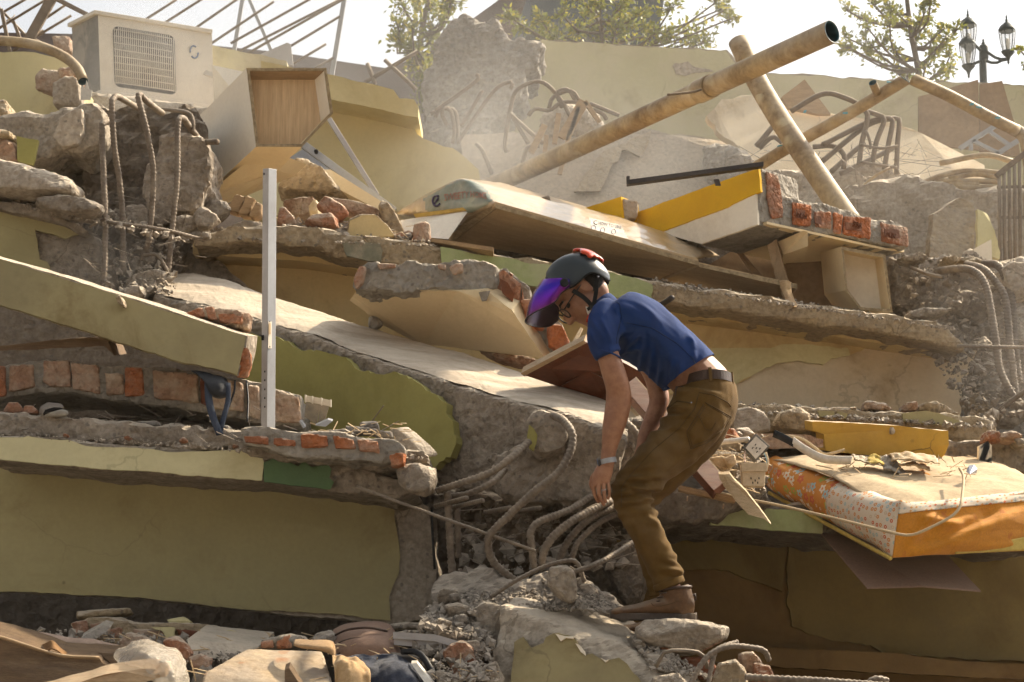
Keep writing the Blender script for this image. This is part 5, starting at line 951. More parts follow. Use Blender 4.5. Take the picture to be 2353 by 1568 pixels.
def topf(p, u, v):
    e = min(u, 1 - u, v * 1.0, 1 - v) * 6; rd = -.028 * max(0, 1 - e) ** 2
    w_ = noise.fractal(Vector((p.x * 3.5, p.y * 3.5, 0)), .8, 2, 3) * .012 + noise.ridged_multi_fractal(Vector((p.x * 2.2 + p.y * 1.3, p.y * 6 - p.x * 2, 3)), .9, 2, 3, 1, 2) * .006 * (1 if u > .45 else .3)
    return p + Vector((0, 0, rd + w_ + .015 * math.sin(u * 5)))
patch('mattress_top', (A, D_, C_, B), 'dusty_cloth', 60, 50, lambda p, u, v: topf(p, v, u), parent=mt)
sideL = (A, B, b_2, a_)
def sidef(p, u, v, c=1):
    rd = max(0, 1 - v / .3) ** 2; rb = max(0, (v - .75) / .25) ** 2
    return p + (Vector((-.035, -.02, 0)) * (math.sin(math.pi * v) + .5 * noise.noise(p * 6)) + Vector((.03, .018, -.012)) * rd + Vector((.02, .02, .006)) * rb) * c
def sub(cn, u0, u1): return (bil(*cn, u0, 0), bil(*cn, u1, 0), bil(*cn, u1, 1), bil(*cn, u0, 1))
patch('cover_side', sub(sideL, 0, .55), 'print_flower', 24, 16, lambda p, u, v: sidef(p, u, v), (1.05, .42), parent=mt)
patch('cover_side', sub(sideL, .55, 1), 'print_dots', 20, 16, lambda p, u, v: sidef(p, u, v, 1 - u ** 5), (1.05, .5), parent=mt)
tube('cover_piping', [bil(*sideL, u / 6, 1) + Vector((-.01, -.02, -.004)) for u in range(7)], .008, MAT['yellow_cloth'], sides=8, parent=mt)
fr4 = (B, C_, c_2, b_2)
def sub_v(cn, v0, v1): return (bil(*cn, 0, v0), bil(*cn, 1, v0), bil(*cn, 1, v1), bil(*cn, 0, v1))
MF = [(P(*a, 7.4), P(*b, 7.4), h_, w_) for a, b, h_, w_ in (((2080, 1276), (2420, 1176), .05, .028), ((2100, 1280), (2420, 1206), .045, .024), ((2130, 1236), (2270, 1176), .04, .022), ((2078, 1256), (2150, 1180), .03, .018), ((2180, 1240), (2420, 1150), .04, .025), ((2110, 1196), (2220, 1210), .03, .02), ((2200, 1268), (2420, 1236), .035, .02))]
def frontf(p, u, v):
    f_ = noise.ridged_multi_fractal(Vector((p.x * 2.0 + p.z * 4.5, p.z * 5 - p.x * 3.2, 7)), .8, 2, 3, 1, 2)
    cn = 1 - (1 - u) ** 14
    return p + Vector((.0, .03, -.02)) * cn * max(0, 1 - v / .3) ** 2 + Vector((.0, -1, .1)) * cn * (.02 * math.sin(math.pi * v) + f_ * .006 + ridges(p, MF))
patch('cover_border', sub_v(fr4, -.0, .25), 'print_diamond', 110, 14, lambda p, u, v: frontf(p, u, v * .25) + Vector((0, -.005, .004)), (2.2, .22), parent=mt)
patch('cover_front', fr4, 'orange_cloth', 110, 60, frontf, parent=mt)
patch('cover_hem', (bil(*fr4, .35, .93), bil(*fr4, 1, .72), bil(*fr4, 1, 1.0), bil(*fr4, .35, 1.0)), 'yellow_cloth', 24, 6, lambda p, u, v: p + Vector((0, -.026, 0)), parent=mt)
hull('mattress_core', [p + Vector((.03, .03, -.05)) for p in (A, B, C_, D_)] + [p + Vector((.03, .04, .01)) for p in (a_, b_2, c_2)] + [D_ + Vector((0, 0, -.2))], MAT['yellow_cloth'], vox=0, parent=mt)
prism('thin_panel', [P(*q) for q in ((1850, 1186, 8.1), (1993, 1354, 7.45), (2120, 1350, 7.5), (2254, 1361, 7.6), (2150, 1250, 8.15))], (0, .004, .006), MAT['cushion'], label='thin brown panel sagging under the mattress', cat='panel')
# things lying on the mattress
bl = empty('plastic_strip', P(1880, 1060, 7.8), 'bent white plastic strip with a black end on the mattress corner', 'plastic strip')
blade('black_end', [(1778, 996, 7.95), (1800, 1006, 7.92), (1826, 1020, 7.9)], .03, (.3, -.3, 1), 'black_plastic', parent=bl)
blade('white_bar', [(1822, 1014, 7.9), (1850, 1034, 7.88), (1890, 1054, 7.85), (1930, 1058, 7.82), (1960, 1058, 7.8)], .034, (.2, -.5, 1), 'white_plastic', parent=bl)
blade('strap', [(1806, 1002, 7.93), (1840, 1008, 7.95), (1868, 1026, 7.92), (1892, 1044, 7.9), (1912, 1042, 7.9), (1940, 1034, 7.9)], .012, (.2, -.3, 1), 'cord', parent=bl)
for i, (g_, m, lab) in enumerate(((((1994, 1050), (2010, 1044), (2030, 1056), (1996, 1062), (2012, 1060), (2032, 1068)), 'yellow_cloth', 'small yellow rag on the dusty mattress'), (((2020, 1050), (2040, 1046), (2056, 1056), (2030, 1078), (2060, 1090), (2090, 1098)), 'concrete_grey', 'twisted grey rag on the dusty mattress'), (((2060, 1066), (2100, 1060), (2130, 1068), (2064, 1072), (2100, 1070), (2136, 1086)), 'cloth_tan', 'rolled tan rag on the dusty mattress'), (((2090, 1096), (2120, 1080), (2160, 1090), (2090, 1106), (2130, 1106), (2190, 1110)), 'orange_cloth', 'crumpled orange scrap on the dusty mattress'), (((1960, 1042), (1990, 1050), (2030, 1052), (1962, 1056), (1990, 1066), (2020, 1064)), 'concrete_tan', 'dusty board scrap on the mattress'), (((2040, 1044), (2080, 1038), (2150, 1048), (2050, 1058), (2090, 1056), (2160, 1066)), 'board_brown', 'gauzy brown scrap at the foot of the ochre block'))):
    sheet('rag', [[(x, y, 7.92) for x, y in g_[:3]], [(x, y, 7.8) for x, y in g_[3:]]], m, nu=18, nv=10, fold=.022, ff=22, label=lab, cat='rag')
hull('metal_fitting', [P(x, y, Y) for x, y, Y in ((2220, 1084, 7.7), (2226, 1070, 7.72), (2238, 1068, 7.72), (2246, 1078, 7.7), (2244, 1088, 7.7), (2228, 1090, 7.66), (2236, 1084, 7.76))], MAT['chrome'], vox=0, label='small chrome fitting on the far end of the mattress', cat='metal fitting')
tube('cord', [P(1640, 1128, 7.6), P(1690, 1142, 7.5), P(1782, 1160, 7.45), P(1870, 1180, 7.4), P(1948, 1199, 7.3), P(2053, 1225, 7.2), P(2087, 1230, 7.2), P(2118, 1222, 7.2), P(2183, 1189, 7.22), P(2204, 1168, 7.24), P(2210, 1148, 7.28), P(2214, 1098, 7.5), P(2205, 1076, 7.62)], .0055, MAT['cord'], sides=8, label='pale cord slung across the flowered side of the mattress', cat='cord')
# broken brick-and-plaster panel
pn = [P(819, 669, 8.45), P(1118, 668, 8.38), P(1176, 712, 8.36), P(1252, 824, 8.5), P(1100, 806, 8.72), P(960, 788, 8.85), P(868, 742, 8.9), P(803, 690, 8.6)]
bp = chunk('broken_wall_panel', [(812, 650), (832, 607), (856, 603), (930, 606), (999, 605), (1060, 602), (1114, 598), (1137, 613), (1140, 645), (1130, 668), (947, 669), (819, 670)], 8.4, .3, MAT['mortar'], vox=.012, amp=.014, f=10, taper=.02, ext=(.16, .5, -.04), label='broken brick wall panel, cream plaster underneath, hanging over the fallen beam', cat='wall panel')
prism('plaster_face', pn, Vector((.1, .28, .16)) * .5, MAT['cream_plaster'], rag=.006, step=.03, parent=bp)
for q in ([(812, 640), (826, 610), (842, 612), (834, 650), (818, 664)], [(864, 604), (908, 604), (910, 614), (872, 618)], [(1002, 604), (1024, 606), (1026, 620), (1006, 616)], [(1032, 610), (1062, 604), (1064, 624), (1040, 632)]): brick(bp, q, 8.375, .06, 'brick', .005, .009)
end = chunk('brick_end', [(1132, 625), (1162, 614), (1216, 660), (1226, 690), (1290, 742), (1312, 792), (1292, 818), (1254, 824), (1196, 745), (1136, 672)], 8.5, .16, MAT['mortar'], vox=.012, amp=.012, parent=bp, tilt=-.35, label='hollow-brick edge of the panel')
hbk = [([(1132, 630), (1158, 618), (1196, 652), (1194, 712), (1138, 668)], [(1148, 640), (1166, 650), (1180, 676), (1178, 694), (1156, 672)]), ([(1166, 622), (1206, 655), (1206, 690), (1198, 712), (1199, 652)], None), ([(1196, 690), (1226, 690), (1250, 720), (1252, 760), (1214, 745)], [(1212, 708), (1226, 706), (1238, 726), (1226, 738)]), ([(1258, 745), (1290, 745), (1308, 788), (1290, 812), (1262, 790)], [(1270, 764), (1290, 768), (1296, 790), (1274, 784)])]
for o_, h_ in hbk:
    bk_ = chunk('brick', [(x, y) for x, y in o_], 8.44, .1, MAT['brick_hot'], vox=.009, amp=.006, f=14, parent=bp, taper=.05, tilt=-.35)
    if h_: prism('brick_hollow', [P(x, y, 8.415 - .35 * (P(x, y, 8.44).z - P(1190, 690, 8.44).z)) for x, y in h_], (0, .02, 0), MAT['brick_dark'], rag=.003, step=.012, parent=bp)
for q in ([(1098, 798), (1160, 800), (1250, 830), (1240, 850), (1140, 825)],): chunk('brick_fragment', q, 8.7, .2, MAT['brick'], vox=.012, amp=.01, label='bricks squeezed between the broken panel and the fallen beam', cat='brick fragment')
prism('plaster_flake', [P(*q) for q in ((1100, 672, 8.36), (1126, 668, 8.35), (1118, 690, 8.36), (1108, 692, 8.37))], (0, .012, 0), MAT['mortar'], rag=.002, parent=bp)
chunk('plaster_shard', [(848, 726), (868, 728), (880, 745), (862, 756), (846, 748)], 8.75, .06, MAT['mortar'], vox=.009, amp=.006, label='grey shard under the low corner of the broken panel', cat='plaster shard')
prism('wood_splinter', [P(*q) for q in ((1312, 790, 8.2), (1334, 752, 8.25), (1340, 756, 8.25), (1322, 794, 8.2))], (0, .02, 0), MAT['splinter'], rag=.002, label='small pale splinter stuck upright beside the red door', cat='splinter')
tube('pipe_stub', [P(1505, 710, 8.9), P(1545, 684, 8.6)], .013, MAT['steel_dark'], label='dark cut pipe end sticking up behind the man\'s back', cat='pipe stub')
# ================================================================== boards, cabinets and mattress on the second ledge
def cabinet(front, Yf, back_px, Yb, depth_in, inset, label, m_in, m_side, m_panels):
    """open box lying on its side: front outline, extruded back; recessed back panel, chipped edges"""
    f_ = [P(x, y, Yf) for x, y in front]; E = P(*back_px, Yb) - f_[0]
    c = sum(f_, Vector()) / len(f_); k = len(f_)
    e = empty('open_cabinet', Vector((c.x, c.y, min(p.z for p in f_))), label, 'cabinet')
    inn = [c + (p - c) * (1 - inset) for p in f_]
    for i in range(k):
        a, b, ib, ia = f_[i], f_[(i + 1) % k], inn[(i + 1) % k], inn[i]
        o = add('side_board', raw([a, b, ib, ia, a + E, b + E, ib + E, ia + E], [(0, 1, 2, 3), (7, 6, 5, 4), (0, 4, 5, 1), (1, 5, 6, 2), (2, 6, 7, 3), (3, 7, 4, 0)]), MAT[m_panels[i]], parent=e)
        ed = ragged([a.lerp(b, t / 6) for t in range(7)] + [ib.lerp(ia, t / 6) for t in range(7)], .0015, .03, i)
        prism('board_edge', [q - E.normalized() * .002 for q in ed], E.normalized() * .002, MAT['chipboard'], parent=o)
    bp_ = [p + E * depth_in for p in inn]
    prism('back_panel', bp_, E.normalized() * .008, MAT[m_in], parent=e)
    return e
cabinet([(566, 157), (750, 157), (765, 261), (694, 338), (588, 338)], 9.7, (449, 276), 10.25, .16, .075, 'white cabinet box lying open with a wood-veneer inside, above the rebars', 'veneer', 'board_white', ['veneer_dark', 'board_white', 'board_cream', 'board_cream', 'board_white'])
prism('cabinet_scrap', [P(*q) for q in ((575, 366, 9.86), (668, 364, 9.86), (640, 392, 9.95), (470, 462, 10.1), (468, 452, 10.1))], (.05, .3, .05), MAT['board_cream'], label='cream cabinet board glowing below the open white cabinet', cat='board')
cabinet([(1933, 567), (2034, 586), (2051, 718), (1977, 712), (1943, 667)], 9.55, (1885, 582), 10.0, .35, .10, 'small white cabinet box with its open side showing, on the ledge end', 'board_white', 'board_white', ['board_cream', 'board_cream', 'board_cream', 'board_cream', 'board_cream'])
# long shelf boards
prism('shelf_board', [P(*q) for q in ((1138, 474, 9.42), (1605, 606, 9.55), (1520, 644, 10.05), (1300, 600, 10.2), (1032, 552, 10.05))], (0, .0, .022), MAT['board_brown'], label='long brown shelf board under the wrapped mattress', cat='board')
prism('edging_strip', [P(*q) for q in ((1138, 469, 9.415), (1606, 601, 9.545), (1606, 611, 9.545), (1138, 478, 9.415))], (0, .004, 0), MAT['chipboard'], rag=.002, label='pale chipboard edge strip of the long shelf board', cat='board edge')
prism('edging_strip', [P(*q) for q in ((1076, 500, 9.6), (1138, 470, 9.43), (1140, 478, 9.43), (1040, 556, 10.0), (1032, 548, 10.0))], (.004, .01, .0), MAT['chipboard'], rag=.001, label='sloping chipboard end of the long shelf board', cat='board edge')
prism('shelf_board', [P(*q) for q in ((1606, 612, 9.56), (1832, 662, 9.62), (1800, 694, 9.98), (1520, 646, 10.0))], (0, 0, .02), MAT['board_brown'], label='second brown shelf board running on to the pale cloth', cat='board')
prism('edging_strip', [P(*q) for q in ((1606, 606, 9.555), (1832, 654, 9.615), (1832, 664, 9.615), (1606, 614, 9.555))], (0, .004, 0), MAT['chipboard'], rag=.002, label='pale chipboard edge strip of the second shelf board', cat='board edge')
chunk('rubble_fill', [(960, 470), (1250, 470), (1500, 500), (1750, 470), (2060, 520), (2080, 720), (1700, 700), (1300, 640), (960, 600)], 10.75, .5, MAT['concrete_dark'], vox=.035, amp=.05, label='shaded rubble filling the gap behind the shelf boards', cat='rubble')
from mathutils.bvhtree import BVHTree
# film-wrapped mattress
wm = empty('wrapped_mattress', P(1330, 560, 9.9), 'new mattress still wrapped in plastic film with printed labels', 'mattress')
film = hull('film_body', [P(x, y, Y) for x, y, Y in ((1056, 409, 9.85), (1078, 414, 9.8), (1140, 470, 9.5), (1604, 598, 9.62), (1625, 572, 9.95), (905, 492, 10.4), (985, 444, 10.5), (1062, 492, 9.75), (960, 498, 10.3), (1268, 468, 9.95), (1425, 502, 10.0), (1555, 542, 10.0), (1164, 440, 9.95), (1660, 590, 10.4), (1150, 420, 11.0), (1500, 520, 11.0))], MAT['film'], vox=.016, amp=.006, f=8, sm=2, smooth=True, parent=wm)
def bvh_of(o):
    return BVHTree.FromPolygons([v.co + o.location for v in o.data.vertices], [tuple(p_.vertices) for p_ in o.data.polygons])
fb = bvh_of(film)
def onto(bv_, x, y, off=.001):
    d = ray(x, y).normalized(); h = bv_.ray_cast(CAM, d, 30)
    return (h[0] - d * off) if h[0] else None
def printed(name, poly, m, off, parent, bv_, n_=16, th=.001):
    """thin printed film that hugs a surface, cut to an outline"""
    xs = [p[0] for p in poly]; ys = [p[1] for p in poly]; V = {}; Fc = []; Vl = []
    def inside(x, y):
        c = False
        for (x0, y0), (x1, y1) in zip(poly, poly[1:] + poly[:1]):
            if (y0 > y) != (y1 > y) and x < (x1 - x0) * (y - y0) / (y1 - y0) + x0: c = not c
        return c
    k = n_ * 2
    for j in range(k):
        for i in range(k):
            cx_, cy_ = min(xs) + (max(xs) - min(xs)) * (i + .5) / k, min(ys) + (max(ys) - min(ys)) * (j + .5) / k
            if not inside(cx_, cy_): continue
            q = []
            for di, dj in ((0, 0), (1, 0), (1, 1), (0, 1)):
                key = (i + di, j + dj)
                if key not in V:
                    p_ = onto(bv_, min(xs) + (max(xs) - min(xs)) * key[0] / k, min(ys) + (max(ys) - min(ys)) * key[1] / k, off)
                    if p_ is None: q = None; break
                    V[key] = len(Vl); Vl.append(p_)
                q.append(V[key])
            if q: Fc.append(tuple(q))
    return add(name, raw(Vl, Fc, False), MAT[m], parent=parent, smooth=True)
def hugtext(s, x, y, size, slope, m, off, parent, bv_, bend=0, xs=1, bold=0):
    cu = bpy.data.curves.new('t', 'FONT'); cu.body = s; cu.size = size; cu.resolution_u = 2; cu.offset = bold
    t = bpy.data.objects.new('t', cu); col.objects.link(t)
    me = bpy.data.meshes.new_from_object(t.evaluated_get(bpy.context.evaluated_depsgraph_get())); bpy.data.objects.remove(t)
    for v in me.vertices:
        u_, w_ = v.co.x * xs, v.co.y; q = onto(bv_, x + u_, y - w_ + slope * u_ + bend * u_ * u_, off); v.co = q if q else P(x + u_, y - w_ + slope * u_, 9.7)
    me.materials.clear(); return add('lettering', me, MAT[m], parent=parent)
printed('printed_film', [(972, 448), (1000, 431), (1040, 413), (1056, 407), (1080, 411), (1120, 436), (1132, 462), (1112, 474), (1084, 490), (1010, 492), (978, 484)], 'film_teal', .006, wm, fb)
hugtext('SWEETY', 1020, 462, 22, -.14, 'print_red', .012, wm, fb, 0, .70, .35)
hugtext('HOME', 1080, 453, 20, .1, 'print_red', .012, wm, fb, 0, .68, .35)
for q in ([(1003 + 9 * math.cos(a_), 462 + 12 * math.sin(a_)) for a_ in (.6, 1.2, 1.9, 2.6, 3.2, 3.9, 4.6, 5.2)], [(997, 470), (1002, 463), (1007, 455)]):
    tube('logo', [p_ for p_ in (onto(fb, x, y, .012) for x, y in q) if p_], .006, MAT['print_purple'], sides=6, parent=wm)
printed('paper_label', [(1354, 500), (1428, 518), (1443, 549), (1362, 532)], 'print_white', .004, wm, fb)
hugtext('HOW TO LIKE', 1375, 516, 10.5, .2, 'print_grey', .008, wm, fb, 0, .78, .12)
tube('logo', [onto(fb, 1369 + 4 * math.cos(a_), 512 + 5 * math.sin(a_), .008) for a_ in (0.5, 1.5, 2.5, 3.5, 4.5, 5.5)], .003, MAT['print_grey'], sides=5, parent=wm)
for x, y in ((1364, 524), (1385, 529), (1410, 533)):
    tube('icon', [onto(fb, x + 5 * math.cos(a), y + 5.5 * math.sin(a), .008) for a in [k * .7 for k in range(10)]], .0016, MAT['print_purple'], sides=5, step=.008, parent=wm)
chunk('rubble_stone', [(1238, 462), (1246, 450), (1262, 448), (1268, 466), (1250, 468)], 9.95, .1, MAT['stone'], vox=.01, amp=.006, label='flat stone lying on the wrapped mattress', cat='stone')
chunk('rubble_stone', [(1580, 556), (1586, 546), (1600, 548), (1612, 560), (1600, 564)], 9.9, .08, MAT['stone'], vox=.01, amp=.005, label='small stone at the low end of the wrapped mattress', cat='stone')
# cabinet panel with yellow edge below the film label
prism('loose_board', [P(*q) for q in ((912, 508, 9.75), (1066, 484, 9.65), (1074, 488, 9.65), (1030, 550, 9.5), (988, 546, 9.5), (930, 532, 9.6))], (.0, .018, .004), MAT['board_white'], label='white panel with a yellow edge leaning below the wrapped mattress', cat='panel')
prism('edging_strip', [P(*q) for q in ((950, 492, 9.7), (1064, 477, 9.64), (1072, 484, 9.64), (1060, 486, 9.64), (955, 500, 9.7))], (0, .01, .0), MAT['edge_yellow'], label='yellow edge strip along the white leaning panel', cat='edge strip')
# yellow and white painted brick block
ridge_t, ridge_b = P(1745, 386, 9.55), P(1741, 516, 9.5)
YW = Pl((1745, 386, 9.55), (1741, 516, 9.5), (1440, 506, 10.3)); BR = Pl((1748, 386, 9.55), (1745, 516, 9.5), (2085, 560, 10.0))
yb2 = prism('painted_brick_block', [YW(x, y) for x, y in ((1438, 507), (1451, 493), (1600, 438), (1745, 386), (1748, 441), (1742, 517), (1612, 562), (1516, 536))], Vector((.22, .22, .0)), MAT['mortar'], rag=.003, label='brick block painted yellow above white, resting on the shelf boards', cat='brick block')
prism('yellow_paint_layer', [YW(x, y, .014) for x, y in ((1438, 507), (1451, 493), (1600, 438), (1743, 386), (1748, 440), (1738, 444), (1700, 462), (1672, 477), (1600, 504), (1516, 535))], -YW.n * .014, MAT['yellow_paint'], rag=.003, step=.02, parent=yb2)
prism('white_paint_layer', [YW(x, y, .010) for x, y in ((1516, 535), (1600, 502), (1672, 474), (1734, 444), (1738, 446), (1741, 516), (1612, 561))], -YW.n * .012, MAT['white_paint'], rag=.002, step=.02, parent=yb2)
prism('underside', [P(*q) for q in ((1612, 563, 10.0), (1762, 515, 9.5), (2034, 575, 9.95), (2078, 580, 10.1), (1980, 600, 10.4), (1800, 606, 10.3))], (0, 0, .012), MAT['board_cream'], parent=yb2)
bc = chunk('brick_course', [(1748, 388), (1786, 398), (1796, 446), (1850, 462), (1907, 474), (1961, 490), (2016, 504), (2071, 514), (2086, 526), (2082, 573), (2001, 558), (1922, 542), (1818, 527), (1763, 514), (1746, 510)], 0, 0, MAT['mortar'], plane=BR, ext=(-.05, .22, 0), vox=.011, amp=.009, f=11, taper=.02, parent=yb2)
def brk(q, m='brick_hot', off=.012): 
    o = chunk('brick', q, 0, 0, MAT[m], plane=BR, ext=(-.01, .08, 0), vox=.0075, amp=.0045, f=22, taper=.0, parent=bc, rag=.004); o.location += BR.n * off; return o
for q, m in (([(1757, 396), (1784, 404), (1793, 446), (1796, 500), (1770, 504), (1760, 460)], 'brick'), ([(1818, 466), (1862, 472), (1860, 522), (1818, 518)], 'brick_hot'), ([(1869, 486), (1906, 488), (1908, 530), (1870, 524)], 'brick'), ([(1910, 490), (1934, 494), (1930, 540), (1912, 536)], 'brick_hot'), ([(1936, 497), (1998, 502), (1996, 550), (1934, 540)], 'brick_hot'), ([(2020, 512), (2082, 524), (2084, 568), (2022, 556)], 'brick')): brk(q, m)
BRo = lambda x, y, o=.028: BR(x, y, o)
for q in ([(1829, 478), (1851, 484), (1850, 504), (1830, 500)], [(1871, 496), (1887, 498), (1888, 516), (1873, 513)], [(1943, 510), (1981, 514), (1980, 531), (1944, 528)], [(2032, 525), (2066, 528), (2068, 548), (2034, 544)]):
    prism('brick_frog', [BRo(x, y) for x, y in q], -BR.n * .004, MAT['brick_dark'], rag=.002, step=.015, parent=bc)
for s_, x, y, fl_ in (('N.N', 1831, 498, 1), ('PES', 1979, 513, -1), ('N.N', 2036, 543, 1)):
    a1_ = (BRo(2000, 530) - BRo(1900, 505)) * fl_
    text(s_, .036, BRo(x, y, .034), a1_, (0, 0, 1 * fl_), MAT['brick_dark'], bc, name='brick_lettering', ext=.004)
ys = prism('painted_brick_block', [P(*q) for q in ((1336, 481, 10.3), (1427, 452, 10.1), (1431, 506, 10.08), (1395, 502, 10.15))], (.1, .15, 0), MAT['yellow_paint'], rag=.002, label='smaller yellow painted brick piece behind the wrapped mattress', cat='brick block')
chunk('brick', [(1430, 456), (1460, 458), (1468, 464), (1462, 500), (1434, 508)], 10.1, .15, MAT['brick_dusty'], vox=.011, amp=.008, parent=ys)
sb = empty('steel_bar', P(1600, 405, 9.6), 'dark square steel bar lying across the yellow block', 'steel bar')
a, b = P(1441, 424, 9.75), P(1755, 382, 9.45)
obox('bar', a, b - a, (0, .05, 0), (0, 0, .024), MAT['steel_dark'], bev=.002, parent=sb)
obox('stub', P(1640, 412, 9.58), P(1652, 412, 9.58) - P(1640, 412, 9.58), (0, .02, 0), (.01, 0, -.03), MAT['steel_dark'], bev=.001, parent=sb)
obox('tab', P(1440, 420, 9.76), (.016, 0, 0), (0, .03, 0), (0, 0, .035), MAT['steel_dark'], bev=.001, parent=sb)
# cabinet bits under the brick block
prism('loose_board', [P(*q) for q in ((1788, 556, 9.75), (1846, 530, 9.6), (1856, 533, 9.6), (1857, 566, 9.6), (1800, 586, 9.75))], (.02, .25, 0), MAT['board_cream'], label='cream box corner hanging under the painted brick block', cat='panel')
prism('furniture_leg', [P(*q) for q in ((1763, 564, 9.7), (1784, 550, 9.7), (1797, 600, 9.68), (1822, 684, 9.66), (1800, 690, 9.68), (1780, 630, 9.7))], (.02, .08, 0), MAT['veneer_dark'], label='wooden furniture leg standing between the shelf boards and the brick block', cat='furniture leg')
prism('plank', [P(*q) for q in ((1690, 572, 10.1), (1706, 580, 10.1), (1762, 645, 10.0), (1740, 645, 10.0))], (.0, .03, .0), MAT['timber'], label='narrow plank leaning in the dark under the brick block', cat='plank')
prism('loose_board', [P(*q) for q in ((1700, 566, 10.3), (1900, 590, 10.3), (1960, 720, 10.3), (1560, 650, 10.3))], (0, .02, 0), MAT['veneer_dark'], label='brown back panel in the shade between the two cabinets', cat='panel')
gl = sheet('glove', [[(1790, 648, 9.6), (1805, 645, 9.58), (1818, 650, 9.58)], [(1798, 668, 9.55), (1808, 666, 9.52), (1818, 668, 9.54)], [(1806, 688, 9.45), (1816, 690, 9.42), (1826, 692, 9.44)], [(1818, 704, 9.32), (1826, 708, 9.3), (1832, 706, 9.32)]], 'cloth_tan', nu=12, nv=24, fold=.012, ff=18, label='pale pinkish cloth sleeve draped over the second shelf board end', cat='cloth')
# brick lumps on the ledge
for q, Y, m, lab in (([(725, 470), (745, 448), (760, 452), (790, 470), (803, 490), (780, 506), (750, 490)], 9.45, 'brick', 'red brick lump with plaster skin on the ledge'), ([(755, 450), (785, 456), (815, 462), (852, 470), (870, 480), (880, 500), (820, 500), (780, 480)], 9.6, 'brick_dusty', 'mortared brick lump behind the golden wedge'), ([(694, 508), (715, 490), (760, 486), (775, 500), (778, 522), (720, 524)], 9.3, 'brick', 'pinkish squared brick on the ledge beside the golden wedge'), ([(634, 512), (640, 474), (652, 470), (676, 500), (680, 512), (650, 520)], 9.35, 'brick', 'pointed red brick beside the aluminium post'), ([(947, 554), (950, 512), (975, 507), (988, 514), (990, 556), (960, 560)], 9.3, 'brick', 'upright broken brick beside the white leaning panel'), ([(868, 470), (876, 455), (890, 462), (912, 492), (928, 530), (900, 545), (880, 510)], 9.55, 'concrete_tan', 'grainy tan lump leaning on the golden wedge'), ([(886, 545), (940, 528), (952, 535), (945, 552), (890, 552)], 9.4, 'brick', 'flat brick lying in front of the golden wedge'), ([(500, 530), (560, 505), (600, 508), (600, 520), (540, 530)], 9.4, 'stone', 'flat grey stone on the ledge beside the chocolate brown blocks')):
    chunk('brick_lump', q, Y, .16, MAT[m], vox=.008, amp=.006, f=14, taper=.05, rag=.004, label=lab, cat='brick')
wg = chunk('masonry_wedge', [(797, 545), (802, 505), (830, 494), (862, 492), (890, 515), (910, 545), (870, 548)], 9.3, .3, MAT['concrete_tan'], vox=.011, amp=.005, taper=.1, label='wedge of masonry with a golden plaster face on the ledge', cat='masonry wedge')
prism('plaster_face', [P(x, y, 9.28) for x, y in ((799, 544), (804, 508), (830, 496), (860, 494), (886, 516), (905, 542), (870, 546))], (0, .03, 0), MAT['gold_wall'], rag=.004, parent=wg)
for i, q in enumerate(([(520, 480), (540, 445), (566, 452), (548, 490)], [(545, 490), (566, 448), (588, 456), (570, 496)], [(572, 496), (588, 462), (602, 470), (598, 490), (585, 500)])):
    chunk('brown_block', q, 9.45 - i * .03, .12, MAT['timber'], vox=.010, amp=.004, taper=.1, label='chocolate brown curved block leaning on the ledge by the post', cat='block', group='brown curved blocks by the post')
chunk('rubble_stone', [(455, 498), (480, 458), (520, 462), (530, 480), (500, 500)], 9.35, .15, MAT['concrete_grey'], vox=.011, amp=.012, label='grey crumbly lump at the foot of the open white cabinet', cat='stone')
plank('plank', (990, 556, 9.3), (1134, 578, 9.1), (0, .12, .0), (0, 0, .016), 'timber', 'timber', label='short tan plank lying on the ledge below the shelf board', cat='plank')
for q, Y, m, lab in (([(634, 425), (680, 360), (700, 362), (742, 388), (786, 440), (800, 452), (700, 452), (640, 445)], 10.4, 'concrete_tan', 'tan concrete wedge behind the aluminium post'), ([(650, 460), (680, 450), (720, 452), (740, 480), (700, 500), (650, 490)], 10.2, 'brick_dusty', 'dusty pinkish rubble behind the ledge bricks'), ([(706, 470), (720, 452), (735, 465), (728, 490), (710, 490)], 9.9, 'board_cream', 'jagged cream shard among the ledge bricks')):
    chunk('rubble_stone', q, Y, .3, MAT[m], vox=.014, amp=.012, label=lab, cat='stone')
prism('pale_board', [P(*q) for q in ((742, 390, 10.5), (760, 390, 10.5), (910, 484, 10.2), (892, 494, 10.2), (780, 436, 10.4))], (.0, .3, -.03), MAT['board_cream'], label='pale sunlit board sloping down to the wrapped mattress', cat='board')
def bar3(name, a, b, w, d, m, **kw):
    a, b = P(*a), P(*b); t = (b - a).normalized(); s_ = t.cross(Vector((0, 1, 0))).normalized() * w
    return obox(name, a - s_ / 2, b - a, s_, (0, d, 0), MAT[m], bev=.002, **kw)
bar3('window_profile', (756, 272, 10.9), (866, 448, 10.6), .028, .04, 'alu_white', label='bright white window profile leaning against the yellow wall', cat='profile')
wp = bar3('window_profile', (668, 310, 10.75), (906, 484, 10.35), .04, .05, 'alu', label='wide white window profile with a round hole below the bright one', cat='profile')
h0 = P(727, 350, 10.6); tube('hole', [h0, h0 + Vector((0, -.02, 0))], .012, MAT['hole'], parent=wp)
prism('loose_sheet', [P(*q) for q in ((640, 380, 10.9), (700, 340, 10.9), (890, 478, 10.5), (860, 476, 10.5), (740, 420, 10.7))], (0, .01, 0), MAT['alu'], label='pale panel filling the window frame behind the wide profile', cat='panel')
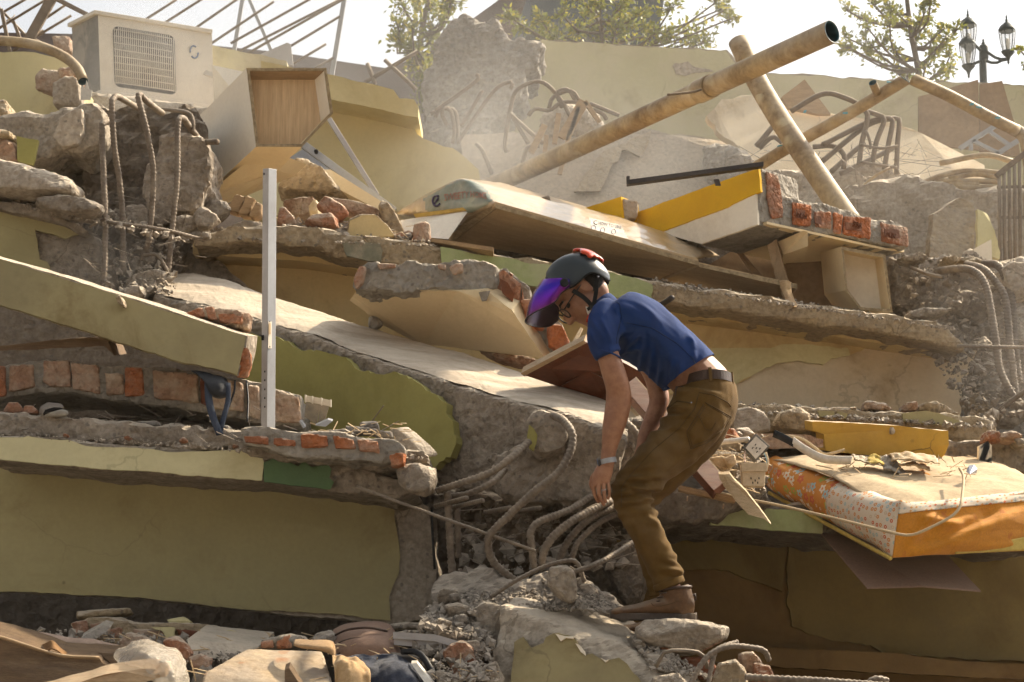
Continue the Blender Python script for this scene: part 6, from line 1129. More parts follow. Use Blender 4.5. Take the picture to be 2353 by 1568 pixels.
# ================================================================== third storey
tw = prism('collapsed_wall', [P(*q) for q in ((560, 240, 11.5), (765, 240, 11.5), (934, 280, 11.5), (975, 320, 11.5), (1000, 330, 11.5), (1060, 350, 11.5), (1075, 365, 11.5), (1098, 390, 11.5), (1104, 420, 11.5), (1090, 470, 11.5), (560, 500, 11.5))], (0, .25, 0), MAT['pale_wall2'], rag=.015, step=.05, label='smooth pale yellow wall behind the window profiles', cat='wall')
prism('parapet', [P(*q) for q in ((600, 140, 11.2), (755, 172, 11.2), (837, 190, 11.2), (905, 206, 11.2), (918, 227, 11.2), (952, 229, 11.2), (961, 247, 11.2), (961, 270, 11.2), (764, 229, 11.2), (600, 196, 11.2))], (0, .6, .02), MAT['pale_wall2'], rag=.006, step=.04, label='thick pale yellow ledge slab jutting out over the smooth wall', cat='slab')
acb = chunk('concrete_block', [(120, 240), (200, 205), (300, 222), (420, 238), (500, 245), (560, 260), (560, 330), (430, 320), (300, 290), (150, 290)], 12.7, .9, MAT['concrete_pale'], vox=.035, amp=.03, label='dusty concrete block carrying the air conditioner', cat='concrete block')
prism('pale_sheet', [P(*q) for q in ((488, 150, 12.6), (560, 165, 12.4), (560, 240, 12.2), (492, 245, 12.6))], (0, .05, 0), MAT['white_paint'], label='pale panel behind the open cabinet, beside the air conditioner', cat='panel')
prism('collapsed_wall', [P(*q) for q in ((440, 96, 13.6), (500, 108, 13.6), (600, 128, 13.6), (660, 140, 13.6), (660, 260, 13.6), (440, 260, 13.6))], (0, .2, 0), MAT['pale_wall'], rag=.01, label='pale wall stub behind the air conditioner, under the steel grille', cat='wall')
# air conditioner
AF = [P(225, 33, 13.0), P(487, 78, 13.25), P(492, 243, 13.25), P(231, 207, 13.0)]
aE = P(165, 62, 13.35) - AF[0]
ac = empty('air_conditioner', AF[3], 'white outdoor air conditioner unit with a round fan grille', 'air conditioner')
V = AF + [p + aE for p in AF]
acb_ = add('casing', raw(V, [(7, 6, 5, 4), (0, 4, 5, 1), (1, 5, 6, 2), (2, 6, 7, 3)]), MAT['ac_white'], parent=ac)
add('side_coil', raw([AF[0], AF[3], AF[3] + aE, AF[0] + aE], [(0, 1, 2, 3)]), MAT['ac_dark'], parent=ac)
def af(u, v, o=0):
    p = bil(AF[0], AF[1], AF[2], AF[3], u, v); n_ = (AF[1] - AF[0]).cross(AF[3] - AF[0]).normalized()
    if n_.dot(CAM - p) < 0: n_.negate()
    return p + n_ * o
gu0, gu1, gv0, gv1 = .125, .665, .12, .93
def rr(u0, u1, v0, v1, r_, o, k=6):
    out = []
    for cu_, cv_, a0 in ((u1 - r_, v0 + r_ * 1.5, -90), (u1 - r_, v1 - r_ * 1.5, 0), (u0 + r_, v1 - r_ * 1.5, 90), (u0 + r_, v0 + r_ * 1.5, 180)):
        for j in range(k): a = R(a0 + 90 * j / (k - 1)); out.append(af(cu_ + r_ * math.cos(a), cv_ + r_ * 1.5 * math.sin(a), o))
    return out
# front plate as a frame around the fan opening
inner = rr(gu0, gu1, gv0, gv1, .05, 0); k_ = len(inner)
outer = []
for j in range(k_):
    s = j // 6
    outer.append([af(1, 0), af(1, 1), af(0, 1), af(0, 0)][s])
add('front_plate', raw(inner + outer, [(j, (j + 1) % k_, k_ + (j + 1) % k_, k_ + j) for j in range(k_)], False), MAT['ac_white'], parent=ac)
add('fan_recess', raw(inner + [p + aE * .35 for p in inner], [(j, (j + 1) % k_, k_ + (j + 1) % k_, k_ + j) for j in range(k_)] + [tuple(range(k_, 2 * k_))], False), MAT['ac_dark'], parent=ac)
cc = af((gu0 + gu1) / 2, (gv0 + gv1) / 2, -.06); ux, uy = (af(1, .5) - af(0, .5)).normalized(), (af(.5, 0) - af(.5, 1)).normalized()
fan = add('fan', raw(*tube_data([cc, cc + ux.cross(uy) * .03], .05, 16)), MAT['ac_dark'], parent=ac)
for j in range(3):
    a = j * 2.094 + .4; d1 = ux * math.cos(a) + uy * math.sin(a); d2 = ux * math.cos(a + .9) + uy * math.sin(a + .9)
    add('fan_blade', raw([cc + d1 * .04, cc + d1 * .17, cc + (d1 + d2).normalized() * .18 + ux.cross(uy) * .02, cc + d2 * .16 + ux.cross(uy) * .04, cc + d2 * .04 + ux.cross(uy) * .02], [(0, 1, 2, 3, 4)], False), MAT['steel_dark'], parent=fan)
for j in range(31):
    u = gu0 + .012 + (gu1 - gu0 - .024) * j / 30; e0 = .02 if 1 < j < 29 else .05
    tube('grille_wire', [af(u, gv0 + e0 - .01, .006), af(u, (gv0 + gv1) / 2, .012), af(u, gv1 - e0 + .01, .006)], .0036, MAT['ac_white'], sides=5, step=.2, parent=ac)
for j in range(9):
    v = gv0 + .05 + (gv1 - gv0 - .1) * j / 8
    tube('grille_wire', [af(gu0 + .004, v, .008), af((gu0 + gu1) / 2, v, .014), af(gu1 - .004, v, .008)], .0032, MAT['ac_white'], sides=5, step=.2, parent=ac)
for a0, a1 in ((2.6, 5.6), (5.9, 9.0)):
    pts_ = [af(.835 + .035 * math.cos(a0 + (a1 - a0) * t / 8), .30 + .085 * math.sin(a0 + (a1 - a0) * t / 8), .004) for t in range(9)]
    tube('logo', pts_[1:-1], .006, MAT['logo_blue'], sides=6, step=.01, parent=ac)
obox('top_lip', AF[0] + Vector((-.02, -.02, -.004)), AF[1] - AF[0] + Vector((.03, 0, 0)), aE * 1.05, (0, 0, .03), MAT['ac_white'], bev=.006, parent=ac)
obox('corner_post', AF[3] + aE, AF[0] - AF[3], (.03, -.015, 0), (.005, .02, 0), MAT['ac_white'], bev=.002, parent=ac)
obox('base_rail', af(0, 1, .01), af(1, 1, .01) - af(0, 1, .01), (0, 0, -.03), aE, MAT['ac_white'], bev=.004, parent=ac)
bar3('mounting_bracket', (470, 165, 13.1), (560, 200, 12.6), .035, .03, 'ac_white', label='pale mounting bracket reaching from the air conditioner to the cabinet', cat='bracket')
# left of the air conditioner
pipe('plastic_pipe', [P(-30, 92, 11.6), P(40, 97, 11.6), P(90, 106, 11.6), P(146, 130, 11.6), P(178, 158, 11.55), P(192, 190, 11.5)], .031, .003, MAT['pvc'], MAT['pvc_in'], label='bent beige pipe beside the air conditioner', cat='pipe')
prism('torn_plastic', [P(*q) for q in ((185, 230, 11.45), (186, 200, 11.45), (191, 196, 11.45), (194, 206, 11.45), (199, 184, 11.45), (205, 206, 11.45), (212, 208, 11.45), (208, 230, 11.45))], (0, .004, 0), MAT['white_plastic'], label='torn white splinters at the lower end of the bent pipe', cat='plastic splinter')
prism('collapsed_wall', [P(*q) for q in ((-60, 112, 12.2), (30, 118, 12.2), (80, 120, 12.2), (150, 140, 12.2), (190, 200, 12.2), (190, 300, 12.2), (-60, 300, 12.2))], (0, .3, 0), MAT['plaster_lime'], rag=.02, step=.06, label='dusty olive wall stub under the bent pipe', cat='wall')
for q, Y, m, lab in (([(75, 165), (95, 156), (140, 160), (150, 190), (130, 210), (80, 205)], 11.9, 'brick_dusty', 'pinkish hollow brick lump on the olive wall stub'), ([(118, 186), (150, 176), (180, 180), (184, 240), (120, 240)], 11.7, 'concrete_pale', 'pale concrete lump under the end of the bent pipe'), ([(130, 160), (175, 150), (182, 180), (140, 190)], 11.85, 'brick_dusty', 'dusty brick lump beside the lower bend of the pipe'), ([(-20, 230), (10, 226), (28, 268), (0, 275), (-30, 270)], 9.6, 'concrete_tan', 'small pale rock perched on the big grey block'), ([(-30, 305), (0, 295), (26, 300), (24, 312), (-10, 312)], 9.1, 'concrete_tan', 'rounded rock on the edge of the big grey block'), ([(-20, 320), (10, 314), (34, 326), (38, 370), (-20, 372)], 9.15, 'brick_dusty', 'dusty brick remnant at the side of the big grey block'), ([(120, 85), (158, 82), (166, 120), (125, 125)], 13.9, 'brick_dusty', 'dusty rubble pile behind the air conditioner')):
    chunk('rubble_stone', q, Y, .25, MAT[m], vox=.015, amp=.014, label=lab, cat='stone')
prism('plaster_scrap', [P(*q) for q in ((38, 312, 9.18), (60, 318, 9.18), (88, 322, 9.18), (74, 378, 9.15), (40, 370, 9.15))], (0, .03, 0), MAT['olive_green'], rag=.005, label='green plaster scrap on the side of the big grey block', cat='plaster scrap')
# steel grilles against the sky
gA = empty('steel_grille', P(560, 120, 14.6), 'bent steel window grille of slanting bars against the sky', 'steel grille')
for q in (((330, 48), (420, -10)), ((372, 57), (480, -12)), ((436, 74), (560, -12)), ((480, 104), (650, -10)), ((530, 100), (720, -6)), ((545, 120), (800, -10)), ((560, 128), (790, -2)), ((665, 108), (781, 38)), ((672, 148), (772, 88)), ((700, 172), (766, 133))):
    tube('bar', [P(*q[0], 14.6), P(*q[1], 14.6)], .0105, MAT['rebar_pale'], sides=8, step=.3, parent=gA)
for a, b, w_ in (((537, 120), (558, -10), .03), ((622, 114), (568, -12), .026), ((762, 172), (792, -10), .035)): bar3('frame_bar', a + (14.6,), b + (14.6,), w_, .03, 'alu', parent=gA)
prism('frame_plate', [P(*q, 14.5) for q in ((600, 124), (660, 98), (668, 102), (674, 150), (600, 150))], (0, .03, 0), MAT['alu_white'], label='pale metal plate standing under the steel grille', cat='metal plate')
gB = empty('steel_grille', P(60, 110, 14.2), 'tangled steel frame beside the air conditioner, against the sky', 'steel grille')
for q in (((8, 28), (70, -8)), ((-20, 76), (118, -8)), ((30, 118), (100, 70)), ((84, 84), (184, 24)), ((106, 42), (150, 12)), ((-10, 10), (80, 104)), ((60, 80), (104, 104))): tube('bar', [P(*q[0], 14.2), P(*q[1], 14.2)], .0105, MAT['rebar_pale'], sides=8, step=.3, parent=gB)
for a, b, w_ in (((2, 20), (22, 120), .025), ((30, 48), (48, 96), .022), ((60, 100), (122, -12), .075), ((128, -4), (206, 36), .03)): bar3('frame_bar', a + (14.1,), b + (14.1,), w_, .03, 'rebar_pale', parent=gB)
tube('loose_wire', [P(20, 44, 14.1), P(12, 50, 14.1), P(30, 40, 14.1), P(34, 34, 14.1)], .004, MAT['cord'], sides=5, parent=gB)
# ================================================================== back of the heap
chunk('concrete_stump', [(985, 330), (990, 120), (1000, 80), (1015, 62), (1042, 50), (1062, 30), (1092, 46), (1140, 44), (1160, 50), (1175, 76), (1235, 88), (1250, 100), (1190, 200), (1150, 260), (1100, 330)], 13.6, .9, MAT['concrete_grey'], vox=.026, amp=.07, f=3.2, label='big broken concrete column stump behind the dust, with rubble on top', cat='column stump')
bwl = PV(1100, 14.2, 2353, 14.6)
bwall = prism('collapsed_wall', onpl(bwl, [(1090, 330), (1160, 200), (1242, 91), (1399, 99), (1450, 104), (1540, 109), (1672, 113), (1700, 160), (1761, 168), (1894, 172), (1922, 178), (2001, 181), (2157, 187), (2420, 197), (2420, 460), (1100, 460)]), (0, .25, 0), MAT['concrete_fine'], rag=.014, step=.05, label='long pale yellow-green wall along the top of the heap', cat='wall')
plaster(bwall, bwl, [(1160, 230), (1200, 168), (1246, 93), (1399, 101), (1450, 106), (1540, 111), (1670, 116), (1698, 163), (1761, 171), (1894, 175), (1922, 181), (2001, 184), (2157, 190), (2420, 200), (2420, 450), (1120, 450), (1130, 290)], 'pale_wall', th=.02, rag=.014, step=.05)
prism('bare_patch', onpl(bwl, [(1544, 150), (1552, 144), (1562, 148), (1580, 142), (1596, 156), (1634, 160), (1640, 166), (1600, 166), (1576, 176), (1552, 170)], .036), (0, .02, 0), MAT['concrete_pale'], rag=.008, step=.03, parent=bwall)
chunk('brick_fragment', [(1218, 96), (1236, 92), (1244, 110), (1230, 150), (1216, 170), (1210, 130)], 14.0, .2, MAT['brick_dusty'], vox=.025, amp=.02, label='dusty brick fragment at the corner of the long pale wall', cat='brick fragment')
cw = prism('concrete_slab', [P(*q) for q in ((1060, 310, 13.0), (1300, 300, 13.0), (1477, 297, 13.0), (1542, 307, 13.0), (1607, 315, 13.0), (1685, 331, 13.0), (1720, 350, 12.9), (1760, 400, 12.8), (1760, 500, 12.6), (1060, 500, 12.6))], (0, .3, .0), MAT['concrete_pale'], rag=.02, step=.06, label='grey leaning concrete slab behind the big slanting pipe', cat='concrete slab')
prism('render_layer', [P(x, y, 12.93 - (y - 300) * .002) for x, y in ((1380, 352), (1497, 300), (1490, 330), (1470, 360), (1440, 345), (1428, 346), (1420, 372), (1408, 376), (1396, 405), (1380, 440), (1320, 440))], (0, .04, 0), MAT['concrete_tan'], rag=.006, step=.03, parent=cw)
chunk('concrete_lump', [(1618, 330), (1650, 318), (1690, 330), (1725, 352), (1750, 400), (1720, 430), (1660, 420), (1620, 390)], 12.5, .4, MAT['concrete_grey'], vox=.025, amp=.035, label='rough grey concrete lump under the crossing pipes', cat='concrete lump')
chunk('concrete_lump', [(1240, 280), (1246, 256), (1275, 236), (1310, 234), (1340, 250), (1380, 260), (1392, 290), (1350, 308), (1290, 310), (1250, 306)], 12.9, .4, MAT['concrete_pale'], vox=.025, amp=.035, label='pale concrete lump bristling with looped rebars', cat='concrete lump')
for i, q in enumerate(([(1164, 350), (1160, 330), (1175, 240), (1190, 205), (1230, 188), (1258, 196), (1290, 232), (1312, 270)], [(1262, 250), (1270, 225), (1300, 210), (1318, 212), (1330, 232)], [(1292, 248), (1280, 214), (1305, 206), (1322, 232)], [(1214, 266), (1230, 250), (1262, 254), (1290, 236), (1330, 235)], [(1355, 238), (1390, 252), (1424, 266)], [(1362, 252), (1385, 262), (1394, 276)], [(1172, 260), (1196, 300), (1214, 330)], [(1172, 262), (1230, 315), (1248, 330)], [(1200, 380), (1212, 340), (1240, 336)])):
    rebar([(x, y, 12.6) for x, y in q], .014, ['widest looped rebar arching behind the pale bristling lump', 'small rebar loop on top of the pale bristling lump', 'narrow rebar loop on top of the pale bristling lump', 'wavy rebar across the pale bristling lump', 'upper rebar reaching from the bristling lump to the big pipe', 'short rebar below the reaching one', 'thin leg slanting from the widest rebar loop', 'second thin leg under the widest rebar loop', 'small rebar hook below the pale bristling lump'][i], 'dusty rebars around the pale bristling lump', ribs=False, mat=MAT['rebar_pale'])
for i, (a, b, w_) in enumerate((((1292, 318), (1342, 232), .07), ((1274, 330), (1284, 260), .035), ((1252, 350), (1256, 310), .03), ((1220, 350), (1252, 286), .04), ((1344, 232), (1378, 280), .03), ((1310, 308), (1330, 245), .03), ((1286, 400), (1310, 300), .03))):
    bar3('timber_slat', a + (12.5,), b + (12.5,), w_, .03, 'timber', label=['widest dusty slat leaning on the bristling lump', 'narrow upright slat before the bristling lump', 'shortest slat stub standing below the bristling lump', 'dark slat slanting out beside the bristling lump', 'thin slat sloping down the far side of the bristling lump', 'slat standing close behind the widest one', 'long low slat under the bristling lump'][i], cat='timber slat', group='dusty slats beside the bristling lump')
for i, q in enumerate(([(1000, 270), (1010, 253), (1030, 250), (1048, 262), (1052, 330)], [(990, 262), (1020, 250), (1036, 256), (1044, 300), (1040, 330)], [(1028, 290), (1016, 262), (1020, 235)], [(1000, 255), (1070, 205), (1100, 180), (1094, 172)], [(1050, 330), (1130, 215), (1165, 190), (1178, 192), (1172, 206)], [(1108, 208), (1090, 240), (1060, 290)], [(1094, 330), (1110, 350), (1130, 400)])):
    rebar([(x, y, 12.9 - i * .02) for x, y in q], .014, ['hooked rebar in front of the column stump', 'twin hooked rebar beside the first', 'upright rebar before the column stump', 'straight rebar leaning on the column stump', 'long rebar with a small hooked end before the long pale wall', 'short rebar crossing the column stump', 'low rebar at the foot of the column stump'][i], 'dusty rebars before the column stump', ribs=False, mat=MAT['rebar_pale'])
for a, b, lab in (((838, 190), (960, 118), 'pale pipe slanting over the ledge slab against the sky'), ((884, 138), (960, 210), 'rusty rod sticking up behind the ledge slab'), ((844, 146), (862, 194), 'short rod sticking up behind the ledge slab')):
    tube('rod', [P(*a, 13.0), P(*b, 13.0)], .014, MAT['rebar_pale'], sides=8, step=.3, label=lab, cat='rod')
# fallen beige panel
prism('ceiling_panel', [P(*q) for q in ((1623, 264, 12.9), (1645, 250, 12.9), (1659, 229, 12.95), (1730, 219, 13.0), (1810, 245, 13.0), (1907, 262, 13.0), (1990, 272, 13.0), (2071, 289, 13.0), (2118, 307, 13.0), (2139, 321, 13.0), (2209, 355, 12.9), (2261, 380, 12.8), (2270, 480, 12.4), (1900, 500, 12.4), (1720, 440, 12.5), (1700, 340, 12.7), (1650, 300, 12.8))], (0, .12, 0), MAT['beige_wall'], rag=.02, step=.06, label='broad beige fallen plaster panel behind the crossing pipes', cat='panel')
# pipes
PB = 'beige plastic pipes crossing at the top of the heap'
big = pipe('plastic_pipe', [P(1120, 432, 12.6), P(1300, 352, 11.6), P(1620, 205, 10.2), P(1912, 73, 9.1)], .057, .005, MAT['pvc'], MAT['pvc_in'], cut1=(.75, -.72, .1), step=.06, sides=28, label='biggest beige pipe slanting up to its open dark end', cat='pipe', group=PB)
dirp = (P(1912, 73, 9.1) - P(1620, 205, 10.2)).normalized(); cp_ = P(1622, 204, 10.19)
pipe('pipe_collar', [cp_ - dirp * .07, cp_, cp_ + dirp * .06], .064, .006, MAT['pvc'], MAT['pvc'], sides=28, parent=big)
tube('wire', [P(1534, 218, 10.0), P(1590, 212, 10.05), P(1612, 206, 10.1)], .007, MAT['rebar_pale'], sides=6, label='rusty wire end tied to the biggest pipe', cat='wire')
pipe('plastic_pipe', [P(1697, 96, 11.0), P(1736, 180, 10.9), P(1795, 280, 10.7), P(1880, 405, 10.4), P(1960, 520, 10.1)], .060, .005, MAT['pvc'], MAT['pvc_in'], step=.06, sides=28, label='steep broken pipe crossing behind the biggest one', cat='pipe', group=PB)
p3 = pipe('plastic_pipe', [P(1720, 396, 10.9), P(1800, 346, 10.8), P(1950, 262, 10.6), P(2086, 180, 10.4)], .034, .003, MAT['pvc'], MAT['pvc_in'], cut1=(.6, -.5, .9), step=.06, sides=22, label='thinner pipe rising to a split blue end', cat='pipe', group=PB)
d3 = (P(2086, 180, 10.4) - P(1950, 262, 10.6)).normalized(); s3 = P(2016, 216, 10.47)
pipe('tee_stub', [s3, s3 + Vector((-.035, -.06, .045))], .022, .003, MAT['pvc'], MAT['pvc_in'], parent=p3)
pipe('plastic_pipe', [P(2100, 184, 10.4), P(2180, 220, 10.5), P(2270, 268, 10.6), P(2335, 300, 10.7)], .034, .003, MAT['pvc'], MAT['pvc_in'], cut0=(.7, -.3, -.5), step=.06, sides=22, label='thinner pipe sloping down from the split blue end', cat='pipe', group=PB)
pipe('plastic_pipe', [P(2325, 296, 10.75), P(2345, 306, 10.72), P(2358, 326, 10.7), P(2366, 380, 10.7)], .036, .003, MAT['pvc'], MAT['pvc_in'], step=.03, sides=22, label='pipe elbow at the far right of the heap', cat='pipe', group=PB)
for x, y, Y in ((1850, 262, 10.72), (1940, 266, 10.56), (1790, 340, 10.7), (2040, 195, 10.42), (2230, 245, 10.5), (2245, 252, 10.52), (2288, 276, 10.58), (1655, 186, 10.02)):
    c = P(x, y, Y) + Vector((0, -.045, 0)); hull('paint_fleck', [c + Vector((random.uniform(-.02, .02), random.uniform(-.004, .004), random.uniform(-.009, .009))) for _ in range(9)], MAT['pvc_blue'], vox=0, label='small bare blue patch on a beige pipe', cat='paint fleck', group='bare blue patches on the pipes')
# rebar cage
for i, q in enumerate(([(1818, 256), (1875, 222), (1907, 215), (1938, 224), (1964, 235), (1988, 254), (1993, 274), (1980, 331), (1974, 380)], [(1985, 254), (2021, 266), (2032, 277), (2014, 326), (2003, 385)], [(1890, 333), (1995, 281), (2040, 272), (2051, 280), (2040, 339), (2032, 390)], [(1888, 372), (1990, 290), (2050, 273), (2066, 278), (2062, 336), (2060, 402)], [(1868, 338), (1909, 335), (1933, 347), (1941, 365), (1938, 390)], [(1738, 336), (1760, 310), (1778, 288), (1800, 260)], [(1745, 340), (1775, 315), (1800, 330)], [(1910, 395), (1960, 350), (1980, 335)], [(1930, 400), (2030, 352), (2060, 335)])):
    rebar([(x, y, 11.6 + .03 * i) for x, y in q], .0165, ['tallest arch of the dusty rebar cage', 'second arch of the dusty rebar cage', 'third arch of the dusty rebar cage, over the beige panel', 'outermost arch of the dusty rebar cage', 'low separate rebar arch in front of the cage', 'straight rebar leaning behind the steep pipe', 'small rebar crook beside the steep pipe', 'slanting rebar at the foot of the cage', 'long slanting rebar across the feet of the cage'][i], 'dusty rebar cage before the beige panel', ribs=False, mat=MAT['rebar_pale'])
for i, q in enumerate(([(1977, 333), (2024, 341), (2063, 336)], [(1977, 372), (2020, 380), (2062, 386)], [(1990, 300), (2000, 330), (1998, 345)])):
    rebar([(x, y, 11.58) for x, y in q], .009, 'thin tie bar across the dusty rebar cage', 'tie bars of the dusty rebar cage', ribs=False, mat=MAT['rebar_pale'])
chunk('rubble_heap', [(1700, 420), (1760, 388), (1860, 398), (1940, 385), (2000, 372), (2060, 390), (2100, 410), (2100, 520), (1900, 520), (1720, 500)], 11.9, .5, MAT['concrete_pale'], vox=.03, amp=.05, f=6, label='pale rubble at the feet of the dusty rebar cage', cat='rubble')
# wood panels, ladder
prism('plywood_sheet', [P(*q, 13.6) for q in ((2111, 222), (2136, 216), (2248, 183), (2251, 345), (2111, 330))], (0, .03, 0), MAT['veneer_dark'], label='tall dusty wooden panel leaning on the long pale wall', cat='wood panel')
prism('plywood_sheet', [P(*q, 13.7) for q in ((2252, 194), (2303, 186), (2336, 300), (2345, 360), (2252, 350))], (0, .03, 0), MAT['veneer_dark'], label='second dusty wooden panel with a slanting side', cat='wood panel')
prism('plywood_sheet', [P(*q) for q in ((1796, 223, 12.9), (1849, 183, 12.9), (1909, 262, 12.9), (1880, 262, 12.9), (1812, 248, 12.9))], (0, .05, .0), MAT['timber'], label='striped brown board sticking out of the beige panel', cat='board')
ld = empty('ladder', P(2250, 345, 12.2), 'aluminium ladder lying in the rubble', 'ladder')
for a, b, w_ in (((2206, 341, 12.2), (2290, 287, 12.2), .03), ((2288, 356, 12.2), (2365, 306, 12.2), .03)): bar3('rail', a, b, w_, .025, 'alu', parent=ld)
for a, b in (((2235, 322, 12.2), (2296, 352, 12.2)), ((2271, 299, 12.2), (2322, 334, 12.2)), ((2232, 330, 12.2), (2232, 345, 12.2))): bar3('rung', a, b, .024, .024, 'alu', parent=ld)
for i, q in enumerate(([(2160, 376), (2262, 357), (2328, 372)], [(2105, 428), (2160, 405), (2222, 393), (2300, 398)], [(2170, 425), (2250, 423)], [(2105, 442), (2130, 440), (2180, 464)], [(2255, 474), (2300, 466)], [(2180, 412), (2240, 400), (2300, 410)], [(2200, 430), (2300, 432)], [(2058, 452), (2070, 430), (2090, 424), (2110, 430)], [(1975, 482), (1980, 435), (2010, 405), (2045, 386)], [(2150, 416), (2300, 418)])):
    tube('pole', [P(x, y, 11.3) for x, y in q], .017 if i not in (7, 8) else .008, MAT['pvc'], sides=10, step=.05, label=['pole with a cut end lying above the grey mass', 'long bent pole reaching to the barred grille', 'hollow-ended pole beside the barred grille', 'short curved pole on the grey mass', 'pole stub below the barred grille', 'crooked pole under the ladder', 'straight pole running into the barred grille', 'thin forked twig on the grey mass', 'thin wire curving over the grey mass', 'level pole behind the barred grille'][i], cat='pole', group='tangled poles on the right')
# barred window grille at the far right
wg_ = empty('barred_grille', P(2330, 600, 10.6), 'dusty barred window grille standing at the far right', 'barred grille')
for x in (2296, 2307, 2319, 2331, 2343, 2356): tube('bar', [P(x, 398 - (x - 2296) * .85, 10.6), P(x + 2, 610, 10.6)], .0105, MAT['rebar_pale'], sides=8, step=.3, wob=.1, parent=wg_)
bar3('rail', (2290, 404, 10.58), (2365, 344, 10.58), .03, .03, 'rebar_pale', parent=wg_)
for y in (430, 500): bar3('rail', (2292, y, 10.6), (2370, y - 2, 10.6), .016, .016, 'rebar_pale', parent=wg_)
chunk('concrete_mass', [(1900, 470), (1950, 430), (2010, 410), (2080, 402), (2150, 410), (2290, 440), (2380, 430), (2400, 620), (2100, 620), (2040, 580), (1920, 520)], 11.2, .7, MAT['concrete_fine'], vox=.035, amp=.05, f=4, label='broad grey concrete mass below the tangled poles', cat='concrete mass')
prism('stone_slab', [P(*q) for q in ((2146, 492, 10.7), (2180, 470, 10.75), (2204, 456, 10.75), (2238, 466, 10.75), (2242, 500, 10.7), (2236, 592, 10.55), (2136, 590, 10.55))], (0, .12, .02), MAT['concrete_tan'], rag=.008, step=.03, label='pale speckled stone slab standing on the broken joint', cat='stone slab')
prism('plaster_scrap', [P(*q) for q in ((2246, 480, 10.6), (2270, 492, 10.6), (2290, 540, 10.5), (2298, 594, 10.45), (2246, 580, 10.5))], (0, .05, 0), MAT['plaster_lime'], rag=.008, label='yellow-green plaster scrap beside the speckled slab', cat='plaster scrap')
prism('white_block', [P(*q) for q in ((2238, 572, 10.2), (2278, 550, 10.2), (2280, 604, 10.2), (2240, 600, 10.2))], (0, .1, 0), MAT['white_paint'], label='small whitewashed block below the speckled slab', cat='block')
# broken column joint on the right
chunk('column_core', [(2040, 590), (2130, 584), (2230, 596), (2400, 590), (2400, 1000), (2260, 960), (2215, 880), (2210, 800), (2170, 740), (2060, 710), (2045, 650)], 10.2, .7, MAT['concrete'], vox=.024, amp=.05, f=5, label='crushed concrete column joint at the right end of the long slab', cat='column')
for i, (q, Y, m) in enumerate((([(2190, 700), (2200, 672), (2230, 664), (2272, 680), (2282, 720), (2256, 740), (2210, 736)], 9.85, 'concrete'), ([(2248, 690), (2260, 660), (2290, 652), (2310, 680), (2306, 716), (2276, 726)], 9.8, 'concrete'), ([(2306, 610), (2330, 597), (2380, 610), (2380, 680), (2330, 684), (2312, 650)], 9.6, 'concrete_pale'), ([(2330, 710), (2380, 690), (2390, 780), (2340, 790), (2326, 750)], 9.6, 'concrete_fine'), ([(2160, 596), (2196, 584), (2204, 598), (2180, 606)], 9.9, 'concrete_tan'), ([(2060, 590), (2120, 580), (2140, 592), (2090, 600)], 9.95, 'stone'), ([(2200, 590), (2240, 588), (2262, 600), (2230, 608)], 9.9, 'concrete_tan'), ([(2080, 716), (2120, 706), (2200, 708), (2160, 722), (2100, 730)], 9.5, 'stone'), ([(2230, 790), (2270, 770), (2290, 800), (2260, 830), (2236, 824)], 9.8, 'concrete'), ([(2250, 860), (2290, 840), (2320, 880), (2290, 910), (2256, 896)], 9.75, 'concrete_grey'), ([(2290, 930), (2340, 910), (2380, 940), (2340, 980), (2300, 970)], 9.4, 'concrete_grey'), ([(2220, 900), (2260, 900), (2280, 940), (2240, 950)], 9.5, 'concrete_tan'))):
    chunk('rubble_stone', q, Y, .25, MAT[m], vox=.015, amp=.02, taper=.25, label=['rounded boulder in the crushed right joint', 'boulder wedged beside the rounded one', 'pale boulder over the three curved rebars', 'smooth boulder beside the curved rebars', 'flat pale chip on top of the crushed right joint', 'flat stones beside the speckled slab foot', 'thin tan flake on top of the crushed right joint', 'flat shards at the end of the long slab', 'grey lump just under the slab end', 'grey lump lower down the crushed right joint', 'low grey lump at the crossing bars', 'tan lump at the end of the beige wall'][i], cat='stone')
RR = 'thick curved rebars of the right joint'
for q, lab in (([(2160, 622, 9.9), (2217, 618, 9.6), (2248, 631, 9.5), (2266, 660, 9.45), (2277, 712, 9.42), (2290, 795, 9.4), (2298, 850, 9.38), (2326, 907, 9.36), (2370, 965, 9.34)], 'front curved rebar arching out of the right joint and kinked low down'), ([(2222, 608, 9.9), (2261, 620, 9.62), (2292, 654, 9.55), (2311, 693, 9.52), (2321, 795, 9.5), (2327, 850, 9.5), (2336, 930, 9.5)], 'middle curved rebar of the right joint'), ([(2262, 606, 9.9), (2292, 610, 9.7), (2311, 641, 9.65), (2326, 693, 9.62), (2333, 800, 9.6), (2342, 880, 9.6)], 'rear darker curved rebar of the right joint')):
    rebar(q, .0165, lab, RR)
rebar([(2092, 614, 10.0), (2130, 630, 9.8), (2168, 638, 9.75)], .010, 'thin rebar poking out of the right joint', ribs=False)
rebar([(2200, 795, 9.35), (2260, 797, 9.3), (2370, 799, 9.3)], .008, 'thin level tie bar from the slab end past the curved rebars')
rebar([(2282, 958, 9.3), (2320, 925, 9.25), (2370, 890, 9.2)], .012, 'smooth bar crossing the kinked rebar', ribs=False)
rebar([(2290, 975, 9.35), (2305, 940, 9.3), (2316, 930, 9.3)], .010, 'short bar beside the crossing bar', ribs=False)
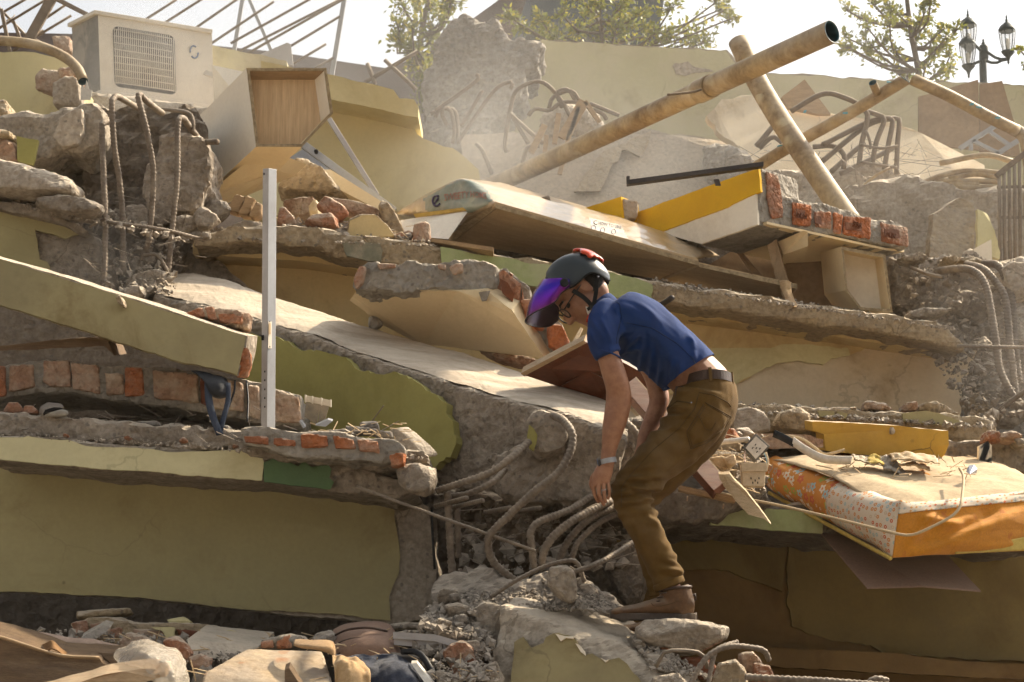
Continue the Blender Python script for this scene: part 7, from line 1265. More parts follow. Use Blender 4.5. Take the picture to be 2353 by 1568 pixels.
# ================================================================== far things
prism('far_roof', [P(*q, 24) for q in ((-200, 72), (60, 76), (160, 78), (480, 104), (640, 120), (760, 138), (895, 158), (960, 128), (1060, 62), (1160, -10), (1220, -10), (1215, 14), (1190, 20), (1090, 90), (1000, 170), (1000, 400), (-200, 400))], (0, 6, 0), MAT['roof_far'], label='dark gabled roof line of the building behind the heap', cat='building')
prism('far_box', [P(*q, 20) for q in ((1217, -20), (1530, -20), (1526, 0), (1508, 108), (1440, 100), (1218, 60))], (-.3, 2.5, 0), MAT['slate_blue'], label='blue-grey box structure standing behind the leafy tree', cat='structure box')
def tree(name, label, trunk, clumps, Y, leafm, seed, leaf=.045, n_leaf=60):
    r_ = random.Random(seed); e = empty(name, P(trunk[0][0], trunk[0][1], Y) - Vector((0, 0, 1.5)), label, 'tree')
    parts = []; tp = [P(x, y, Y) for x, y in trunk]
    tp0 = [tp[0] - Vector((0, 0, 2.0))] + tp
    parts.append(tube_data(spline(tp0, .15), .05, 8, rend=.018))
    tr_ = spline(tp, .1); LV = []
    for x, y, rad, k in clumps:
        x += r_.uniform(-12, 12); y += r_.uniform(-10, 10); rad *= r_.uniform(.7, 1.3)
        c = P(x, y, Y + r_.uniform(-.4, .4)); rm = rad * px(Y)
        st = min(tr_, key=lambda q: abs((q - c).length - .9 * (c - tp[0]).length * .55)) if len(tr_) > 3 else tr_[0]
        st = min((q for q in tr_ if q.z < c.z - .35 * math.hypot(q.x - c.x, q.y - c.y)), key=lambda q: (q - c).length, default=tr_[0])
        mid = st.lerp(c, .5) + Vector((r_.uniform(-.08, .08), r_.uniform(-.08, .08), -.06))
        parts.append(tube_data(spline([st, mid, c], .1), .014, 6, rend=.006))
        for _ in range(max(3, int(k / 9))):
            d = Vector((r_.gauss(0, 1), r_.gauss(0, 1), r_.gauss(.25, .8))).normalized() * rm * r_.uniform(.6, 1.1)
            parts.append(tube_data(spline([c - (c - mid).normalized() * rm * .4, c + d * .5 + Vector((0, 0, .02)), c + d], .08), .005, 4, rend=.002))
            for j in range(17):
                t = r_.uniform(.0, 1.1); b = (c if j % 4 else mid.lerp(c, r_.uniform(.2, 1))) + d * t + Vector((r_.gauss(0, .25), r_.gauss(0, .3), r_.gauss(0, .25))) * rm * .8
                g = (d.normalized() + Vector((r_.gauss(0, .6), r_.gauss(0, .6), r_.gauss(.1, .6)))).normalized(); s_ = g.orthogonal().normalized(); s_.rotate(Matrix.Rotation(r_.uniform(0, 6), 3, g))
                l = leaf * r_.uniform(.7, 1.25); w_ = l * .25
                LV.append(([b, b + g * l * .4 + s_ * w_, b + g * l, b + g * l * .4 - s_ * w_], [(0, 1, 2, 3)]))
    V, Fc = joinmesh(parts); add('trunk', raw(V, Fc, False), MAT['bark'], smooth=True, parent=e)
    V, Fc = joinmesh(LV); o = add('crown', raw(V, Fc, False), [MAT[leafm], MAT['leaf_yellow']], parent=e)
    o.data.polygons.foreach_set('material_index', [1 if r_.random() < .22 else 0 for _ in o.data.polygons])
    return e
tree('small_tree', 'leafy bush beside the broken column stump', [(985, 320), (975, 200), (965, 100), (985, 0)], [(x, y, 28, 70) for x, y in ((925, 10), (960, 20), (1000, 10), (1030, 20), (920, 60), (955, 60), (990, 60), (1020, 50), (920, 95), (950, 110), (985, 100), (960, 150), (985, 170), (940, 130), (1000, 140), (960, 200), (990, 215), (975, 240), (1050, 0), (905, 90))], 14.3, 'leaf', 11)
tree('small_tree', 'leafy tree rising above the long pale wall before the blue-grey box', [(1386, 130), (1382, 70), (1370, 20), (1366, -20)], [(x, y, 26, 80) for x, y in ((1240, 40), (1265, 70), (1300, 20), (1330, 0), (1350, 40), (1320, 70), (1390, 20), (1420, 40), (1440, 10), (1440, 70), (1405, 80), (1470, 30), (1480, 60), (1500, 85), (1280, 85), (1200, 60), (1180, 40), (1360, 85), (1545, 20), (1540, 80), (1600, 95), (1620, 90), (1585, 90))] + [(x, y, 18, 60) for x, y in ((1640, 0), (1665, 25), (1680, 40), (1655, 15))], 15.4, 'leaf', 12)
tree('small_tree', 'slender tree with sparse yellowish leaves between the pipes and the lamp', [(2112, 190), (2100, 120), (2090, 50), (2082, -20)], [(x, y, 22, 45) for x, y in ((1950, 20), (1975, 40), (2000, 10), (1990, 60), (2030, 20), (2040, 60), (2060, 20), (2070, 60), (2095, 70), (2120, 20), (2140, 50), (2150, 10), (2165, 60), (1945, 100), (1960, 110), (2000, 100), (1985, 130), (2020, 90), (2060, 110), (2100, 100), (2130, 90), (2160, 110), (2170, 80), (2195, 60), (2140, 130), (2160, 160), (2060, 160), (2090, 170), (2180, 150), (2120, 160), (1935, 85), (2050, 40), (2110, 50), (2190, 120))], 16.0, 'leaf', 13, leaf=.045)
tree('small_tree', 'leaf sprig reaching in beside the street lamp', [(2420, 160), (2400, 130), (2380, 110)], [(2352, 110, 12, 30), (2350, 138, 12, 30), (2365, 120, 14, 30)], 16.0, 'leaf', 14)
# street lamp
lampY = 17.0
lm = empty('street_lamp', P(2260, 190, lampY) - Vector((0, 0, 2.5)), 'ornate black street lamp with three glass lanterns', 'street lamp')
def lathe(name, c, prof_, m, sides=14, parent=None, scale=1.0):
    V = [c + Vector((r_ * math.cos(2 * math.pi * k / sides), r_ * math.sin(2 * math.pi * k / sides), z)) * scale for r_, z in prof_ for k in range(sides)]
    Fc = [(i * sides + k, i * sides + (k + 1) % sides, (i + 1) * sides + (k + 1) % sides, (i + 1) * sides + k) for i in range(len(prof_) - 1) for k in range(sides)]
    return add(name, raw(V, Fc, False), MAT[m], parent=parent, smooth=True)
pc = P(2260, 190, lampY); ptop = P(2260, 108, lampY)
tube('pole', [pc - Vector((0, 0, 2.5)), pc, ptop], .034, MAT['lamp_metal'], sides=14, step=.2, parent=lm)
lathe('cap', ptop, [(.036, -.12), (.042, -.1), (.042, .0), (.032, .015), (.014, .02), (.02, .035), (.008, .045), (.012, .06), (.0, .08)], 'lamp_metal', parent=lm)
mg = bpy.data.materials.new('lantern_glass'); mg.use_nodes = True; bb = mg.node_tree.nodes['Principled BSDF']
bb.inputs['Base Color'].default_value = (.75, .78, .76, 1); bb.inputs['Roughness'].default_value = .1; bb.inputs['Alpha'].default_value = .3; MAT['lantern_glass'] = mg
def lantern(x, y):
    c = P(x, y, lampY - .05)                     # centre of the glass
    k = lampY / F
    L_ = lathe('lantern', c, [(.15, .17), (.165, .2), (.165, .215), (.15, .24), (.11, .30), (.06, .335), (.05, .35), (.025, .36), (.03, .40), (.012, .43), (.02, .45), (.0, .53)], 'lamp_metal', sides=6, parent=lm, scale=.48)
    lathe('glass', c, [(.15, .17), (.14, .06), (.115, -.08), (.08, -.2)], 'lantern_glass', sides=12, parent=L_, scale=.48)
    lathe('cup', c, [(.125, -.2), (.13, -.215), (.10, -.26), (.05, -.31), (.03, -.36), (.02, -.40), (.026, -.42), (.0, -.47)], 'lamp_metal', sides=8, parent=L_, scale=.48)
    for a in range(6):
        a_ = a * math.pi / 3; u_ = Vector((math.cos(a_), math.sin(a_), 0))
        tube('rib', [c + (u_ * .155 + Vector((0, 0, .18))) * .48, c + (u_ * .145 + Vector((0, 0, .05))) * .48, c + (u_ * .12 + Vector((0, 0, -.09))) * .48, c + (u_ * .09 + Vector((0, 0, -.21))) * .48], .0045, MAT['lamp_metal'], sides=5, step=.1, parent=L_)
    lathe('bulb', c, [(.03, -.2), (.035, -.1), (.035, .02), (.02, .04), (0, .05)], 'white_plastic', sides=8, parent=L_, scale=.48)
    return c
S_ = 1.0
for x, y in ((2226, 82), (2315, 94), (2224, 126)):
    lantern(x, y)
for q in ([(2266, 118), (2280, 128), (2295, 136), (2316, 136)], [(2266, 140), (2285, 146), (2300, 140), (2314, 137)], [(2255, 140), (2240, 146), (2232, 150)], [(2255, 118), (2245, 108), (2236, 100)]):
    tube('arm', [P(x, y, lampY - .05) for x, y in q], .014, MAT['lamp_metal'], sides=8, step=.05, parent=lm)
# ================================================================== the man
PY = 7.16                                            # his mid-plane
def ring(c, a, b, t, n=20, flat=0):
    """ellipse of half-width a (in the picture plane, across the path t) and b (in depth) around c"""
    t = Vector((t.x, 0, t.z)).normalized(); s = Vector((t.z, 0, -t.x))
    return [c + s * (a * math.cos(k * 2 * math.pi / n)) + Vector((0, 1, 0)) * (b * math.sin(k * 2 * math.pi / n)) for k in range(n)]
def limb(spec, n=20, sub=4):
    """spec rows: x, y, Y, half-width px, half-depth m  ->  closed lofted surface"""
    K = [(P(x, y, Y), a * px(Y), b) for x, y, Y, a, b in spec]
    pts = []
    for i in range(len(K) - 1):
        for j in range(sub):
            t = j / sub
            p0, p1, p2, p3 = K[max(i - 1, 0)], K[i], K[i + 1], K[min(i + 2, len(K) - 1)]
            f = lambda a, b, c, d: .5 * (2 * b + (c - a) * t + (2 * a - 5 * b + 4 * c - d) * t * t + (3 * b - a - 3 * c + d) * t ** 3)
            pts.append((f(p0[0], p1[0], p2[0], p3[0]), max(.002, f(p0[1], p1[1], p2[1], p3[1])), max(.002, f(p0[2], p1[2], p2[2], p3[2]))))
    pts.append(K[-1]); V = []; m = len(pts)
    for i, (c, a, b) in enumerate(pts):
        t = pts[min(i + 1, m - 1)][0] - pts[max(i - 1, 0)][0]; V += ring(c, a, b, t, n)
    Fc = [(i * n + k, i * n + (k + 1) % n, (i + 1) * n + (k + 1) % n, (i + 1) * n + k) for i in range(m - 1) for k in range(n)]
    Fc += [tuple(range(n - 1, -1, -1)), tuple(range((m - 1) * n, m * n))]
    return V, Fc
def ball(c, rx, ry, rz, rot=None, n=14):
    V = []; Fc = []
    for i in range(n + 1):
        th = math.pi * (i + .001) / (n + .002)
        for k in range(n):
            ph = 2 * math.pi * k / n; q = Vector((rx * math.sin(th) * math.cos(ph), ry * math.sin(th) * math.sin(ph), rz * math.cos(th)))
            V.append(c + (rot @ q if rot else q))
    Fc = [(i * n + k, i * n + (k + 1) % n, (i + 1) * n + (k + 1) % n, (i + 1) * n + k) for i in range(n) for k in range(n)]
    return V, Fc
NS, FS = PY - .19, PY + .19                          # near and far shoulder
NH, FH = PY - .085, PY + .10                         # near and far leg
# ---- head frame: forward (towards the nose), up (crown), side (towards the camera)
th = R(55); yaw = R(9)
fw = Vector((-math.cos(th), 0, -math.sin(th))); upv = Vector((-math.sin(th), 0, math.cos(th)))
Rz = Matrix.Rotation(yaw, 3, upv); fw = (Rz @ fw).normalized(); sd = upv.cross(fw).normalized()
if sd.y > 0: sd.negate()
HC = P(1330, 676, PY - .02)                           # centre of the skull
def hd(f, u, s): return HC + fw * f + upv * u + sd * s
HR = Matrix((fw, sd, upv)).transposed()
head = [ball(hd(-.012, .03, 0), .096, .074, .092, HR), ball(hd(.028, -.03, 0), .066, .060, .085, HR), ball(hd(.05, -.085, 0), .036, .040, .030, HR), ball(hd(-.045, -.02, 0), .055, .06, .075, HR),
        ball(hd(.072, .018, 0), .022, .052, .013, HR), ball(hd(.098, -.022, 0), .018, .012, .026, HR), ball(hd(.106, -.036, 0), .016, .015, .011, HR), ball(hd(.098, -.038, .011), .01, .008, .008, HR), ball(hd(.098, -.038, -.011), .01, .008, .008, HR),
        ball(hd(.079, -.064, 0), .012, .022, .006, HR), ball(hd(.076, -.076, 0), .012, .020, .007, HR), ball(hd(.07, -.102, 0), .018, .02, .014, HR),
        ball(hd(.062, -.02, .036), .018, .02, .02, HR), ball(hd(.062, -.02, -.036), .018, .02, .02, HR),
        ball(hd(-.012, -.005, .075), .022, .008, .032, HR), ball(hd(-.016, -.028, .073), .012, .008, .014, HR), ball(hd(-.012, -.005, -.075), .022, .008, .032, HR)]
neck = limb([(1345, 690, PY - .01, 26, .055), (1368, 690, PY, 29, .056), (1385, 706, PY, 36, .06), (1400, 726, PY, 48, .09)])
torso = limb([(1385, 715, PY, 34, .10), (1396, 728, PY, 52, .155), (1420, 740, PY, 62, .16), (1455, 755, PY, 66, .15), (1500, 780, PY, 62, .14), (1550, 820, PY, 60, .135), (1600, 868, PY, 62, .14), (1622, 900, PY, 66, .15), (1625, 945, PY, 60, .15), (1610, 975, PY, 40, .12)])
armN = limb([(1392, 728, NS + .03, 30, .045), (1388, 770, NS, 30, .05), (1396, 812, NS - .01, 26, .046), (1408, 850, NS - .015, 28, .048), (1419, 888, NS - .01, 28.5, .046), (1422, 915, NS, 30, .045), (1417, 950, NS + .005, 29, .046), (1408, 990, NS + .01, 25, .041), (1400, 1030, NS + .015, 18.5, .030), (1396, 1060, NS + .015, 17, .024), (1392, 1075, NS + .015, 18, .021)])
armF = limb([(1420, 740, FS - .03, 30, .045), (1470, 800, FS, 30, .05), (1502, 860, FS, 25, .045), (1512, 900, FS, 24, .042), (1514, 925, FS, 23, .042), (1500, 965, FS, 21, .038), (1484, 1000, FS - .02, 18, .032), (1476, 1030, FS - .03, 15, .024), (1470, 1060, FS - .03, 18, .02)])
legN = limb([(1622, 930, NH, 52, .10), (1590, 985, NH, 50, .095), (1540, 1040, NH - .01, 44, .085), (1480, 1095, NH - .02, 38, .07), (1450, 1128, NH - .02, 34, .06), (1468, 1186, NH - .01, 28, .05), (1490, 1230, NH - .01, 26, .048), (1513, 1280, NH, 25, .045), (1541, 1345, NH, 22, .04), (1552, 1390, NH, 24, .04)])
legF = limb([(1616, 930, FH, 52, .095), (1608, 990, FH, 46, .085), (1578, 1037, FH, 38, .075), (1536, 1082, FH, 33, .065), (1492, 1122, FH, 31, .06), (1474, 1152, FH, 25, .05), (1487, 1212, FH, 20, .042), (1510, 1290, FH, 18, .038), (1528, 1370, FH, 17, .034), (1534, 1420, FH, 20, .036)])
bodyV, bodyF = joinmesh(head + [neck, torso, armN, armF, legN, legF])
body = remesh(bodyV, bodyF, .0045, 3)
# ---- hands: palm skinned, each finger its own tapered chain
def finger(pts, r0, r1):
    return tube_data(spline([P(*q) for q in pts], .004), r0, 10, rend=r1)
def handmesh(dx, dy, Yc, mir=1):
    q = lambda x, y, dY: (x + dx, y + dy, Yc + dY)
    palm = limb([q(1393, 1066, 0) + (17, .020), q(1389, 1080, 0) + (20, .019), q(1383, 1096, 0) + (22, .017), q(1380, 1110, .002) + (21, .014), q(1381, 1117, .004) + (17, .010)], n=18, sub=5)
    parts = [palm,
             finger([q(1366, 1104, .004), q(1364, 1124, .006), q(1369, 1142, .014), q(1377, 1156, .024)], .0086, .0066),
             finger([q(1376, 1108, -.002), q(1376, 1132, -.004), q(1382, 1150, .004), q(1389, 1162, .014)], .0088, .0068),
             finger([q(1386.5, 1108, -.003), q(1388, 1128, -.006), q(1390, 1146, 0), q(1392, 1156, .01)], .0083, .0064),
             finger([q(1396, 1104, .0), q(1399, 1120, -.004), q(1400, 1136, 0), q(1397, 1148, .008)], .0072, .0055),
             finger([q(1374, 1082, .016), q(1362, 1096, .028), q(1358, 1112, .032), q(1363, 1126, .034)], .0098, .0074)]
    outV, outF = [], []
    for pt in parts:
        m_ = remesh(pt[0], pt[1], .0026, 3); b0 = len(outV)
        outV += [v.co.copy() for v in m_.vertices]; outF += [tuple(i + b0 for i in p_.vertices) for p_ in m_.polygons]; bpy.data.meshes.remove(m_)
    return outV, outF
hv = [handmesh(0, 0, NS + .015), handmesh(80, -10, FS - .03)]
bv = [v.co.copy() for v in body.vertices]; bf_ = [tuple(p_.vertices) for p_ in body.polygons]
V, Fc = joinmesh([(bv, bf_)] + hv)
man = empty('person', P(1520, 1440, PY), 'person in a blue polo shirt, brown trousers and visored helmet bending down over the rubble', 'person')
add('body', raw(V, Fc, False), MAT['skin'], smooth=True, parent=man)
# ---- shirt
def cloth(name, parts, m, vox, amp, f, stretch, sm=2, cut=None, extra=None):
    V, Fc = joinmesh(parts); me = remesh(V, Fc, vox, sm)
    ns = [v.normal.copy() for v in me.vertices]
    for v, n_ in zip(me.vertices, ns):
        p = v.co; q = Vector((p.x * stretch[0] + p.z * stretch[3], p.y * stretch[1], p.z * stretch[2] + p.x * stretch[4]))
        d = noise.fractal(q * f, .8, 2, 3) * amp
        if extra: d += extra(p)
        v.co += n_ * d
    if cut:
        bm = bmesh.new(); bm.from_mesh(me)
        for pt, nn in cut: bmesh.ops.bisect_plane(bm, geom=bm.verts[:] + bm.edges[:] + bm.faces[:], plane_co=pt, plane_no=nn, clear_outer=True)
        bm.to_mesh(me); bm.free()
    o = add(name, me, MAT[m], smooth=True, parent=man)
    return o
tshirt = limb([(1384, 704, PY, 32, .085), (1392, 722, PY, 50, .16), (1412, 737, PY, 68, .205), (1442, 748, PY, 76, .205), (1475, 764, PY, 76, .19), (1515, 792, PY, 72, .172), (1552, 826, PY, 70, .165), (1585, 860, PY, 70, .168), (1604, 884, PY, 70, .172)], n=28, sub=5)
sleeve = limb([(1424, 722, NS + .09, 46, .07), (1402, 734, NS + .035, 50, .066), (1386, 760, NS + .0, 43, .062), (1388, 792, NS - .012, 36, .058), (1397, 818, NS - .018, 31, .056)], n=24, sub=5)
sleeveF = limb([(1430, 735, FS - .06, 44, .07), (1455, 765, FS, 44, .07), (1480, 810, FS, 36, .062), (1494, 842, FS, 31, .056)], n=24, sub=5)
hem_p, hem_n = P(1584, 856, PY), (P(1642, 834, PY) - P(1522, 914, PY)).cross(Vector((0, 1, 0))).normalized()
if hem_n.dot(P(1650, 900, PY) - hem_p) < 0: hem_n.negate()
sh_p, sh_n = P(1397, 816, NS), Vector((.2, 0, -1)).normalized()
SF = [(P(*a, NS), P(*b, NS), h_, w_) for a, b, h_, w_ in (((1420, 806), (1478, 758), 0.0150, .010), ((1424, 796), (1500, 792), 0.0120, .009), ((1426, 806), (1498, 838), 0.0150, .010), ((1440, 828), (1520, 862), 0.0135, .009), ((1476, 770), (1484, 866), 0.0135, .009), ((1498, 790), (1506, 880), 0.0150, .009), ((1520, 806), (1524, 905), 0.0150, .009), ((1546, 820), (1546, 900), 0.0135, .009), ((1568, 828), (1566, 880), 0.0120, .009), ((1584, 764), (1600, 800), 0.0105, .010), ((1600, 800), (1594, 830), 0.0105, .010), ((1360, 740), (1392, 800), 0.0105, .009), ((1378, 738), (1406, 800), 0.0105, .009), ((1350, 760), (1378, 812), 0.0090, .008), ((1412, 700), (1424, 770), 0.0105, .010), ((1470, 700), (1530, 745), 0.0075, .014))]
JF = [(P(*a, NH), P(*b, NH), h_, w_) for a, b, h_, w_ in (((1428, 1100), (1502, 1118), 0.0150, .008), ((1420, 1118), (1504, 1134), 0.0165, .008), ((1416, 1136), (1500, 1150), 0.0150, .008), ((1424, 1156), (1492, 1164), 0.0120, .008), ((1534, 940), (1584, 950), 0.0120, .009), ((1520, 966), (1590, 966), 0.0120, .010), ((1500, 1000), (1570, 990), 0.0090, .010), ((1560, 1060), (1500, 1110), 0.0090, .010), ((1474, 1180), (1530, 1230), 0.0090, .010), ((1520, 1290), (1566, 1300), 0.0120, .008), ((1516, 1310), (1570, 1320), 0.0135, .008), ((1640, 990), (1580, 1050), 0.0105, .010), ((1450, 1200), (1480, 1270), 0.0090, .011))]
def sfold(p):
    # drape folds running down the flank from back to belly
    q = (p - P(1520, 830, PY)); s = q.x * .8 + q.z * .55
    g = math.exp(-((q.x + .02) ** 2 + (q.z + .02) ** 2) / .03)
    return ridges(p, SF, PY) + .003 * math.sin(s * 75 + 4 * noise.noise(p * 5)) * g + .006 * max(0, noise.ridged_multi_fractal(Vector((p.x * 3 + p.z * 3, p.y * 4, p.z * 4 - p.x * 2)), .9, 2, 2, 1, 2) - 1.1)
cloth('polo_shirt', [tshirt, sleeve, sleeveF], 'shirt', .006, .006, 7, (1, .6, 1, .6, -.3), 3, [(hem_p, hem_n)], sfold)
tube('sleeve_hem', [P(1397, 816, NS - .018) + Vector((.95, 0, -.30)).normalized() * (30.5 * px(7) * math.cos(a)) * 1.0 + Vector((0, 1, 0)) * (.057 * math.sin(a)) for a in [k * math.pi / 10 for k in range(21)]], .0035, MAT['shirt'], sides=8, step=.008, parent=man)
cloth('shirt_collar', [limb([(1374, 694, PY, 33, .066), (1382, 704, PY, 38, .075), (1390, 716, PY, 42, .09)], n=22, sub=4)], 'shirt', .005, .002, 9, (1, 1, 1, 0, 0), 1)
tube('shirt_placket', [P(1348, 740, PY - .09), P(1352, 728, PY - .1), P(1362, 716, PY - .095)], .004, MAT['helmet_red'], sides=6, step=.01, parent=man)
# ---- trousers, belt
def jfold(p):
    d = 0
    k = P(1470, 1135, NH); q = p - k; g = math.exp(-(q.x ** 2 + q.z ** 2) / .008); d += .011 * math.sin((q.z * 1.0 - q.x * .12) * 165 + 2 * noise.noise(p * 7)) * g
    k = P(1530, 985, NH); q = p - k; g = math.exp(-(q.x ** 2 + q.z ** 2) / .012); d += .007 * math.sin((q.z * .85 + q.x * .6) * 90 + 2 * noise.noise(p * 5)) * g
    k = P(1555, 1320, NH); q = p - k; g = math.exp(-(q.x ** 2 + q.z ** 2) / .006); d += .007 * math.sin(q.z * 140 + 3 * noise.noise(p * 8)) * g
    d += .007 * max(0, noise.ridged_multi_fractal(Vector((p.x * 5 - p.z * 2, p.y * 5, p.z * 6 + p.x * 3)), .9, 2, 2, 1, 2) - 1.15)
    return d + ridges(p, JF, PY)
seat = limb([(1616, 884, PY, 68, .168), (1620, 910, PY, 76, .18), (1620, 945, PY, 72, .18), (1606, 985, PY, 56, .15), (1585, 1010, PY, 36, .10)], n=26)
jN = limb([(1614, 905, NH, 66, .115), (1600, 960, NH, 68, .122), (1565, 1010, NH - .005, 61, .112), (1520, 1052, NH - .01, 54, .10), (1482, 1092, NH - .02, 48, .086), (1452, 1126, NH - .02, 49, .078), (1460, 1172, NH - .015, 41, .07), (1486, 1225, NH - .01, 37.5, .066), (1513, 1280, NH, 36.5, .063), (1532, 1322, NH, 35.5, .06), (1540, 1346, NH, 35.5, .06)], n=26, sub=5)
jF = limb([(1616, 910, FH, 66, .11), (1612, 985, FH, 58, .11), (1580, 1035, FH, 50, .10), (1536, 1082, FH, 44, .09), (1490, 1122, FH, 42, .08), (1468, 1150, FH, 40, .076), (1482, 1210, FH, 35, .07), (1506, 1290, FH, 33, .065), (1524, 1368, FH, 32, .06)], n=26, sub=4)
wst_n = (P(1683, 892, PY) - P(1566, 900, PY)).cross(Vector((0, 1, 0))).normalized()
if wst_n.z < 0: wst_n.negate()
cloth('trousers', [seat, jN, jF], 'jeans', .006, .0045, 9, (1, .7, .8, .5, -.3), 3, [(P(1620, 886, PY), wst_n)], jfold)
cloth('trouser_cuff', [limb([(1534, 1334, NH, 38, .066), (1540, 1350, NH, 37, .064)], n=26)], 'jeans', .005, .001, 9, (1, 1, 1, 0, 0), 1)
# seams and pockets sewn on the near side
def nearest_on(x, y, Y0): return P(x, y, Y0)
dg_ = bpy.context.evaluated_depsgraph_get()
tro = [o for o in man.children if o.name.startswith('trousers')][0]
bt = bvh_of(tro); bs_ = bvh_of([o for o in man.children if o.name.startswith('polo_shirt')][0])
def seam(pts, r_, m, bv_, name='seam', off=.0005):
    path = []
    for (x0, y0), (x1, y1) in zip(pts, pts[1:]):
        k = max(2, int(math.hypot(x1 - x0, y1 - y0) / 5))
        for j in range(k):
            q = onto(bv_, x0 + (x1 - x0) * j / k, y0 + (y1 - y0) * j / k, off)
            if q: path.append(q)
    if len(path) > 2: tube(name, path, r_, MAT[m], sides=6, step=.006, parent=man)
mat('stitch', (.075, .044, .014), rough=.9, bump=0); mat('shirt_seam', (.007, .02, .07), rough=.9, bump=0)
seam([(1606, 905), (1596, 940), (1560, 985), (1500, 1035), (1450, 1090), (1428, 1120), (1428, 1170)], .0016, 'stitch', bt)
pk = [(1620, 925), (1680, 958), (1664, 986), (1625, 1018), (1588, 1032), (1578, 992), (1620, 925)]
seam(pk, .0018, 'stitch', bt, 'pocket_seam'); seam([(1624, 930), (1676, 960), (1660, 984), (1624, 1012), (1591, 1026), (1583, 994), (1624, 930)], .0012, 'stitch', bt, 'pocket_seam')
seam([(1604, 952), (1620, 985), (1634, 990), (1648, 965)], .0011, 'stitch', bt, 'pocket_seam')
seam([(1606, 902), (1640, 908), (1672, 925), (1684, 940)], .0016, 'stitch', bt)
seam([(1532, 940), (1556, 922), (1580, 925), (1590, 929)], .0022, 'stitch', bt, 'pocket_seam')
rv = onto(bt, 1587, 927, .002)
if rv: obox('rivet', rv, (.005, 0, 0), (0, 0, .005), (0, -.003, 0), MAT['chrome'], bev=.001, parent=man)
seam([(1404, 684), (1424, 700), (1428, 730), (1418, 770), (1416, 795)], .0016, 'shirt_seam', bs_)
seam([(1440, 742), (1500, 755), (1556, 790), (1592, 825), (1606, 850)], .0016, 'shirt_seam', bs_)
# belt: band round the waist
bc_ = P(1622, 889, PY); bx = (P(1684, 889, PY) - P(1562, 897, PY)).normalized(); half = (P(1684, 889, PY) - P(1562, 897, PY)).length / 2
bup = Vector((0, 1, 0)).cross(bx).normalized(); 
if bup.z < 0: bup.negate()
V = []; nb = 48
for k in range(nb):
    a = 2 * math.pi * k / nb; ctr = bc_ + bx * (half * math.cos(a)) + Vector((0, .176 * math.sin(a), 0)) + bup * (.018 * (-math.sin(a)) * .9 + .002)
    for o_, r_ in ((-.017, 0), (.017, 0), (.017, .004), (-.017, .004)):
        out = (bx * math.cos(a) * .176 / half + Vector((0, math.sin(a), 0))).normalized(); V.append(ctr + bup * o_ + out * r_)
Fc = [(k * 4 + i, k * 4 + (i + 1) % 4, ((k + 1) % nb) * 4 + (i + 1) % 4, ((k + 1) % nb) * 4 + i) for k in range(nb) for i in range(4)]
belt = add('belt', raw(V, Fc), MAT['leather'], smooth=False, parent=man)
tip = P(1560, 902, PY - .125); hull('belt_tip', [tip + Vector((x, y, z)) for x in (-.014, .018) for y in (-.006, .006) for z in (-.026, .022)] + [tip + Vector((0, 0, -.03))], MAT['leather'], vox=.005, amp=0, sm=1, smooth=True, parent=belt)
for k in (26, 36, 44):
    a = 2 * math.pi * (k + .0) / nb; ctr = bc_ + bx * (half * math.cos(a)) + Vector((0, .176 * math.sin(a), 0)) + bup * (.018 * (-math.sin(a)) * .9)
    out = (bx * math.cos(a) * .176 / half + Vector((0, math.sin(a), 0))).normalized(); tg = out.cross(bup).normalized()
    obox('belt_loop', ctr + out * .003 - bup * .026 - tg * .006, tg * .012, bup * .052, out * .005, MAT['jeans'], bev=.001, parent=man)
# ---- boots
def boot(Yc, dx, dy, ang):
    q = lambda x, y, a, b: (x + dx, y + dy, Yc, a, b)
    up_ = [limb([q(1551, 1352, 35, .05), q(1556, 1370, 36, .05), q(1556, 1388, 40, .048), q(1548, 1400, 46, .046)], n=22), limb([q(1594, 1392, 17, .036), q(1570, 1392, 24, .044), q(1530, 1394, 24, .046), q(1490, 1399, 18.5, .050), q(1455, 1404, 14, .053), q(1428, 1407, 12.5, .050), q(1412, 1409, 10, .042), q(1403, 1411, 5, .024)], n=22)]
    V, Fc = joinmesh(up_); me = remesh(V, Fc, .005, 4); roughen(me, .0016, 14, 2)
    b = add('boot', me, MAT['boot'], smooth=True, parent=man)
    so_ = []
    prof_ = [(1402, .018), (1408, .032), (1425, .047), (1455, .053), (1490, .048), (1530, .038), (1560, .038), (1585, .037), (1597, .025), (1600, .012)]
    for x, hw in prof_:
        c = P(x + dx, 1417 + dy + (-4 if x < 1415 else 0), Yc); so_.append([c + Vector((0, -hw, .010)), c + Vector((0, hw, .010)), c + Vector((0, hw, -.013 - (.010 if x > 1540 else 0))), c + Vector((0, -hw, -.013 - (.010 if x > 1540 else 0)))])
    solid('boot_sole', so_, MAT['sole'], vox=.004, amp=.0006, parent=b)
    tube('boot_collar', [P(1551 + dx, 1353 + dy, Yc) + Vector((.056 * math.cos(a), .053 * math.sin(a), .006 * math.cos(a))) for a in [k * .35 for k in range(19)]], .006, MAT['leather'], sides=8, parent=b)
    for i in range(4):
        x, y = 1519 - i * 7 + dx, 1364 + i * 9.5 + dy
        tube('lace', [P(x + 12, y - 2, Yc - .046), P(x, y, Yc - .03), P(x - 2, y + 1, Yc + .01)], .0026, MAT['leather'], sides=6, step=.006, parent=b)
    tube('heel_tab', [P(1586 + dx, 1372 + dy, Yc), P(1597 + dx, 1366 + dy, Yc), P(1600 + dx, 1376 + dy, Yc), P(1590 + dx, 1384 + dy, Yc)], .005, MAT['leather'], sides=6, parent=b)
    tube('boot_seam', [P(1496 + dx, 1386 + dy, Yc - .047), P(1505 + dx, 1394 + dy, Yc - .047), P(1540 + dx, 1388 + dy, Yc - .049), P(1560 + dx, 1380 + dy, Yc - .05)], .0012, MAT['stitch'], sides=5, parent=b)
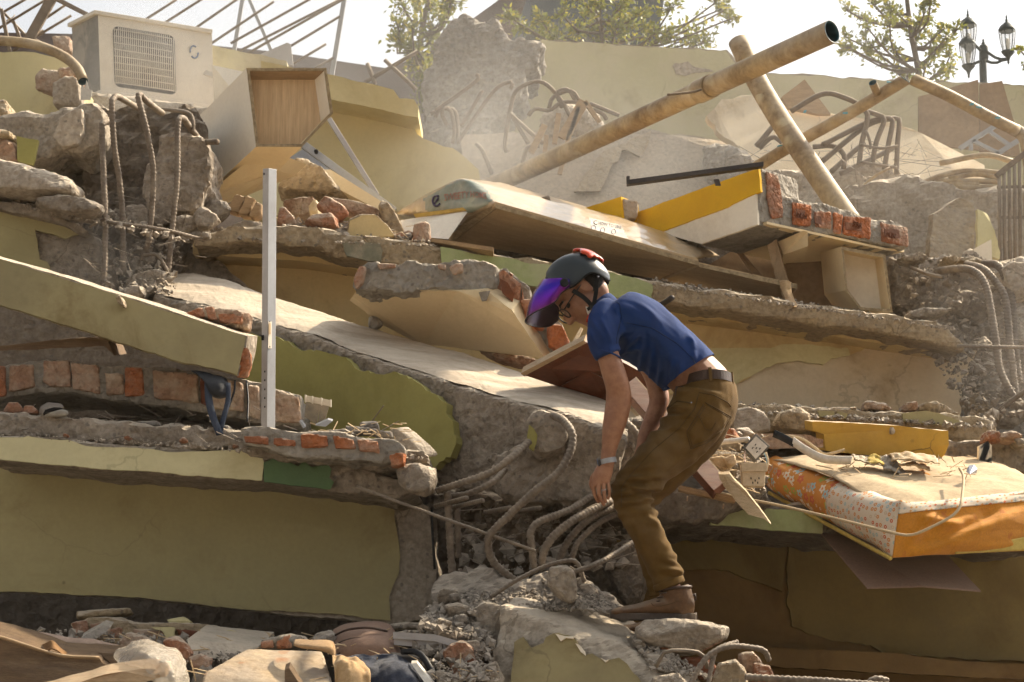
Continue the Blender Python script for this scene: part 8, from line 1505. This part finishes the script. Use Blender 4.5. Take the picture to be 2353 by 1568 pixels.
boot(NH - .005, 0, 0, 0)
boot(FH + .02, 2, 44, 0)
chunk('boot_rest', [(1400, 1470), (1420, 1462), (1500, 1462), (1610, 1468), (1612, 1500), (1500, 1510), (1420, 1500)], 7.13, .3, MAT['stone'], vox=.014, amp=.006, taper=.05, label='low stone on which the far boot rests, hidden behind the flat rock', cat='stone')
# ---- helmet
HY = PY - .02
hx = [1255, 1260, 1268, 1278, 1290, 1303, 1316, 1330, 1344, 1357, 1370, 1381, 1390, 1396, 1400]
ht = [634, 622, 611, 602, 594, 589, 586, 584.5, 586, 591, 600, 610, 621, 631, 641]
hb_ = [642, 649, 657, 665, 672, 675, 671, 660, 646, 640, 641, 645, 649, 650, 648]
V = []; nr = 25
for x, t_, b_ in zip(hx, ht, hb_):
    w_ = .108 * math.sqrt(max(.04, 1 - ((x - 1328) / 75) ** 2)); yc = max(t_ + 6, 640)
    for k in range(nr):
        a = math.pi * (k / (nr - 1)) - math.pi / 2                # near bottom, over the top, far bottom
        if abs(k - (nr - 1) / 2) > (nr - 1) / 2 - 4:
            e_ = (abs(k - (nr - 1) / 2) - ((nr - 1) / 2 - 4)) / 4
            a0 = math.copysign(math.pi / 2 - .28, a); y = yc - (yc - t_) * math.cos(a0); y = y + (b_ - y) * e_; s = math.sin(a0) + (math.copysign(1, a) - math.sin(a0)) * min(1, e_ * 1.5)
        else:
            a2 = (k - (nr - 1) / 2) / ((nr - 1) / 2 - 4) * (math.pi / 2 - .28); y = yc - (yc - t_) * math.cos(a2); s = math.sin(a2)
        rid = .0025 if abs(abs(a) - .55) < .12 else 0
        V.append(P(x, y, HY) + Vector((0, w_ * s, rid)))
Fc = [(i * nr + k, i * nr + k + 1, (i + 1) * nr + k + 1, (i + 1) * nr + k) for i in range(len(hx) - 1) for k in range(nr - 1)]
hm = add('helmet', raw(V, Fc, False), MAT['helmet'], smooth=True, parent=man)
sd_ = hm.modifiers.new('t', 'SOLIDIFY'); sd_.thickness = .008; sd_.offset = 0
sb_ = hm.modifiers.new('s', 'SUBSURF'); sb_.levels = 1; sb_.render_levels = 2
# lining
hcc = P(1328, 640, HY); V2 = [hcc + (v - hcc) * .9 for v in V]
ln = add('lining', raw(V2, Fc, False), MAT['helmet_foam'], smooth=True, parent=hm); q_ = ln.modifiers.new('t', 'SOLIDIFY'); q_.thickness = .006
tube('helmet_rim', [P(x, b_, HY) + Vector((0, -.108 * math.sqrt(max(.04, 1 - ((x - 1328) / 75) ** 2)), 0)) for x, b_ in zip(hx, hb_)], .0042, MAT['helmet_foam'], sides=8, step=.008, parent=hm)
# crest: dark red fin with orange vent
lim = {1316: 1, 1330: 4, 1344: 5, 1357: 5, 1370: 4, 1381: 2}
cv = [hcc + (v - hcc) * 1.055 + Vector((0, 0, .002)) for v in V]; cf = []
for i in range(len(hx) - 1):
    if hx[i] in lim and hx[i + 1] in lim:
        L_ = min(lim[hx[i]], lim[hx[i + 1]]) + 1
        cf += [(i * nr + k, i * nr + k + 1, (i + 1) * nr + k + 1, (i + 1) * nr + k) for k in range(nr - 1) if abs(k + .5 - (nr - 1) / 2) < L_]
me = raw(cv, cf, False); bm = bmesh.new(); bm.from_mesh(me); bmesh.ops.delete(bm, geom=[v for v in bm.verts if not v.link_faces], context='VERTS'); bm.to_mesh(me); bm.free()
crest = add('crest', me, MAT['helmet_red'], smooth=True, parent=hm); q_ = crest.modifiers.new('t', 'SOLIDIFY'); q_.thickness = .014; q_.offset = -1; q2_ = crest.modifiers.new('s', 'SUBSURF'); q2_.render_levels = 2
mat('vent_orange', (.75, .16, .02), rough=.3, bump=0)
hull('vent', [P(x, y, HY + s) for x, y in ((1341, 581), (1358, 580), (1360, 592), (1350, 590)) for s in (-.03, .03)], MAT['vent_orange'], vox=.003, amp=0, sm=1, smooth=True, parent=hm)
tube('rivet', [P(1375, 636.5, HY - .092), P(1375, 636.5, HY - .098)], .0042, MAT['chrome'], sides=10, step=.002, parent=hm)
# visor
mv = bpy.data.materials.new('visor'); mv.use_nodes = True; t_ = mv.node_tree; b_ = t_.nodes['Principled BSDF']; b_.inputs['Roughness'].default_value = .13; b_.inputs['Metallic'].default_value = .75
b_.inputs['Alpha'].default_value = .93
uvn = t_.nodes.new('ShaderNodeUVMap'); sx_ = t_.nodes.new('ShaderNodeSeparateXYZ'); t_.links.new(uvn.outputs[0], sx_.inputs[0])
cr2 = t_.nodes.new('ShaderNodeValToRGB'); el = cr2.color_ramp.elements
el[0].position = 0; el[0].color = (.16, .012, .36, 1); el[1].position = 1; el[1].color = (.10, .03, .015, 1)
for p_, c_ in ((.35, (.035, .022, .42, 1)), (.7, (.14, .012, .34, 1)), (.93, (.15, .02, .16, 1))):
    k = el.new(p_); k.color = c_
t_.links.new(sx_.outputs['Y'], cr2.inputs[0]); t_.links.new(cr2.outputs[0], b_.inputs['Base Color'])
MAT['visor'] = mv
mat('visor_in', (.05, .03, .03), rough=.25, alpha=.75, bump=0)
top_ = [(1308, 641, -.112), (1290, 639, -.116), (1270, 640, -.105), (1252, 641, -.06), (1246, 642, 0), (1252, 644, .06), (1268, 650, .10), (1285, 660, .112)]
bot_ = [(1308, 662, -.114), (1290, 674, -.120), (1272, 697, -.122), (1222, 722, -.085), (1207, 740, -.01), (1230, 751, .07), (1262, 750, .105), (1284, 735, .112)]
V = []; UV = []; nu_, nv_ = 36, 16
def crl(p, t):
    k = min(int(t * (len(p) - 1)), len(p) - 2); u = t * (len(p) - 1) - k; a, b, c, d = p[max(k - 1, 0)], p[k], p[k + 1], p[min(k + 2, len(p) - 1)]
    return .5 * (2 * b + (c - a) * u + (2 * a - 5 * b + 4 * c - d) * u * u + (3 * b - a - 3 * c + d) * u ** 3)
Tp = [P(x, y, HY + s) for x, y, s in top_]; Bp = [P(x, y, HY + s) for x, y, s in bot_]
for j in range(nv_ + 1):
    for i in range(nu_ + 1):
        t = i / nu_; v = j / nv_; p_ = crl(Tp, t).lerp(crl(Bp, t), v)
        out = Vector((-math.sin(math.pi * min(1, t * 1.0)), -math.cos(math.pi * t), .3)); V.append(p_ + out * (.012 * math.sin(math.pi * v))); UV.append((t, v))
Fc = [(j * (nu_ + 1) + i, j * (nu_ + 1) + i + 1, (j + 1) * (nu_ + 1) + i + 1, (j + 1) * (nu_ + 1) + i) for j in range(nv_) for i in range(nu_)]
me = raw(V, Fc, False); uvl = me.uv_layers.new(name='UVMap')
for l in me.loops: uvl.data[l.index].uv = UV[l.vertex_index]
vis = add('visor', me, MAT['visor'], smooth=True, parent=man)
V3 = [v + (HC - v).normalized() * .0022 for v in V]
add('visor_inside', raw(V3, Fc, False), MAT['visor_in'], smooth=True, parent=vis)
tube('visor_rim', [crl(Bp, i / 30) for i in range(31)], .0022, MAT['black_plastic'], sides=6, step=.006, parent=vis)
pv = P(1297, 650, HY - .134); lathe_v = []
for r_, y_ in ((.0165, 0), (.0165, -.007), (.012, -.009), (.012, -.007), (.004, -.007)): lathe_v.append((r_, y_))
V = [pv + Vector((r_ * math.cos(2 * math.pi * k / 20), y_, r_ * math.sin(2 * math.pi * k / 20))) for r_, y_ in lathe_v for k in range(20)]
Fc = [(i * 20 + k, i * 20 + (k + 1) % 20, (i + 1) * 20 + (k + 1) % 20, (i + 1) * 20 + k) for i in range(len(lathe_v) - 1) for k in range(20)] + [tuple(range(80, 100))]
add('visor_pivot', raw(V, Fc, False), MAT['black_plastic'], parent=vis)
# straps, buckle, glasses, hair
def strap(pts, w_, name='chin_strap', m='helmet_foam'):
    path = spline([P(*q) for q in pts], .008); V = []
    for i, p_ in enumerate(path):
        t = (path[min(i + 1, len(path) - 1)] - path[max(i - 1, 0)]).normalized(); s = t.cross(Vector((0, 1, 0))).normalized() * w_ / 2; V += [p_ - s, p_ + s]
    o = add(name, raw(V, [(2 * i, 2 * i + 1, 2 * i + 3, 2 * i + 2) for i in range(len(path) - 1)], False), MAT[m], parent=hm); z = o.modifiers.new('t', 'SOLIDIFY'); z.thickness = .002; return o
hs_ = HY - .088
strap([(1316, 668, hs_), (1336, 680, hs_ - .004), (1352, 694, hs_ - .006), (1362, 708, hs_ - .004)], .016)
strap([(1371, 640, hs_ - .002), (1370, 668, hs_ - .006), (1366, 692, hs_ - .006), (1362, 708, hs_ - .006)], .015)
strap([(1350, 712, hs_), (1358, 706, hs_ - .006), (1364, 702, hs_ - .008), (1371, 698, hs_)], .012)
hull('buckle', [P(1362, 706, hs_ - .008) + Vector((x, y, z)) for x in (-.009, .009) for y in (-.004, .004) for z in (-.006, .006)], MAT['black_plastic'], vox=0, parent=hm)
prism('folded_mask', [P(x, y, hs_ + .005) for x, y in ((1346, 704), (1352, 706), (1358, 714), (1352, 722), (1349, 716))], (0, .02, 0), MAT['white_plastic'], parent=man)
gp_ = [hd(.102, -.005 + .022 * math.sin(a), .034 + .026 * math.cos(a)) for a in [k * math.pi / 8 for k in range(17)]]
gl_ = tube('glasses', gp_, .002, MAT['black_plastic'], sides=6, step=.004, parent=man)
tube('glasses_frame', [hd(.102, -.005 + .022 * math.sin(a), -.034 + .026 * math.cos(a)) for a in [k * math.pi / 8 for k in range(17)]], .0026, MAT['black_plastic'], sides=6, step=.004, parent=gl_)
tube('temple', [hd(.100, .004, .06), hd(.05, .006, .074), hd(-.01, .006, .080)], .0026, MAT['black_plastic'], sides=6, step=.01, parent=gl_)
tube('bridge', [hd(.104, .0, .008), hd(.106, .003, 0), hd(.104, 0, -.008)], .0024, MAT['black_plastic'], sides=6, step=.004, parent=gl_)
add('lens', raw([hd(.101, -.005 + .021 * math.sin(a), .034 + .025 * math.cos(a)) for a in [k * math.pi / 8 for k in range(16)]], [tuple(range(16))], False), MAT['glass_lens'], parent=gl_)
V, Fc = joinmesh([ball(hd(-.05, -.002, 0), .055, .076, .07, HR)]); me = remesh(V, Fc, .006, 2); roughen(me, .003, 20, 1)
add('hair', me, MAT['hair'], smooth=True, parent=man)
for s in (1, -1):
    add('eyebrow', raw(*tube_data([hd(.088, .022, s * .016), hd(.090, .028, s * .032), hd(.076, .026, s * .05)], .004, 6)), MAT['hair'], parent=man)
    V, Fc = ball(hd(.068, .0, s * .032), .012, .013, .008, HR, 10); add('eye', raw(V, Fc, False), MAT['hair'], smooth=True, parent=man)
# ---- watch, ring
wc = P(1397, 1060, NS + .014); wa = Vector((.98, 0, .19)).normalized(); wu = Vector((-.19, 0, .98))
V = []
for k in range(28):
    a = 2 * math.pi * k / 28; o_ = wa * (18.5 * px(7) * math.cos(a)) + Vector((0, .0265 * math.sin(a), 0))
    for z, r_ in ((-.009, 0), (.009, 0), (.009, .0025), (-.009, .0025)): V.append(wc + o_ * (1 + r_ / .026) + wu * z)
watch = add('watch', raw(V, [(k * 4 + i, k * 4 + (i + 1) % 4, ((k + 1) % 28) * 4 + (i + 1) % 4, ((k + 1) % 28) * 4 + i) for k in range(28) for i in range(4)]), MAT['alu'], parent=man)
dc = wc - wa * (20 * px(7)); 
wf = add('watch_case', raw(*tube_data([dc + wa * .004, dc - wa * .006], .018, 20)), MAT['steel_dark'], parent=watch)
add('watch_dial', raw(*tube_data([dc - wa * .006, dc - wa * .0068], .015, 20)), MAT['logo_blue'], parent=watch)
tube('ring', [P(1388, 1127, NS + .009) + Vector((.0098 * math.cos(a), .0098 * math.sin(a), .002 * math.cos(a))) for a in [k * math.pi / 8 for k in range(17)]], .0016, MAT['chrome'], sides=6, step=.003, parent=man)
# ================================================================== dusty air
mh = bpy.data.materials.new('haze'); mh.use_nodes = True; t_ = mh.node_tree; t_.nodes.clear()
pvn = t_.nodes.new('ShaderNodeVolumePrincipled'); pvn.inputs['Color'].default_value = (.93, .88, .80, 1); pvn.inputs['Density'].default_value = .0006; pvn.inputs['Anisotropy'].default_value = .25
on = t_.nodes.new('ShaderNodeOutputMaterial'); t_.links.new(pvn.outputs[0], on.inputs['Volume'])
add('haze', raw(*obox_data((-1560, -1560, -1), (3120, 0, 0), (0, 3120, 0), (0, 0, 13.5))), mh, kind='stuff')
# dust still drifting from the collapse between the upper storeys
md = bpy.data.materials.new('dust'); md.use_nodes = True; t_ = md.node_tree; N = t_.nodes; L = t_.links; N.clear()
pvn = N.new('ShaderNodeVolumePrincipled'); pvn.inputs['Color'].default_value = (.95, .925, .88, 1); pvn.inputs['Anisotropy'].default_value = .25
on = N.new('ShaderNodeOutputMaterial'); L.new(pvn.outputs[0], on.inputs['Volume'])
gg = N.new('ShaderNodeNewGeometry'); tot = None
nzv = N.new('ShaderNodeTexNoise'); nzv.inputs['Scale'].default_value = 1.1; nzv.inputs['Detail'].default_value = 3; L.new(gg.outputs['Position'], nzv.inputs['Vector'])
for c, r_, k in ((P(330, 205, 12.2), 1.0, .15), (P(560, 250, 12.0), 1.3, .08), (P(1100, 420, 11.0), .8, .24), (P(1080, 300, 12.6), 1.5, .10), (P(1350, 400, 11.6), 1.3, .09), (P(1850, 380, 11.6), 1.6, .06), (P(2200, 480, 10.5), 1.2, .05), (P(2330, 850, 9.3), .7, .09), (P(250, 600, 8.9), .4, .14), (P(700, 150, 14), 2.2, .04), (P(1700, 200, 14), 2.6, .03)):
    d = N.new('ShaderNodeVectorMath'); d.operation = 'DISTANCE'; L.new(gg.outputs['Position'], d.inputs[0]); d.inputs[1].default_value = c
    m_ = N.new('ShaderNodeMapRange'); m_.interpolation_type = 'SMOOTHSTEP'; L.new(d.outputs['Value'], m_.inputs['Value'])
    for i, v in zip(('From Min', 'From Max', 'To Min', 'To Max'), (r_ * .05, r_, k, 0)): m_.inputs[i].default_value = v
    if tot is None: tot = m_.outputs[0]
    else:
        s = N.new('ShaderNodeMath'); s.operation = 'ADD'; L.new(tot, s.inputs[0]); L.new(m_.outputs[0], s.inputs[1]); tot = s.outputs[0]
m_ = N.new('ShaderNodeMapRange'); L.new(nzv.outputs[0], m_.inputs['Value'])
for i, v in zip(('From Min', 'From Max', 'To Min', 'To Max'), (.35, .65, .35, 1.5)): m_.inputs[i].default_value = v
s = N.new('ShaderNodeMath'); s.operation = 'MULTIPLY'; L.new(tot, s.inputs[0]); L.new(m_.outputs[0], s.inputs[1]); L.new(s.outputs[0], pvn.inputs['Density'])
add('dust_cloud', raw(*obox_data((-6.5, 8.3, 2.5), (13, 0, 0), (0, 8.4, 0), (0, 0, 5.6))), md, kind='stuff', label='pale dust drifting between the broken upper storeys', cat='dust')
sc.cycles.volume_step_rate = 8; sc.cycles.volume_max_steps = 32
